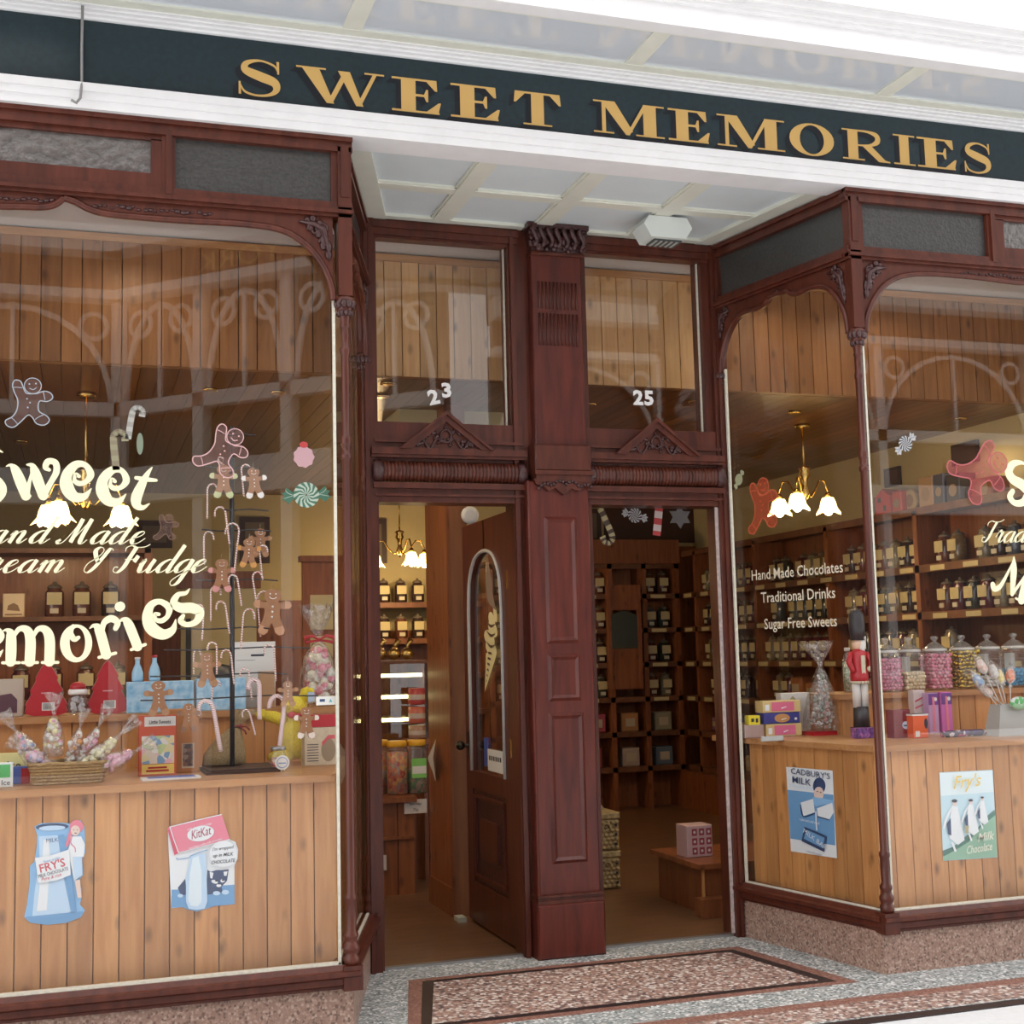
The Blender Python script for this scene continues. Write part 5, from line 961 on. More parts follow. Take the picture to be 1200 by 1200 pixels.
def cello_bag(label, p, L, r, tilt, yaw, cols, grp=None, tail=.35, ribbon=None, cat='sweets', nb=26, br=.014, cone=0):
    t = thing('sweet_bag', label, cat, p, yaw, grp, ry=tilt)
    b = MB(); rnd = random.Random(int(p[0]*1000)+7); q = L*(1-tail)
    for i in range(nb):
        f = rnd.random()**.8; rr = r*.72*sqrt(rnd.random())*((1 if f < .6 else (1.25-f)/.65) if not cone else (1-.8*f)); a = rnd.random()*6.28; b.mat(rnd.randrange(len(cols))); b.ball((rr*cos(a), rr*sin(a), br+f*(q*.86-br)), br*rnd.uniform(.8, 1.2), 6, 4)
    o = b.build('sweets', SW(*cols), t); o['kind'] = 'stuff'
    pr_ = [(.3*r, 0), (.85*r, .03*L), (r, q*.2), (.98*r, q*.5), (.75*r, q*.75), (.35*r, q*.93), (.12*r, q), (.2*r, q+L*tail*.2), (.6*r, q+L*tail*.7), (.8*r, q+L*tail)]
    if cone: pr_[1:6] = [(1.0*r, .01*L), (.92*r, q*.25), (.72*r, q*.5), (.42*r, q*.78), (.2*r, q*.93)]
    b = MB(); n = 18; vs = []; fs = []
    for j, (rr, z) in enumerate(pr_):
        for i in range(n):
            a = 2*pi*i/n; k = 1+.10*sin(i*2.3+j)+(.35*sin(i*5) if j > 6 else .05*sin(3*i)); vs.append((rr*k*cos(a), rr*k*sin(a), z+(.12*L*tail*sin(i*3.1) if j == 9 else 0)))
    for j in range(len(pr_)-1):
        for i in range(n): fs.append((j*n+i, j*n+(i+1) % n, (j+1)*n+(i+1) % n, (j+1)*n+i))
    b.add(vs, fs, True); b.build('cellophane', CELLO, t)
    if ribbon:
        b = MB(); b.lathe([(.16*r, -.01), (.2*r, 0), (.16*r, .01)], 10, (0, 0, q))
        for s in (-1, 1): b.tube([(0, -.15*r, q), (s*.35*r, -.2*r, q+.02), (s*.75*r, -.2*r, q+.012), (s*.7*r, -.2*r, q-.012), (0, -.15*r, q)], [.004, .008, .012, .009, .004], 6)
        b.build('ribbon', ribbon, t)
    return t
YW, PK, WHT, GRN, ORG = (.82, .74, .36), (.80, .36, .50), (.84, .80, .72), (.40, .55, .25), (.75, .32, .08)
for (x, y, L, r, ti, ya, cols, lab) in ((44, 893, .26, .042, -.55, 0, [WHT, PK, (.3, .4, .7)], 'cellophane bag of pastel sweets leaning left in the basket'), (62, 885, .27, .045, .02, 0, [YW, PK, WHT], 'upright cellophane bag of pink and yellow sweets in the basket'),
        (62, 900, .22, .040, -.9, .3, [PK, (.85, .6, .7), (.4, .4, .7)], 'cellophane bag of pale pink sweets lying at the basket front'), (82, 893, .24, .032, .25, 0, [(.5, .22, .14), WHT, ORG], 'narrow bag of brown and white sweets in the basket'),
        (94, 892, .26, .034, .45, 0, [(.6, .2, .15), WHT, PK], 'narrow bag of red striped sweets in the basket'), (96, 898, .30, .036, .85, 0, [YW, (.85, .82, .6)], 'long bag of yellow sweets lying across the basket'), (112, 900, .27, .040, 1.15, 0, [PK, (.85, .45, .6), (.7, .3, .45)], 'bag of bright pink sweets at the right end of the basket')):
    q = at(x, y, 5.93 if y < 897 else 5.87); cello_bag(lab, (q.x, q.y, max(q.z-.01, ZT+.04)), L, r, ti, ya, cols, 'sweet bags in the basket', nb=34, br=.012)
# tree shaped tins
TREE = [(0, 1), (.10, .93), (.20, .80), (.26, .70), (.24, .66), (.34, .52), (.38, .46), (.34, .42), (.44, .27), (.48, .20), (.45, .16), (.49, .07), (.40, .03), (.25, 0)]
for px0, px1, lab in ((30, 78, 'red tree shaped tin at the left, cut by a sweet bag below'), (103, 149, 'red tree shaped tin with a white barcode beside the santa jar')):
    p = Vector((at((px0+px1)/2, 838, 6.62).x, 6.62, ZL)); w = psize(px1-px0, p); h = psize(62, p); t = thing('tree_tin', lab, 'tin', p, 0)
    o_ = [(x*w, z*h) for x, z, _ in smooth([(x, z, 0) for x, z in TREE], 3)]; poly = o_+[(-x, z) for x, z in o_[::-1]][1:]
    MB().prism(poly, 0, .05).build('tin_body', RED, t); MB().prism([(x*1.03, z*1.015) for x, z in poly], .05, .062).build('tin_rim', C('tin edge', .5, .35, .28, .3, metal=.5), t)
    pr(t, 'barcode_label', WCARD, R4(-w*.1, h*.10, w*.2, h*.25)); pr(t, 'barcode', INKK, *[R4(-w*.07+k*w*.024, h*.115, -w*.06+k*w*.024, h*.235) for k in range(10)], y=-.002); pr(t, 'small_print', C('faded print', .7, .4, .4), R4(-w*.12, h*.42, w*.12, h*.44))
# santa lidded jar
p = Vector((at(91, 836, 6.60).x, 6.60, ZL)); t = thing('santa_jar', 'clear round jar with a red and white lid between the red tree tins', 'jar', p)
MB().lathe([(.03, 0), (.042, .01), (.046, .05), (.040, .085), (.034, .095)], 16).build('glass_body', PLGLASS, t); b = MB()
for i in range(24): b.ball((random.uniform(-.025, .025), random.uniform(-.025, .025), random.uniform(.012, .08)), .010, 6, 4)
o = b.build('sweets', C('grey white sweets', .6, .6, .62), t); o['kind'] = 'stuff'
MB().lathe([(.040, .095), (.044, .10), (.043, .115), (.038, .12)], 16).build('white_band', ICEW, t); MB().lathe([(.038, .12), (.034, .14), (.018, .152), (0, .155)], 16).build('red_lid', RED, t)
# blue snow boxes and little bottles
t, p, w, h = box_item('snow_box', 'pale blue snow patterned box under the two blue bottles', 'box', 150, 226, 800, 836, ZL, BLUEB, .12, Y=6.56)
t, p, w, h = box_item('snow_box', 'pale blue snow patterned box right of the tree stem', 'box', 231, 288, 799, 836, ZL, BLUEB, .12, Y=6.56)
for x, y0, lab, extra in ((161, 771, 'blue tinted bottle on the blue box, left one', 0), (181, 769, 'blue tinted bottle with a red top on the blue box, right one', 1)):
    q = at(x, 800, 6.62); hb = psize(800-y0, q)*.98; zt = ZL+psize(36, at(188, 818, 6.56)); t = thing('blue_bottle', lab, 'bottle', (q.x, 6.62, zt+.001))
    MB().lathe([(.024, 0), (.027, .01), (.027, hb*.35), (.020, hb*.55), (.011, hb*.72), (.011, hb*.93)], 12).build('bottle_body', C('icy blue plastic', .35, .58, .75, .2), t); MB().lathe([(.013, hb*.9), (.013, hb)], 10).build('cap', WCARD if not extra else RED, t)
# box of mixed sweets and gingerbread house kit
t, p, w, h = box_item('sweet_carton', 'tall red and yellow carton with a window of mixed sweets', 'sweets', 163, 206, 838, 908, ZT, C('warm red card', .58, .10, .05), .06, Y=6.05)
pr(t, 'white_header', WCARD, R4(-w*.35, h*.82, w*.48, h*.98)); ptxt(t, 'Little Sweets', w*.06, h*.86, .024, INKK, sx=.75, bold=.02); pr(t, 'window', fleck('mixed sweets', [(.7, .62, .35), (.2, .35, .5), (.7, .6, .5), (.5, .6, .3), (.75, .45, .5), (.75, .72, .66)], 34), R4(-w*.42, h*.2, w*.44, h*.66)); pr(t, 'yellow_panel', INKY, R4(-w*.42, h*.03, w*.44, h*.19)); pr(t, 'red_text_bar', RED, R4(-w*.3, h*.07, w*.3, h*.10), R4(-w*.25, h*.12, w*.25, h*.15), y=-.002)
t, p, w, h = box_item('house_kit', 'brown gingerbread house box with a dark window', 'box', 197, 233, 832, 906, ZT, C('gingerbread card', .48, .21, .07), .09, Y=6.14)
pr(t, 'window_frame', C('pale frame', .6, .5, .36), R4(-w*.06, h*.07, w*.34, h*.46)); pr(t, 'window_dark', fleck('dark sweets', [(.14, .09, .08), (.25, .14, .10), (.32, .25, .2), (.1, .08, .08)], 60), R4(-w*.02, h*.10, w*.30, h*.45), y=-.002); pr(t, 'door_strip', INKP, R4(-w*.47, .003, -w*.30, h*.5))
# folded leaflet
p = Vector((at(200, 908, 5.86).x, 5.86, ZT)); t = thing('leaflet', 'blue and white leaflet lying flat at the counter edge', 'leaflet', p, .05); b = MB(); b.mat(0).box(-.12, .12, -.05, .05, 0, .008); b.mat(1).box(-.095, .10, -.04, .045, .008, .009); b.build('sheet', [WCARD, C('leaflet blue', .07, .12, .45)], t)
# hessian sack
p = Vector((sx_-.02, TY+.09, ZT+.021)); t = thing('hessian_sack', 'small tied hessian sack on the dark tray', 'sack', p, 0, ry=.0); HESS = mat('hessian', (.42, .30, .15), .9, noise=.4, scale=160, bump=.4)
b = MB(); n = 16; vs = []; fs = []; PRS = [(.05, 0, 0), (.095, .005, -.01), (.09, .05, -.005), (.065, .11, .015), (.03, .16, .04), (.018, .175, .05), (.032, .20, .065), (.045, .24, .095)]
for j, (rr, z, ox) in enumerate(PRS):
    for i in range(n): a = 2*pi*i/n; k = 1+.06*sin(3*i+j); vs.append((ox+rr*k*cos(a), rr*.6*k*sin(a), z+.008*sin(2*i)*(j == 7)))
for j in range(7):
    for i in range(n): fs.append((j*n+i, j*n+(i+1) % n, (j+1)*n+(i+1) % n, (j+1)*n+i))
fs += [tuple(range(n)), tuple(range(7*n, 8*n))]; b.add(vs, fs, True); b.build('sack_body', HESS, t)
b = MB(); b.tube([(.05+.022*cos(a), .015*sin(a), .172+.006*cos(a)) for a in [i*pi/5 for i in range(10)]], .005, 6, True); b.tube([(.06, -.015, .17), (.085, -.02, .15), (.09, -.02, .135)], .004, 5); b.tube([(.06, -.015, .17), (.09, -.02, .17), (.105, -.02, .155)], .004, 5); b.build('tie', C('dark red tie', .25, .03, .04), t)
# jar with round label
p = on_z(326, 903, ZT); p.y = 5.97; p.x = at(326, 903, 5.97).x; t = thing('lollipop_jar', 'little glass jar of red sweets with a round white label', 'jar', p)
MB().lathe([(.03, 0), (.036, .006), (.036, .07), (.03, .082), (.03, .092)], 14).build('jar_body', JGLASS, t); o = MB().lathe([(.031, .006), (.033, .06), (0, .062)], 12).build('sweets', fleck('red mix', [(.5, .08, .07), (.6, .3, .2), (.25, .08, .1), (.6, .5, .4)], 90), t); o['kind'] = 'stuff'
MB().lathe([(.032, .092), (.034, .094), (.034, .106), (.03, .108), (0, .108)], 14).build('lid', C('grey lid', .3, .3, .3, .3, metal=.6), t); b = MB(); b.lathe([(.032, -.040), (.032, -.043)], 20, (.012, 0, .04), 'y'); b.build('round_label', WCARD, t); b = MB(); ring(b, .012, .04, .024, .024, .021, .021, -.0435); b.flat(R4(-.005, .035, .028, .04), -.0435); b.build('label_print', C('label blue', .15, .25, .45), t)
# yellow plush toy
p = Vector((at(346, 893, 6.30).x, 6.30, ZT)); t = thing('plush_toy', 'bright yellow plush toy with red bow sitting behind the canes', 'toy', p, 0)
YEL = mat('yellow plush', (.85, .66, .05), .95, noise=.25, scale=140, bump=.6); b = MB(); b.ball((0, 0, .13), .085, 14, 10, (.85, .75, 1.25)); b.ball((-.07, -.02, .04), .042, 10, 6, (1.5, 1, .8)); b.ball((.065, -.02, .035), .042, 10, 6, (1.2, 1, .9)); b.tube([(-.04, 0, .20), (-.10, -.01, .225), (-.15, -.02, .235)], [.03, .028, .022], 8); b.ball((-.16, -.02, .24), .026, 8, 5); b.tube([(.05, 0, .16), (.085, -.01, .08), (.09, -.02, .03)], [.03, .026, .018], 8); b.build('body', YEL, t)
b = MB(); b.ball((.0, 0, .275), .052, 12, 8, (1.15, .9, .85)); b.tube([(.03, 0, .29), (.055, 0, .33), (.045, 0, .355)], [.026, .028, .018], 8); b.ball((.07, -.01, .335), .022, 8, 5); b.ball((-.045, -.03, .28), .018, 8, 5, (1.6, 1, .6)); b.build('head', YEL, t)
b = MB(); b.ball((.005, -.055, .23), .012, 6, 4); b.ball((-.022, -.055, .232), .018, 8, 5, (1.3, .5, .9)); b.ball((.032, -.055, .232), .018, 8, 5, (1.3, .5, .9)); b.build('bow', RED, t); MB().box(.055, .085, -.045, -.04, .29, .335).build('ear_tag', C('blue tag', .4, .5, .6), t)
# red lidded vintage box, tall bag with ribbon, small white items
t, p, w, h = box_item('vintage_box', 'cream printed box with a red lid at the right end of the left counter', 'box', 357, 396, 852, 897, ZT, C('cream printed card', .66, .54, .38, noise=.2, scale=30), .10, Y=6.16)
pr(t, 'oval_print', C('sepia print', .30, .22, .14), [(w*.22+w*.22*cos(a), h*.4+h*.3*sin(a)) for a in [i*pi/10 for i in range(20)]]); pr(t, 'red_banner', INKR, [(w*.02, h*.60), (w*.22, h*.78), (w*.42, h*.78), (w*.42, h*.68), (w*.22, h*.68), (w*.04, h*.50)], y=-.002); pr(t, 'text_lines', INKK, *[R4(-w*.42, h*(.12+.07*k), -w*.08, h*(.14+.07*k)) for k in range(7)], y=-.001); MB().box(-w/2-.004, w/2+.004, -.004, .104, h, h+.055).build('red_lid', RED, t)
cello_bag('tall cellophane bag of pink and white eggs tied with a red ribbon', (at(374, 825, 6.66).x, 6.66, ZL), psize(118, at(374, 770, 6.66)), .098, 0, 0, [(.80, .22, .30), (.82, .76, .55), (.80, .80, .68), (.82, .76, .55)], ribbon=RED, nb=70, br=.022)
t, p, w, h = box_item('white_carton', 'white carton standing behind the wire tree', 'box', 275, 323, 758, 835, ZL, WCARD, .1, Y=6.72); pr(t, 'print_mark', INKK, R4(-w*.1, h*.78, w*.22, h*.81), R4(-w*.46, h*.72, w*.0, h*.725))
t, p, w, h = box_item('brown_carton', 'small brown carton behind the red striped cane', 'box', 304, 322, 792, 835, ZL, BROWNC, .05, Y=6.60)
t, p, w, h = box_item('clear_carton', 'clear plastic box with dark sweets at the left end of the back shelf', 'box', -8, 26, 798, 842, ZL, C('pale box', .5, .42, .34), .1, Y=6.66); pr(t, 'dark_window', C('plum', .10, .04, .06), [(-w*.5, h*.1), (w*.3, h*.1), (w*.3, h*.45), (w*.1, h*.62), (-w*.5, h*.55)])
t = thing('payment_sticker', 'white payment card sticker low at the right of the left glass', 'sticker', at(384, 821, YG)); w, h = psize(27, at(384, 821, YG)), psize(10, at(384, 821, YG)); b = MB(); b.mat(0).flat(R4(-w/2, -h/2, w/2, h/2)); b.mat(1).flat(R4(-w*.35, -h*.12, -w*.12, h*.2), -.0005).flat(R4(w*.38, -h*.3, w*.46, h*.3), -.0005); b.mat(2).flat([(w*.05, -h*.2), (w*.2, -h*.2), (w*.12, h*.25)], -.0005); b.build('print', [WCARD, INKN, C('teal print', .1, .4, .45)], t)
p = Vector((at(256, 800, 7.4).x, 7.4, 0)); t = thing('office_chair', 'black round backed chair behind the left display', 'chair', p); b = MB(); b.lathe([(.02, .5), (.10, .52), (.13, .62), (.13, .72), (.08, .80), (0, .82)], 16, (0, 0, .72)); b.build('backrest', BLACK, t); b = MB(); b.lathe([(.2, .5), (.22, .54), (.2, .6)], 16); b.build('seat', BLACK, t); b = MB(); b.lathe([(.25, 0), (.26, .03), (.03, .05), (.03, .5)], 14); b.tube([(0, .05, .55), (0, .12, .9), (0, .05, 1.3)], .02, 6); b.build('pedestal', BLACK, t)
# ---- right display
def big_jar(p, w, h, label, cols, fill, lab_=True, grp='big square sweet jars on the right back shelf', gold=False):
    t = thing('sweet_jar', label, 'jar', p, 0, grp); r = w/2*1.0
    sqp = 5; k = 2**(1/sqp)*.5*2**.5
    MB().lathe([(r*.94, 0), (r*1.0, .006), (r*1.0, h*.66), (r*.90, h*.72), (r*.82, h*.735)], 24, sq=sqp).build('jar_body', JGLASS, t)
    b = MB(); rnd = random.Random(int(p[0]*999)); br = .0125; nl = int(h*.66*fill/(br*1.6))
    for L_ in range(nl):
        for i in range(6):
            for j in range(6):
                x, y = (i-2.5)/2.5*r*.80+(.085*r if L_ % 2 else -.085*r)+(.04*r*(j % 2)), (j-2.5)/2.5*r*.80
                if j > 1 and i not in (0, 5) and L_ < nl-1: continue
                b.mat(rnd.randrange(len(cols)))
                if gold: b.ball((x+rnd.uniform(-.006, .006), y, br+.006+L_*br*1.75+rnd.uniform(-.005, .005)), br*1.25, 5, 3, (rnd.uniform(.5, 1.4), 1, rnd.uniform(.4, 1)))
                else: b.ball((min(max(x+rnd.uniform(-.0025, .0025), -r*.80), r*.80), y+rnd.uniform(-.001, .004), br+.006+L_*br*1.6+rnd.uniform(-.003, .003)*(L_ > 0)), br*rnd.uniform(.80, .92), 8, 6)
    o = b.build('sweets', [C('gold foil', .62, .45, .10, .22, metal=.9), C('pale gold foil', .75, .62, .25, .25, metal=.9)] if gold else SW(*cols), t); o['kind'] = 'stuff'
    MB().lathe([(r*.84, h*.70), (r*.92, h*.72), (r*.92, h*.765), (r*.80, h*.785), (r*.45, h*.85), (r*.18, h*.88), (r*.15, h*.91), (r*.30, h*.94), (r*.32, h*.97), (r*.18, h), (0, h)], 20).build('glass_lid', glass('thick lid glass', (.80, .80, .80), .14, .04, haze=.12) if 'thick lid glass' not in MATS else MATS['thick lid glass'], t)
    b = MB(); b.lathe([(r*.93, h*.715), (r*.945, h*.72), (r*.945, h*.755), (r*.93, h*.76)], 20); b.build('seal', C('milky seal', .62, .60, .56), t)
    if lab_ and fill < .9: b = MB(); b.box(-r*.55, r*.45, r*.5, r*.51, h*.3, h*.63); b.build('label_card', C('white label', .62, .62, .58), t)
    return t
for i, (x, cols, fill, lab, gold) in enumerate(((1040, [(.72, .28, .40), (.66, .22, .34)], .92, 'big jar of pink bonbons right beside the corner post', 0), (1067, [(.82, .66, .42), (.86, .72, .50)], .52, 'big jar half full of cream coloured bonbons', 0), (1098, [(.74, .24, .34), (.68, .18, .28), (.8, .4, .46)], .98, 'big jar of raspberry pink bonbons', 0),
        (1130, [(.6, .45, .1)], .98, 'big jar of gold wrapped sweets', 1), (1160, [(.7, .68, .64)], .30, 'big nearly empty jar behind the lollipops', 0), (1191, [(.05, .36, .62), (.04, .30, .56)], .56, 'big jar of bright blue sweets at the right edge', 0))):
    p = Vector((at(x, 808, 6.60).x, 6.60, ZR)); big_jar(p, psize(29.5, p), psize(63, p), lab, cols, fill, gold=gold)
t, p, w, h = box_item('chocolate_box', 'maroon box with a blue and white badge on the right counter', 'box', 1047, 1070, 832, 865, ZT, C('maroon card', .20, .02, .03, .3), .07); pr(t, 'badge', INKL, ell(w*.2, h*.45, w*.22, h*.14)); pr(t, 'badge_text', INKN, R4(w*.05, h*.42, w*.35, h*.46), y=-.002)
t, p, w, h = box_item('orange_tub', 'bright orange carton with white top on the right counter', 'tub', 1070, 1090, 837, 865, ZT, C('orange card', .75, .12, .03, .35), .06); pr(t, 'barcode_label', WCARD, R4(-w*.4, h*.06, -w*.1, h*.3)); pr(t, 'dark_print', INKK, ell(w*.35, h*.6, w*.12, h*.22)); MB().box(-w/2-.002, w/2+.002, -.002, .062, h*.93, h).build('white_rim', WCARD, t)
t, p, w, h = box_item('striped_packet', 'pink and white striped packet behind the orange carton', 'sweets', 1072, 1088, 815, 865, ZT, C('pinkish card', .68, .40, .38), .05, Y=6.36); pr(t, 'stripe', INKR, [(-w*.4, h*.72), (w*.4, h*.82), (w*.4, h*.86), (-w*.4, h*.76)], [(-w*.4, h*.56), (w*.4, h*.66), (w*.4, h*.69), (-w*.4, h*.60)])
PUR = C('purple card', .16, .05, .26, .35)
for k, (x0, x1, lab, cc) in enumerate(((1089, 1103, 'purple and pink packet standing left of the pair', (.50, .30, .50)), (1104, 1119, 'purple and pink packet standing right of the pair', (.60, .15, .45)))):
    t, p, w, h = box_item('purple_packet', lab, 'sweets', x0, x1, 815, 862, ZT, C('mauve %d' % k, *cc), .05, Y=6.30); pr(t, 'purple_band', PUR, R4(-w*.48, h*.70, w*.48, h*.98)); pr(t, 'pink_band', INKP, R4(-w*.12, h*.05, w*.1, h*.9), y=-.002); pr(t, 'white_mark', WCARD, ell(w*.2, h*.84, w*.14, h*.05), y=-.003)
p = Vector((at(1130, 861, 5.98).x, 5.98, ZT+.018)); t = thing('sweet_tube', 'long dark and pink cracker shaped sweet tube lying on the right counter', 'sweets', p, .02); L_ = psize(62, p)/2
MB().lathe([(.016, -L_), (.006, -L_*.86), (.018, -L_*.8), (.018, L_*.8), (.006, L_*.86), (.016, L_)], 12, ax='x').build('wrapper', fleck('cracker print', [(.06, .02, .06), (.08, .05, .16), (.6, .55, .55), (.45, .06, .14), (.05, .02, .05)], 38), t)
# grey bucket with lollipops
p = Vector((at(1181, 862, 5.93).x, 5.93, ZT)); t = thing('metal_bucket', 'square grey metal pot holding lollipops on the right counter', 'pot', p, 0); GREYM = C('grey painted metal', .42, .42, .40, .4)
w = psize(23, p); hB = psize(36, p); b = MB(); b.add([(-w, -.06, 0), (w, -.06, 0), (w, .06, 0), (-w, .06, 0), (-w*.66, -.045, hB), (w*.66, -.045, hB), (w*.66, .045, hB), (-w*.66, .045, hB), (-w*.6, -.04, hB), (w*.6, -.04, hB), (w*.6, .04, hB), (-w*.6, .04, hB), (-w*.6, -.04, hB*.7), (w*.6, -.04, hB*.7), (w*.6, .04, hB*.7), (-w*.6, .04, hB*.7)],
  [(0, 3, 2, 1), (0, 1, 5, 4), (1, 2, 6, 5), (2, 3, 7, 6), (3, 0, 4, 7), (4, 5, 9, 8), (5, 6, 10, 9), (6, 7, 11, 10), (7, 4, 8, 11), (8, 9, 13, 12), (9, 10, 14, 13), (10, 11, 15, 14), (11, 8, 12, 15), (12, 13, 14, 15)]); b.build('pot_body', GREYM, t)
bl = Vector(p)
for k, (px, py, c_, lab) in enumerate(((1148, 800, (.25, .40, .62), 'blue round lollipop leaning left in the grey pot'), (1152, 784, (.72, .50, .42), 'pale orange lollipop leaning left in the grey pot'), (1165, 790, (.62, .60, .56), 'white lollipop in the middle of the grey pot'), (1172, 796, (.70, .58, .20), 'yellow wrapped lollipop in the grey pot'), (1184, 795, (.72, .26, .14), 'orange and white lollipop in the grey pot'), (1158, 812, (.70, .55, .50), 'pinkish lollipop low at the left of the grey pot'))):
    q = at(px, py, p.y-.04+.015*k); t = thing('lollipop', lab, 'lollipop', q, 0, 'lollipops in the grey pot')
    base = Vector((p.x+(-.03+.012*k), p.y-.01, p.z+hB*.72))-q; MB().tube([(0, 0, 0), tuple(base)], .0028, 5).build('stick', WCARD, t)
    d = Vector((-base.x, -base.y, -base.z)).normalized(); b = MB(); b.tube([tuple(-d*.025), tuple(-d*.005), tuple(d*.025), tuple(d*.05)], [.012, .026, .024, .016], 8); b.build('candy', fleck('lolly %d' % k, [c_, tuple(min(1, v*1.25) for v in c_), (.75, .72, .68)], 60), t); b = MB(); b.tube([tuple(-d*.05), tuple(-d*.03), tuple(-d*.0), tuple(d*.05), tuple(d*.085)], [.016, .006, .030, .026, .006], 9); b.build('wrapper', CELLO, t)
q = at(1194, 824, 5.86); t = thing('foil_packet', 'green and white foil packet hanging over the pot rim at the right edge', 'sweets', q, 0); b = MB(); b.ball((0, 0, 0), .05, 12, 8, (1.2, .3, .7)); b.build('foil', fleck('green foil', [(.1, .4, .12), (.6, .65, .6), (.3, .5, .3)], 40), t)
# behind the corner post: nutcracker, tall bottle, purple box
p = Vector((at(1013, 862, 6.30).x, 6.30, ZT)); zf = lambda py: at(1013, py, 6.30).z-ZT
t, pp, w, h = box_item('purple_box', 'small patterned purple box behind the corner post', 'box', 1003, 1030, 853, 865, ZT, fleck('purple pattern', [(.14, .05, .22), (.22, .10, .34), (.45, .15, .35), (.10, .04, .18)], 70), .06, Y=6.18)
t = thing('nutcracker_figure', 'wooden soldier figure in black hat, red coat and white trousers', 'figure', (p.x, 6.32, ZT)); R_ = .045
MB().lathe([(.0, zf(852)+.0), (R_, zf(852)), (R_*.9, zf(828)), (0, zf(828))], 14).build('boots', BLACK, t)
b = MB()
for s in (-1, 1): b.lathe([(R_*.5, zf(829)), (R_*.52, zf(802)), (R_*.45, zf(800))], 12, (s*R_*.52, 0, 0))
b.build('trousers', WCARD, t); b = MB(); b.lathe([(R_*1.1, zf(801)), (R_*1.1, zf(790)), (R_*.85, zf(778)), (R_*1.0, zf(764)), (R_*.5, zf(760))], 16)
for s in (-1, 1): b.tube([(s*R_*1.0, 0, zf(765)), (s*R_*1.5, -.01, zf(775)), (s*R_*1.2, -.03, zf(787))], .016, 7)
b.build('coat', RED, t); b = MB(); b.box(-R_*.25, R_*.25, -R_*1.05, -R_*.9, zf(789), zf(768)); b.ball((R_*.9, -R_*.9, zf(784)), .016, 8, 5); b.lathe([(R_*1.12, zf(801)), (R_*1.12, zf(798))], 14); b.build('trim', C('gold trim', .6, .55, .4), t)
MB().ball((0, 0, zf(755)), R_*.75, 12, 8, (1, 1, 1.1)).build('face', C('painted face', .75, .5, .35), t); b = MB(); b.ball((R_*.3, -R_*.55, zf(757)), .022, 8, 5, (1, .6, 1.6)); b.tube([(R_*.2, -R_*.6, zf(748)), (R_*.75, -R_*.3, zf(746)), (R_*.7, -R_*.2, zf(760))], .012, 6); b.build('beard', C('white beard', .75, .74, .7), t)
MB().lathe([(R_*.85, zf(750)), (R_*1.02, zf(735)), (R_*.95, zf(720)), (R_*.6, zf(714)), (0, zf(713))], 16).build('tall_hat', BLACK, t)
MB().box(-.05, .05, -.035, .035, 0, zf(852)).build('plinth_block', C('dark block', .05, .04, .05), t)
p = Vector((at(995, 812, 6.72).x, 6.72, ZR)); hb = psize(52, p); t = thing('sweet_bottle', 'slim bottle of green sweets beside the soldier figure', 'bottle', p); MB().lathe([(.028, 0), (.032, .01), (.032, hb*.7), (.016, hb*.85), (.014, hb*.94)], 14).build('bottle_body', JGLASS, t); o = MB().lathe([(.028, .004), (.029, hb*.68), (0, hb*.7)], 12).build('sweets', fleck('green sweets', [(.22, .32, .18), (.45, .50, .38), (.16, .22, .14), (.55, .52, .42)], 110), t); o['kind'] = 'stuff'; MB().lathe([(.017, hb*.92), (.017, hb), (0, hb)], 10).build('cap', C('pale cap', .55, .5, .45), t)
# silver bag, stacked boxes, cartons on the side part of the right counter
p = on_z(965, 861, ZT); tt = thing('red_tray', 'shallow red tray under the tall silver bag', 'tray', p, 0); MB().box(-.10, .10, -.06, .07, 0, .022).build('tray', RED, tt)
cello_bag('tall cellophane cone of silver and pink foiled sweets on a red tray', (p.x, p.y, ZT+.023), psize(104, p), .112, 0, 0, [(.35, .30, .28), (.50, .20, .18), (.25, .32, .26), (.55, .52, .46)], tail=.27, nb=150, br=.011, cone=1)
zz = ZT
for (x0, x1, y0, y1, c_, c2, lab) in ((896, 943, 847, 862, (.66, .50, .22), (.70, .16, .30), 'yellow edged pink box at the bottom of the stack'), (894, 941, 834, 847, (.04, .05, .26), (.55, .28, .10), 'dark blue box with an orange badge in the middle of the stack'), (893, 943, 820, 834, (.70, .56, .24), (.72, .16, .28), 'yellow edged pink box on top of the stack')):
    pb = on_z(919, 863, ZT); w = psize(x1-x0, pb); h = psize(y1-y0, pb)*.97; t = thing('chocolate_box', lab, 'box', (at((x0+x1)/2, 863, pb.y).x, pb.y, zz+.001), 0, 'boxes stacked on the right counter'); MB().bbox(-w/2, w/2, 0, .09, 0, h, .003).build('carton', C('box %s' % lab[:9], *c_), t)
    pr(t, 'panel', C('panel %.2f' % c2[0], *c2), R4(-w*.28, h*.12, w*.32, h*.88) if c_[2] != .26 else [(w*.22*cos(a), h*.5+h*.4*sin(a)) for a in [i*pi/8 for i in range(16)]]); pr(t, 'print_line', INKW, [(w*-.02, h*.3), (w*.12, h*.45), (w*.1, h*.5), (w*-.03, h*.4)], R4(-w*.45, h*.2, -w*.34, h*.7) if c_[2] != .26 else ell(w*.38, h*.4, w*.04, h*.12), y=-.002); zz += h+.0015
t, p, w, h = box_item('white_carton', 'white carton with a little crest behind the stacked boxes', 'box', 915, 953, 810, 858, ZT, WCARD, .06, Y=6.72); pr(t, 'crest', C('dull gold print', .4, .34, .2), [(-w*.2, h*.85), (-w*.1, h*.93), (0, h*.86), (.0, h*.82), (-w*.2, h*.82)])
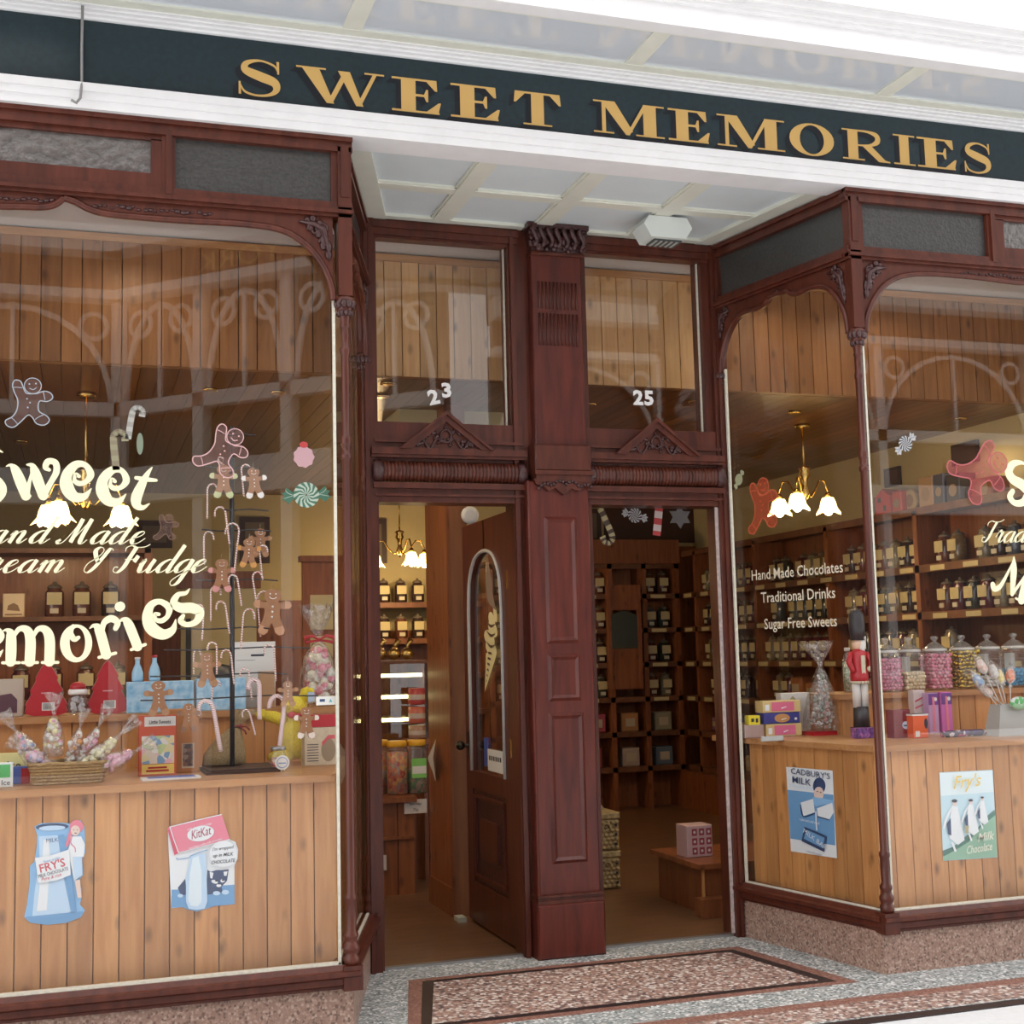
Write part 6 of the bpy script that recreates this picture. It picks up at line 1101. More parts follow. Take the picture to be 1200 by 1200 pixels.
t, p, w, h = box_item('yellow_box', 'small bright yellow box left of the stacked boxes', 'box', 877, 892, 832, 848, ZT+.045, C('bright yellow', .78, .66, .03), .05, Y=6.60); pr(t, 'print', INKK, R4(-w*.3, h*.55, -w*.05, h*.8), R4(w*.1, h*.5, w*.3, h*.8))
t, p, w, h = box_item('pale_box', 'low pale pink box under the small yellow box', 'box', 872, 897, 848, 863, ZT, C('pale pink card', .42, .30, .27), .06, Y=6.59)
t, p, w, h = box_item('price_strip', 'thin silver price strip in front of the stacked boxes', 'card', 891, 920, 856, 862, ZT, C('silver strip', .42, .42, .40), .01, Y=6.30)
# ------------------------------------------------------------------ shop interior
SZ = [.42, .76, 1.10, 1.44, 1.78, 2.12]
rk = thing('jar_rack', 'long dark wooden jar rack along the right wall of the shop', 'shelving', (XW, 10, 0))
for z in SZ+[2.54]: part('shelf', rk, SHELFW, (5.80, XW-.002, 6.95, 12.16, z-.028, z), (5.79, 5.80, 6.95, 12.16, z-.055, z))
for k in range(5): y = 6.97+1.22*k; part('upright', rk, PINED, (5.79, XW-.002, y, y+.05, 0, 2.52))
part('rack_back', rk, PINED, (XW-.02, XW-.002, 6.95, 12.16, 0, 2.54)); part('cupboard_base', rk, PINED, (5.70, XW-.002, 6.95, 12.16, 0, .36))
rb = thing('jar_rack', 'dark wooden jar rack on the back wall seen through the right doorway', 'shelving', (5, YB, 0))
XB0, XB1 = 3.75, 5.77
for z in SZ+[2.42]: part('shelf', rb, SHELFW, (XB0, XB1, 12.20, YB-.002, z-.028, z), (XB0, XB1, 12.19, 12.20, z-.05, z))
for x in (XB0, at(712, 700, 12.2).x, at(752, 700, 12.2).x, XB1-.05): part('upright', rb, PINED, (x, x+.05, 12.19, YB-.002, 0, 2.45))
part('rack_back', rb, PINED, (XB0, XB1-.01, YB-.03, YB-.003, 0, 2.45)); part('top_board', rb, PINED, (XB0, XB1, 12.16, 12.20, 2.42, 2.66))
part('corner_panel', wb, PINED, (5.79, XW, YB-.04, YB-.005, 0, 2.62))
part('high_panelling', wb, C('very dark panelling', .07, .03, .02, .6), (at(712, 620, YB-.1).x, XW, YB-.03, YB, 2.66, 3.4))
rc = thing('jar_rack', 'jar shelves on the cream back wall seen through the open left doorway', 'shelving', (3, YB, 0))
for z in SZ[1:]: part('shelf', rc, SHELFW, (2.45, 3.74, 12.20, YB-.002, z-.088, z-.06), (2.45, 3.74, 12.19, 12.20, z-.11, z-.06))
for x in (2.45, 3.69): part('upright', rc, PINED, (x, x+.05, 12.20, YB-.002, 0, 2.14))
part('rack_back', rc, PINED, (2.5, 3.69, YB-.03, YB-.003, 0, 1.8))
# mirror and notice between the back shelves
mx0, mx1 = at(715, 730, 12.18).x, at(746, 730, 12.18).x; t = thing('wall_mirror', 'arched dark mirror panel between the back wall jar shelves', 'mirror', ((mx0+mx1)/2, 12.17, 1.75)); b = MB(); za, zb = at(730, 760, 12.18).z, at(730, 715, 12.18).z
b.prism([(mx0, za), (mx1, za), (mx1, zb-.05), ((mx0+mx1)/2, zb), (mx0, zb-.05)], 12.16, 12.185); b.build('mirror_glass', C('dim mirror', .16, .20, .20, .15, metal=.7), t, True); part('mirror_surround', t, PINED, (mx0-.04, mx0, 12.15, 12.188, za-.4, zb+.25), (mx1, mx1+.04, 12.15, 12.188, za-.4, zb+.25), (mx0, mx1, 12.17, 12.188, za-.4, za), (mx0, mx1, 12.17, 12.188, zb, zb+.25))
# jars on the racks
def small_jar(name_label, p, body, w=.058, h=.235, labc=LABEL, grp=''):
    t = thing('storage_jar', name_label, 'jar', p, 0, grp)
    MB().lathe([(w*.9, 0), (w, .008), (w, h*.68), (w*.72, h*.78), (w*.72, h*.82)], 8, sq=4, a0=pi/8).build('jar_body', body, t)
    MB().lathe([(w*.80, h*.80), (w*.84, h*.83), (w*.6, h*.89), (w*.2, h*.92), (w*.26, h*.97), (0, h)], 8).build('lid', C('dark jar lid', .16, .13, .10, .2), t)
    b = MB(); b.box(-w*.80, w*.80, -w*1.03, -w*.93, h*.34, h*.68); b.build('label', labc, t)
    b = MB(); b.box(-w*.45, w*.45, -w*1.04, -w*.95, h*.10, h*.24); b.build('price_label', C('pale tag', .55, .50, .38), t)
    return t
JB = [mat('jar sweets %d' % i, c, .15, coat=.6, noise=.4, scale=60) for i, c in enumerate(((.06, .035, .03), (.16, .06, .04), (.10, .12, .14), (.22, .14, .06), (.12, .03, .04), (.28, .24, .16), (.05, .06, .05)))]
protos = None; rj = random.Random(9); njar = 0
def place_jar(p, rz, label, grp, w=1.0):
    global protos, njar
    if protos is None:
        protos = []
        for m in JB: protos.append([small_jar(label, (0, 0, -50), m), False])
    e = protos[rj.randrange(len(protos))]
    if not e[1]:
        e[1] = True; o = e[0]; o.location = p; o.rotation_euler[2] = rz; o['label'] = label; o['group'] = grp
    else: o = dup(e[0], p, rz, label, grp)
    njar += 1
ROW = {5: 'top jar shelf', 4: 'second jar shelf', 3: 'third jar shelf', 2: 'fourth jar shelf'}
BAY = ['nearest', 'second', 'third', 'fourth', 'farthest', 'farthest']
for r_, (z, ya, yb) in {5: (2.12, 7.12, 12.05), 4: (1.78, 7.12, 12.05), 3: (1.44, 8.0, 12.05), 2: (1.10, 10.3, 12.05)}.items():
    y = ya
    while y < yb:
        ph = (y-6.97) % 1.22
        if .1 < ph < 1.16 and rj.random() > .05: place_jar((5.90, y, z+.001), -pi/2+.02*rj.uniform(-1, 1), 'labelled glass sweet jar, %s, %s bay of the right rack' % (ROW[r_], BAY[int((y-6.97)/1.22)]), 'jars on the %s, right rack, %s bay' % (ROW[r_], BAY[int((y-6.97)/1.22)]))
        y += .15
for r_, z in ((5, 2.12), (4, 1.78), (3, 1.44), (2, 1.10)):
    for x0, x1, rack, lab in ((XB0+.13, at(712, 700, 12.2).x-.05, 'b', 'left part of back rack through right doorway'), (at(752, 700, 12.2).x+.12, XB1-.1, 'b', 'right part of back rack through right doorway'), (2.58, 3.62, 'c', 'back shelves through left doorway')):
        if rack == 'c' and r_ < 4: continue
        x = x0
        while x < x1: place_jar((x, 12.3, z+.001-(.06 if rack == 'c' else 0)), 0, 'labelled glass jar on the %s, %s' % (ROW[r_], lab), 'jars on the %s, %s' % (ROW[r_], lab)); x += .15 if rack == 'b' else .165
# shelf edge price strips (parts of the racks)
b = MB()
for z in SZ[2:]:
    for k in range(16): y = 7.15+k*.37; b.box(5.785, 5.79, y, y+.16, z-.048, z-.012)
tag(b.build('price_strip', LABEL, rk, True), 'cream shelf edge price strips', kind='stuff')
b = MB()
for z in SZ[2:]:
    for x in (3.9, 4.3, 4.7, 5.45): b.box(x, x+.16, 12.184, 12.189, z-.045, z-.01)
tag(b.build('price_strip', LABEL, rb, True), 'cream shelf edge price strips', kind='stuff')
# packets on the lower shelves
k = 0
for z in SZ[:3]:
    y = 7.9 if z < 1 else 7.9
    while y < (12.0 if z < 1 else 10.2):
        ww = rj.uniform(.12, .24)
        if not .16 < (y-6.97) % 1.22 < 1.10: y += .05; continue
        hh = rj.uniform(.10, .2); cn_, c_ = rj.choice([('dark red', (.30, .05, .05)), ('tan', (.42, .30, .14)), ('navy', (.10, .13, .25)), ('cream', (.45, .40, .32)), ('orange', (.42, .16, .06)), ('purple', (.20, .10, .18))])
        ps_ = ['front', 'middle', 'far'][min(2, int((y-7.9)/1.7))]; sh = {.42: 'bottom', .76: 'second lowest', 1.10: 'third lowest'}[z]
        t = thing('sweet_packet', '%s sweet packet on the %s shelf, %s bay of the right rack' % (cn_, sh, BAY[int((y-6.97)/1.22)]), 'sweets', (5.93, y, z+.001), -pi/2, '%s packets on the %s shelf, %s bay' % (cn_, sh, BAY[int((y-6.97)/1.22)])); MB().bbox(-ww/2, ww/2, -.05, .05, 0, hh, .015).build('packet', C('packet %.2f %.2f' % c_[:2], *c_, .3), t)
        MB().box(-ww*.3, ww*.3, -.053, -.05, hh*.35, hh*.7).build('print', C('packet print', .5, .42, .30), t); y += ww+rj.uniform(.04, .25)
for i, (x, z, c_) in enumerate(((5.20, .42, (.42, .34, .3)), (5.56, .42, (.12, .16, .22)), (4.8, .42, (.3, .06, .06)), (5.20, .76, (.4, .2, .08)), (4.85, .76, (.38, .06, .10)), (5.56, .76, (.3, .28, .2)), (4.6, .76, (.32, .05, .05)), (4.34, .76, (.3, .3, .3)))[:7]):
    t = thing('gift_box', ['cream patterned', 'dull blue', 'dark red', 'orange brown', 'crimson', 'pale grey', 'deep red'][i]+' gift box low on the back wall rack', 'box', (x, 12.27, z+.001)); MB().bbox(-.09, .09, -.05, .08, 0, .18, .01).build('carton', C('gift %d' % i, *c_), t); MB().box(-.05, .05, -.053, -.05, .05, .13).build('print', C('packet print', .5, .42, .30), t)
# tins and boxes on top of the right rack
def top_item(px0, px1, py, X=5.92):
    a, c = on_x(px0, py, X), on_x(px1, py, X); return (a.y+c.y)/2, abs(a.y-c.y)
for (x0, x1, hh, c_, lab, kind) in ((1035, 1053, .20, (.55, .05, .03), 'bright red house shaped tin on top of the right rack', 'house'), (1055, 1066, .16, (.50, .07, .04), 'second smaller red tin on top of the right rack', 'box'), (1062, 1077, .20, (.46, .34, .18), 'round gold picture tin leaning on top of the right rack', 'round'), (1087, 1104, .22, (.38, .24, .14), 'cream printed carton on top of the right rack', 'box'),
        (1105, 1117, .22, (.07, .07, .10), 'navy carton beside the printed one on top of the right rack', 'box'), (1024, 1032, .15, (.25, .22, .14), 'small olive tin by the post on top of the right rack', 'box'), (1120, 1136, .20, (.05, .04, .04), 'black box on top of the right rack behind the red sticker', 'box'), (1150, 1175, .13, (.25, .08, .04), 'long brown box at the right on top of the right rack', 'box')):
    y, w = top_item(x0, x1, 600); t = thing('display_tin', lab, 'tin', (5.92, y, 2.541), -pi/2); b = MB()
    if kind == 'house': b.prism([(-w/2, 0), (w/2, 0), (w/2, hh*.7), (0, hh), (-w/2, hh*.7)], -.07, .07)
    elif kind == 'round': b.lathe([(w*.5, -.02), (w*.5, .02)], 20, (0, 0, w*.5), 'y')
    else: b.bbox(-w/2, w/2, -.07, .07, 0, hh, .006)
    b.build('tin_body', C('tin %.2f %.2f %.2f' % c_, *c_, .35), t)
    b = MB(); b.flat([(w*.3*cos(a), (w*.5 if kind == 'round' else hh*.42)+w*.3*sin(a)) for a in [i*pi/6 for i in range(12)]], -.072 if kind != 'round' else -.022) if kind != 'house' else b.flat([(-w*.3, hh*.5), (-w*.1, hh*.5), (-w*.1, hh*.68), (-w*.3, hh*.68)], -.071).flat([(w*.05, hh*.15), (w*.22, hh*.15), (w*.22, hh*.35), (w*.05, hh*.35)], -.071)
    b.build('print', C('tin print', .30, .20, .12) if kind != 'house' else BLACK, t)
for i, (px0, px1, py0, py1, X, lab) in enumerate(((1039, 1056, 546, 572, XW-.003, 'small dark picture on the cream wall above the red tin'), (1118, 1147, 515, 547, XW-.003, 'dark picture with green top behind the red sticker'))):
    a = on_x(px0, py1, X); c = on_x(px1, py0, X); t = thing('framed_picture', lab, 'picture', (X, (a.y+c.y)/2, (a.z+c.z)/2)); part('frame', t, C('dark frame', .06, .03, .025), (X-.02, X, min(a.y, c.y), max(a.y, c.y), a.z, c.z)); part('picture', t, C('dim picture', .10, .05, .04), (X-.022, X-.02, min(a.y, c.y)+.02, max(a.y, c.y)-.02, a.z+.02, c.z-.02))
for (px0, px1, py0, py1, lab) in ((690, 704, 596, 636, 'narrow dark framed picture on the back wall through the right doorway'), (432, 453, 608, 660, 'dark framed picture on the back wall through the left doorway'), (160, 202, 610, 642, 'framed picture on the back wall beneath the word Made'), (281, 316, 606, 660, 'dark maroon framed picture behind the wire tree')):
    a, c = at(px0, py1, YB-.03), at(px1, py0, YB-.03); t = thing('framed_picture', lab, 'picture', (a+c)/2); part('frame', t, C('dark frame', .06, .03, .025), (a.x, c.x, YB-.03, YB-.001, a.z, c.z)); part('picture', t, C('faded picture', .16, .12, .08), (a.x+.05, c.x-.05, YB-.032, YB-.03, a.z+.05, c.z-.05))
# chandeliers
def chandelier(label, c, r, angs, ztop, sw=.085, pw=4.5):
    t = thing('chandelier', label, 'lamp', (c[0], c[1], c[2]))
    b = MB(); b.tube([(0, 0, .24), (0, 0, ztop-c[2]-.002)], .007, 6); b.lathe([(.05, ztop-c[2]-.03), (.055, ztop-c[2]-.004), (0, ztop-c[2]-.002)], 14); b.build('rod', BRASS, t)
    MB().lathe([(0, .02), (.02, .04), (.035, .08), (.018, .12), (.022, .17), (.04, .20), (.03, .23), (.045, .25), (.03, .26), (0, .27)], 14).build('hub', BRASS, t)
    for a in angs:
        ca, sa = cos(a), sin(a); b = MB(); b.tube([(r*f*ca, r*f*sa, z) for f, z in ((.05, .08), (.25, .05), (.45, .10), (.65, .17), (.85, .17), (1.0, .10), (1.0, .07))], .007, 6); b.lathe([(.016, .05), (.022, .07), (.012, .09)], 10, (r*ca, r*sa, 0)); arm = b.build('arm', BRASS, t)
        vs = []; fs = []; n = 24; pr_ = [(.02, .055), (.045, .05), (.06, .02), (.07, -.02), (.098, -.055)]
        for rr, z in pr_:
            for i in range(n): q = 2*pi*i/n; k = 1+(.16*cos(6*q) if rr > .09 else 0); vs.append((r*ca+rr*k*cos(q)*sw/.098, r*sa+rr*k*sin(q)*sw/.098, z-(.012*cos(6*q) if rr > .09 else 0)))
        for j in range(len(pr_)-1):
            for i in range(n): fs.append((j*n+i, j*n+(i+1) % n, (j+1)*n+(i+1) % n, (j+1)*n+i))
        MB().add(vs, fs, True).build('glass_shade', LAMP, t); MB().ball((r*ca, r*sa, -.03), .035, 10, 6, (1, 1, 1.3)).build('bulb', BULB, t)
        light('POINT', 'chandelier_light', (c[0]+r*ca, c[1]+r*sa, c[2]-.10), pw, (1, .70, .36), .06)
chandelier('brass chandelier with lit flower shades seen under the word Sweet', (.03, 7.85, 2.40), .20, (pi*.05, pi*.95, pi*1.25), ZC)
chandelier('brass chandelier with lit flower shades in the right bay side window', (4.80, 8.05, 2.54), .21, (.21, -2.38, 2.08), ZC, pw=5)
chandelier('brass chandelier with lit round shades deep inside the left doorway', (2.72, 11.5, 2.41), .22, (-.1, -pi*.42, pi*.93), ZC, .08, 12)
# downlights in the ceilings
for i, (px, py) in enumerate(((448, 440), (455, 449), (690, 455), (815, 470), (1121, 425), (930, 460), (246, 425), (325, 393), (24, 517), (1178, 452))):
    q = on_z(px, py, ZC-.004)
    if q.y < 7.2 or q.y > 12.2: q = Vector((q.x*7.6/q.y, 7.6, q.z))
    lab = ['front one of the pair seen in the left transom', 'rear one of the pair seen in the left transom', 'seen at the left of the right transom', 'seen low in the right transom', 'bright one over the right bay', 'over the side window', 'over the left bay, middle', 'over the left bay near the post', 'low at the far left', 'far right over the jar rack'][i]
    t = thing('downlight', 'small lit ceiling downlight '+lab, 'lamp', q); MB().lathe([(.032, 0), (.045, 0), (.045, -.008), (.034, -.012)], 16).build('rim', BRASS, t); MB().lathe([(0, -.002), (.032, -.003), (.030, -.010), (0, -.012)], 14).build('bulb', SPOT, t)
    light('SPOT', 'downlight_beam', (q.x, q.y, q.z-.03), 9, (1, .78, .50), .03, (0, 0, 0), 2.6)
for i, (px, py, lab) in enumerate(((160, 276, 'small white fitting on the left bay ceiling behind the arch'), (1085, 350, 'small white fitting on the right bay ceiling'), (900, 395, 'small fitting on the ceiling behind the side window'))):
    q = on_z(px, py, 3.797)
    if q.y > 7.0: q = Vector((q.x*6.6/q.y, 6.6, q.z))
    if q.x > 3.4 and q.x < 3.76: q.x = 4.0
    t = thing('downlight', lab, 'lamp', q); MB().lathe([(.03, 0), (.05, 0), (.05, -.01), (.034, -.014)], 16).build('rim', WHITE, t); MB().lathe([(0, -.002), (.03, -.003), (.028, -.012), (0, -.014)], 14).build('bulb', SPOT, t)
    light('SPOT', 'downlight_beam', (q.x, q.y, q.z-.04), 8, (1, .85, .62), .03, (0, 0, 0), 2.7)
# pine post, serving counter, lit cabinet and big jars inside the left doorway
po = struct('trim_post', 'square pine post just inside the open left doorway', (2.2, 8, 0)); part('post_board', po, PINED, (2.145, 2.27, 7.80, 8.34, 0, ZC-.003)); part('post_front', po, mat('post pine', (.26, .10, .04), .4, noise=.35, scale=4, stretch=(4, 4, .6), coat=.2), (2.15, 2.265, 7.785, 7.80, 0, ZC-.003)); part('skirting', po, PINED, (2.13, 2.145, 7.79, 8.34, 0, .17)); part('corner_bead', po, PINED, (2.135, 2.15, 7.78, 7.80, 0, ZC-.003))
sc_ = thing('serving_counter', 'dark pine boarded serving counter with rounded end inside the left doorway', 'counter', (1.6, 8.7, 0))
boards(sc_, Matrix.Translation((0, 8.66, 0)), 1.78, 2.12, .0, .60, .11, PINED); part('counter_carcass', sc_, PINED, (1.78, 2.12, 8.676, 9.0, 0, .60)); part('counter_top', sc_, PINED, (1.76, 2.13, 8.62, 9.02, .60, .635)); part('mid_rail', sc_, PINED, (1.78, 2.12, 8.645, 8.66, .36, .38))
gc = thing('glass_cabinet', 'glass fronted serving cabinet with three bright lit shelves', 'cabinet', (2.1, 9.4, 0))
x0, x1 = 1.86, 2.36; part('cabinet_base', gc, PINED, (x0, x1, 9.2, 9.75, 0, .9)); part('cabinet_back', gc, PINED, (x0, x1, 9.72, 9.75, .9, 1.52)); part('cabinet_top', gc, SHELFW, (x0, x1, 9.18, 9.76, 1.50, 1.525))
for z in (1.42, 1.27, 1.11): part('glass_shelf', gc, PLGLASS, (x0, x1-.02, 9.22, 9.72, z-.02, z-.012)); tag(part('lit_strip', gc, TUBEM, (x0, x1-.03, 9.215, 9.225, z-.012, z+.012)), 'bright yellow lit shelf edge')
part('cabinet_glass', gc, glass('cabinet glass'), (x0, x1, 9.195, 9.20, .9, 1.50)); part('cabinet_side', gc, SHELFW, (x1-.02, x1, 9.2, 9.72, .9, 1.5))
b = MB(); rnd = random.Random(4)
for z in (1.26, 1.10):
    for k in range(40): b.mat(rnd.randrange(4)); b.ball((rnd.uniform(1.9, 2.32), rnd.uniform(9.28, 9.6), z+.012), .022, 6, 4, (1, 1, .8))
o = b.build('loose_chocolates', SW((.16, .07, .03), (.55, .42, .25), (.45, .40, .30), (.26, .12, .05)), gc, True); o['kind'] = 'stuff'
for i, (px, lab) in enumerate(((445, 'gold foil wrapped parcel at the left on the lit cabinet'), (462, 'gold foil wrapped parcel in the middle of the lit cabinet'), (477, 'crumpled gold foil parcel at the right on the lit cabinet'))):
    q = at(px, 778, 9.4); t = thing('foil_parcel', lab, 'sweets', (q.x, 9.4, 1.526), .3*i, 'gold parcels on the lit cabinet'); b = MB(); rnd = random.Random(i)
    b.ball((0, 0, .045), .045, 9, 6, (1.1, .9, 1)); b.v = [(x*(1+rnd.uniform(-.2, .2)), y*(1+rnd.uniform(-.2, .2)), z) for x, y, z in b.v]; b.tube([(0, 0, .08), (.01, 0, .11), (.035, -.01, .15)], [.010, .014, .022], 6); b.build('foil', C('crumpled gold foil', .75, .52, .18, .25, metal=.9), t)
for i, (px, rw, c_, lab, labm) in enumerate(((444, 40, [(.55, .12, .05), (.62, .30, .08), (.5, .4, .3)], 'big clear jar of red and orange sweets at the left on the serving counter', 0), (466, 26, [(.60, .14, .06), (.66, .34, .08), (.45, .05, .05)], 'big clear jar of orange sweets in the middle of the serving counter', 0), (489, 24, [(.05, .16, .05), (.08, .22, .07)], 'big clear jar of green sweets with a green label on the serving counter', 1))):
    q = at(px, 935, 8.80 if i else 8.92); h = psize(62, q); r = .068 if i == 2 else .075; t = thing('plastic_jar', lab, 'jar', (q.x, q.y, .636)); MB().lathe([(r*.9, 0), (r, .01), (r, h*.80), (r*.78, h*.9)], 18).build('jar_body', PLGLASS, t)
    o = MB().lathe([(r*.9, .008), (r*.93, h*(.78 if i < 2 else .45)), (0, h*(.80 if i < 2 else .47))], 16).build('sweets', fleck('jar mix %d' % i, c_+[(.35, .2, .14)], 50), t); o['kind'] = 'stuff'
    MB().lathe([(r*.84, h*.89), (r*.9, h*.90), (r*.9, h*.985), (r*.84, h), (0, h)], 20).build('yellow_lid', C('yellow lid', .80, .42, .03, .35), t)
    if labm: b = MB(); b.box(-r*.72, r*.72, -r*1.02, -r*.7, h*.30, h*.66); b.build('label', C('lime label', .22, .55, .12), t); b = MB(); b.box(-r*.7, r*.7, -r*1.04, -r*1.02, h*.38, h*.52); b.build('label_band', WCARD, t)
q = at(511, 890, 8.1); q = on_x(512, 890, 2.13); t = thing('paper_notice', 'folded white paper notice hung cornerwise on the pine post', 'notice', q); b = MB(); s_ = psize(24, q); b.v = []; b.add([(-.004, 0, s_), (-.05, -.10, .02), (-.004, .02, -s_), (-.03, .12, 0)], [(0, 1, 2, 3)]); b.add([(-.004, .02, -s_), (-.03, .12, 0), (-.01, .13, -.03), (-.0, .05, -s_-.01)], [(0, 1, 2, 3)]); b.build('paper', C('notice paper', .62, .56, .50), t)
for (px0, px1, py0, py1, lab, tx) in ((474, 500, 936, 954, 'white handwritten price card under the green jar', 'Best Seller'), (437, 453, 1002, 1021, 'white price card low on the serving counter front', 'offer')):
    a, c = at(px0, py1, 8.64), at(px1, py0, 8.64); t = thing('price_card', lab, 'card', ((a.x+c.x)/2, 8.64, (a.z+c.z)/2)); w, h = c.x-a.x, c.z-a.z; MB().box(-w/2, w/2, 0, .004, -h/2, h/2).build('card', C('card cream', .62, .56, .52), t); ptxt(t, tx, 0, .01, .022, INKK, sx=.9); ptxt(t, '75p', 0, -.03, .026, INKK)
# tall stack of tubs beside the jars
for i, (y0, y1, c_, lab) in enumerate(((806, 826, (.45, .06, .06), 'red printed tub at the top of the stack beside the lit cabinet'), (828, 848, (.50, .12, .08), 'red and white tub in the middle of the stack beside the lit cabinet'), (850, 866, (.36, .20, .14), 'brown tub at the bottom of the stack beside the lit cabinet'))):
    a = at(489, y1, 9.05); h = psize(y1-y0, a); t = thing('sweet_tub', lab, 'tub', (at(489, 850, 9.08).x, 9.09, a.z), 0, 'tubs stacked by the lit cabinet'); MB().lathe([(.055, 0), (.06, h*.1), (.06, h*.95), (.05, h*.97)], 14).build('tub_body', C('tub %d' % i, *c_, .3), t); b = MB(); b.lathe([(.061, h*.3), (.061, h*.6)], 14, cap=False); b.build('label', C('tub label', .55, .45, .38), t)
hst = thing('side_table', 'small dark wooden stand carrying the stacked tubs', 'table', (at(489, 850, 9.08).x, 9.09, 0)); zt_ = at(489, 866, 9.05).z-.001; MB().box(-.09, .09, -.09, .09, zt_-.03, zt_).build('table_top', PINED, hst)
for sx2 in (-1, 1):
    for sy2 in (-1, 1): MB().box(sx2*.07-.012, sx2*.07+.012, sy2*.07-.012, sy2*.07+.012, 0, zt_-.03).build('leg', PINED, hst)
# dresser and panels deep behind the left bay
ds = thing('dresser', 'dark wooden dresser with open shelves behind the left bay', 'cabinet', (-.9, 9.1, 0))
for z in (.9, 1.33, 1.86, 2.30): part('shelf', ds, SHELFW, (-3.2, .45, 9.0, 9.35, z-.03, z))
for x in (-3.2, -1.3, .41): part('upright', ds, PINED, (x, x+.05, 9.0, 9.35, 0, 2.30))
part('dresser_back', ds, PINED, (-3.2, .45, 9.34, 9.36, 0, 2.3)); part('cupboard', ds, PINED, (-3.2, .45, 8.98, 9.33, 0, .87)); part('cupboard_door', ds, SHELFW, (-1.2, -.4, 8.96, 8.98, .1, .8), (-.35, .38, 8.96, 8.98, .1, .8))
a, c = at(3, 719, 9.05), at(29, 691, 9.05); t = thing('picture_tin', 'brightly lit picture tin at the far left shelf under the script', 'tin', ((a.x+c.x)/2, 9.05, 1.861)); w = c.x-a.x; h = c.z-a.z; MB().bbox(-w/2, w/2, 0, .08, 0, h, .005).build('tin_body', C('tin warm cream', .85, .65, .40), t); pr(t, 'print', C('brown ink', .3, .17, .08), [(-w*.3, h*.3), (w*.3, h*.25), (w*.2, h*.5), (0, h*.6), (-w*.25, h*.5)], R4(-w*.4, h*.08, w*.4, h*.14))
for i, x in enumerate((-.15, .02, .2)): place_jar((x, 9.17, 1.861), 0, 'dim glass jar on the dresser shelf behind the left bay', 'jars on the dresser shelf')
for i, x in enumerate((-1.0, -.8, -.6, -.35, -.15, .05, .25)): place_jar((x, 9.17, 1.331), 0, 'dim glass jar on the lower dresser shelf behind the left bay', 'jars on the lower dresser shelf')
np_ = thing('notice_screen', 'pine framed partition with two cream panels behind the left bay post', 'panel', (at(376, 760, 8.9).x, 8.9, 0)); a, c = at(354, 655, 8.9), at(402, 655, 8.9); part('panel_board', np_, PINED, (a.x, c.x, 8.88, 8.93, 0, a.z)); part('cap_rail', np_, PINED, (a.x-.02, c.x+.02, 8.86, 8.95, a.z-.02, a.z+.02))
for y0, y1 in ((697, 738), (745, 800)): a2, c2 = at(364, y1, 8.87), at(390, y0, 8.87); part('cream_panel', np_, PLASTER, (a2.x, c2.x, 8.868, 8.88, a2.z, c2.z))
np2 = thing('cream_screen', 'plain cream screen panel behind the curved letters es', 'panel', (at(238, 760, 9.6).x, 9.6, 0)); a, c = at(212, 690, 9.6), at(300, 690, 9.6); part('screen_board', np2, PLASTER, (a.x, c.x, 9.58, 9.62, 0, a.z)); part('dark_gap', np2, BLACK, (at(218, 700, 9.57).x, at(224, 700, 9.57).x, 9.575, 9.58, .0, at(220, 725, 9.6).z)); part('top_rail', np2, PINED, (a.x-.03, c.x+.03, 9.56, 9.63, a.z, a.z+.12))
# woven chests and small step box inside the right doorway
WK = mat('woven straw', (.55, .40, .19), .7, noise=.5, scale=28, bump=1.0)
for i, (z0, lab) in enumerate(((.005, 'lower woven straw chest standing on the shop floor'), (.252, 'upper woven straw chest carrying a folded cloth'))):
    t = thing('straw_chest', lab, 'basket', (3.18, 8.25, z0), 0, 'straw chests stacked behind the pilaster'); b = MB(); b.bbox(-.225, .225, 0, .34, 0, .20, .01); b.build('chest_body', WK, t)
    b = MB()
    for r_ in range(7):
        for k in range(14):
            x = -.21+k*.0323+(.016 if r_ % 2 else 0)
            if x < .215: b.ball((x, -.002, .018+r_*.027), .014, 6, 4, (1.1, .5, .85))
    o = b.build('weave', WK, t); o['kind'] = 'stuff'; MB().bbox(-.235, .232, -.008, .35, .20, .243, .008).build('lid', WK, t); b = MB(); b.tube([(-.06+.05*cos(a), -.012, .13+.045*sin(a)) for a in [i_*pi/8 for i_ in range(9)]], .007, 6); b.tube([(.13+.03*cos(a), -.012, .13+.045*sin(a)) for a in [i_*pi/8 for i_ in range(9)]], .007, 6); b.build('handle', WK, t)
    for k in range(3): MB().box(.19, .205, -.012, 0, .035+k*.06, .05+k*.06).build('edge_slot', BLACK, t)
t = thing('folded_cloth', 'crumpled pale cloth lying on the upper straw chest', 'cloth', (3.20, 8.35, .497)); b = MB(); rnd = random.Random(2); b.ball((0, 0, .02), .12, 12, 6, (1.1, .9, .35)); b.v = [(x+rnd.uniform(-.012, .012), y, max(z, 0)+rnd.uniform(0, .02)) for x, y, z in b.v]; b.build('cloth', C('pale cloth', .42, .30, .26), t)
sb = thing('step_box', 'low varnished pine step box at the right inside the right doorway', 'box', (3.8, 7.4, 0)); part('box_body', sb, PINED, (3.50, 4.3, 7.22, 7.85, .005, .27)); part('box_top', sb, PINED, (3.46, 4.32, 7.18, 7.88, .27, .30)); part('plinth_step', sb, PINED, (3.44, 4.3, 7.12, 7.22, .005, .11)); part('corner_strip', sb, PINE, (3.49, 3.505, 7.205, 7.22, .11, .27))
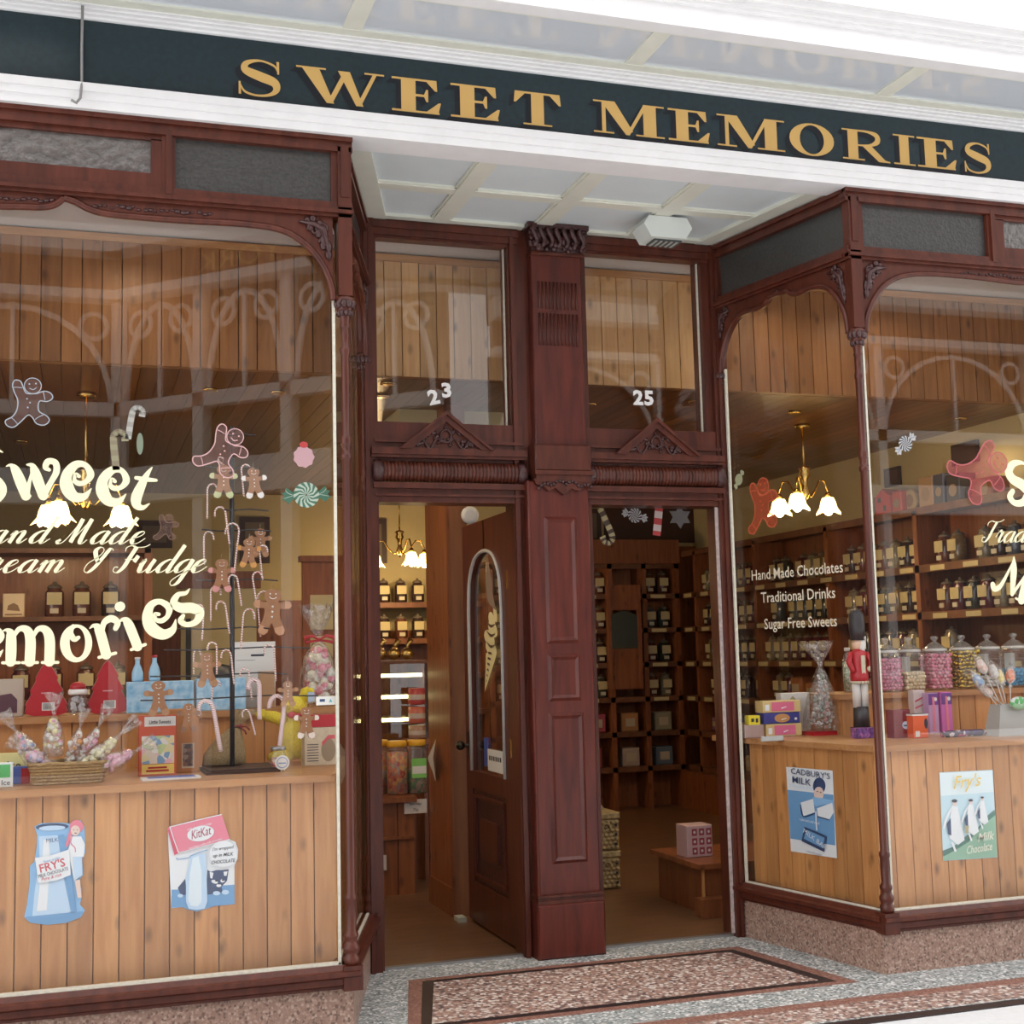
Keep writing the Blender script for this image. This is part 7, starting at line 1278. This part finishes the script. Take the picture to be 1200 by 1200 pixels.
t = thing('gift_box', 'pink and white square patterned box on the low step box', 'box', (3.60, 7.45, .301)); w = .17; h = psize(36, t.location); MB().bbox(-w/2, w/2, 0, .15, 0, h, .003).build('carton', C('pink white card', .62, .42, .42), t); pr(t, 'red_square', C('dull red print', .35, .06, .08), *[R4(-w*.30+k*w*.28, h*(.08+.3*j), -w*.30+k*w*.28+w*.2, h*(.30+.3*j)) for k in range(3) for j in range(3)]); pr(t, 'white_spot', WCARD, *[ell(-w*.20+k*w*.28, h*(.19+.3*j), w*.05, h*.05, 10) for k in range(3) for j in range(3)], y=-.002)
# ------------------------------------------------------------------ arcade opposite (seen only as reflections in the glass)
ARC = C('arcade cream paint', .70, .66, .62, .6); ARD = C('arcade maroon band', .15, .05, .035)
ar = thing('arcade_building', 'cream ironwork arcade across the passage, mirrored in the shop glass', 'building', (0, -9, 0))
def arcade(M, L_, bays, sign=None):
    def bx(name, m, *q):
        b = MB(); b.M = M
        for e in q: b.box(*e)
        return b.build(name, m, ar, True)
    bx('cornice', ARC, (0, L_, -.5, .1, 7.5, 7.9), (0, L_, -.25, .1, 6.86, 7.0)); bx('fascia_band', ARD, (0, L_, -.1, .1, 7.0, 7.5)); bx('beam', ARC, (0, L_, -.1, .1, 5.15, 5.35), (0, L_, -.2, .1, 3.85, 4.35)); bx('shop_wall', C('arcade dark glazing', .05, .035, .03, .3), (0, L_, .15, .3, 0, 6.9)); bx('upper_wall', C('arcade upper wall', .25, .17, .14), (0, L_, .1, .3, 7.5, 11))
    for k in range(bays):
        u0 = L_*k/bays; u1 = L_*(k+1)/bays; w = u1-u0; bx('column', ARC, (u0-.09, u0+.09, -.1, .1, 0, 6.9)); b = MB(); b.M = M
        b.tube([(u0+w/2-(w/2-.12)*cos(a), 0, 5.3+1.45*sin(a)) for a in [i*pi/14 for i in range(15)]], .05, 6)
        for s in (-1, 1): b.tube([(u0+w/2+s*(w/2-.38)+.19*cos(a), 0, 6.5+.19*sin(a)) for a in [i*pi/7 for i in range(14)]], .04, 5, True)
        b.box(u0+w/2-.03, u0+w/2+.03, -.03, .03, 5.3, 6.8); b.build('ironwork_arch', ARC, ar, True)
MA = frameM((.55, -8.8), (-1, 0), (0, -1)); arcade(MA, 9, 3)
dB = Vector((2.76, 2.6)).normalized(); MBm = frameM((.55, -8.8), (dB.x, dB.y), (dB.y, -dB.x)); arcade(MBm, 6.0, 4)
MCm = frameM((20, -8.8), (-1, 0), (0, -1)); arcade(MCm, 13, 4)
q = Vector((.55, -8.8, 7.08))+Vector((dB.x, dB.y, 0))*2.9+Vector((-dB.y, dB.x, 0))*.12
text('raised_lettering', 'CITY YORK', Matrix.Translation(q) @ Matrix.Rotation(atan2(-dB.y, -dB.x), 4, 'Z') @ UP, .42, GOLD, ar, 1.3)
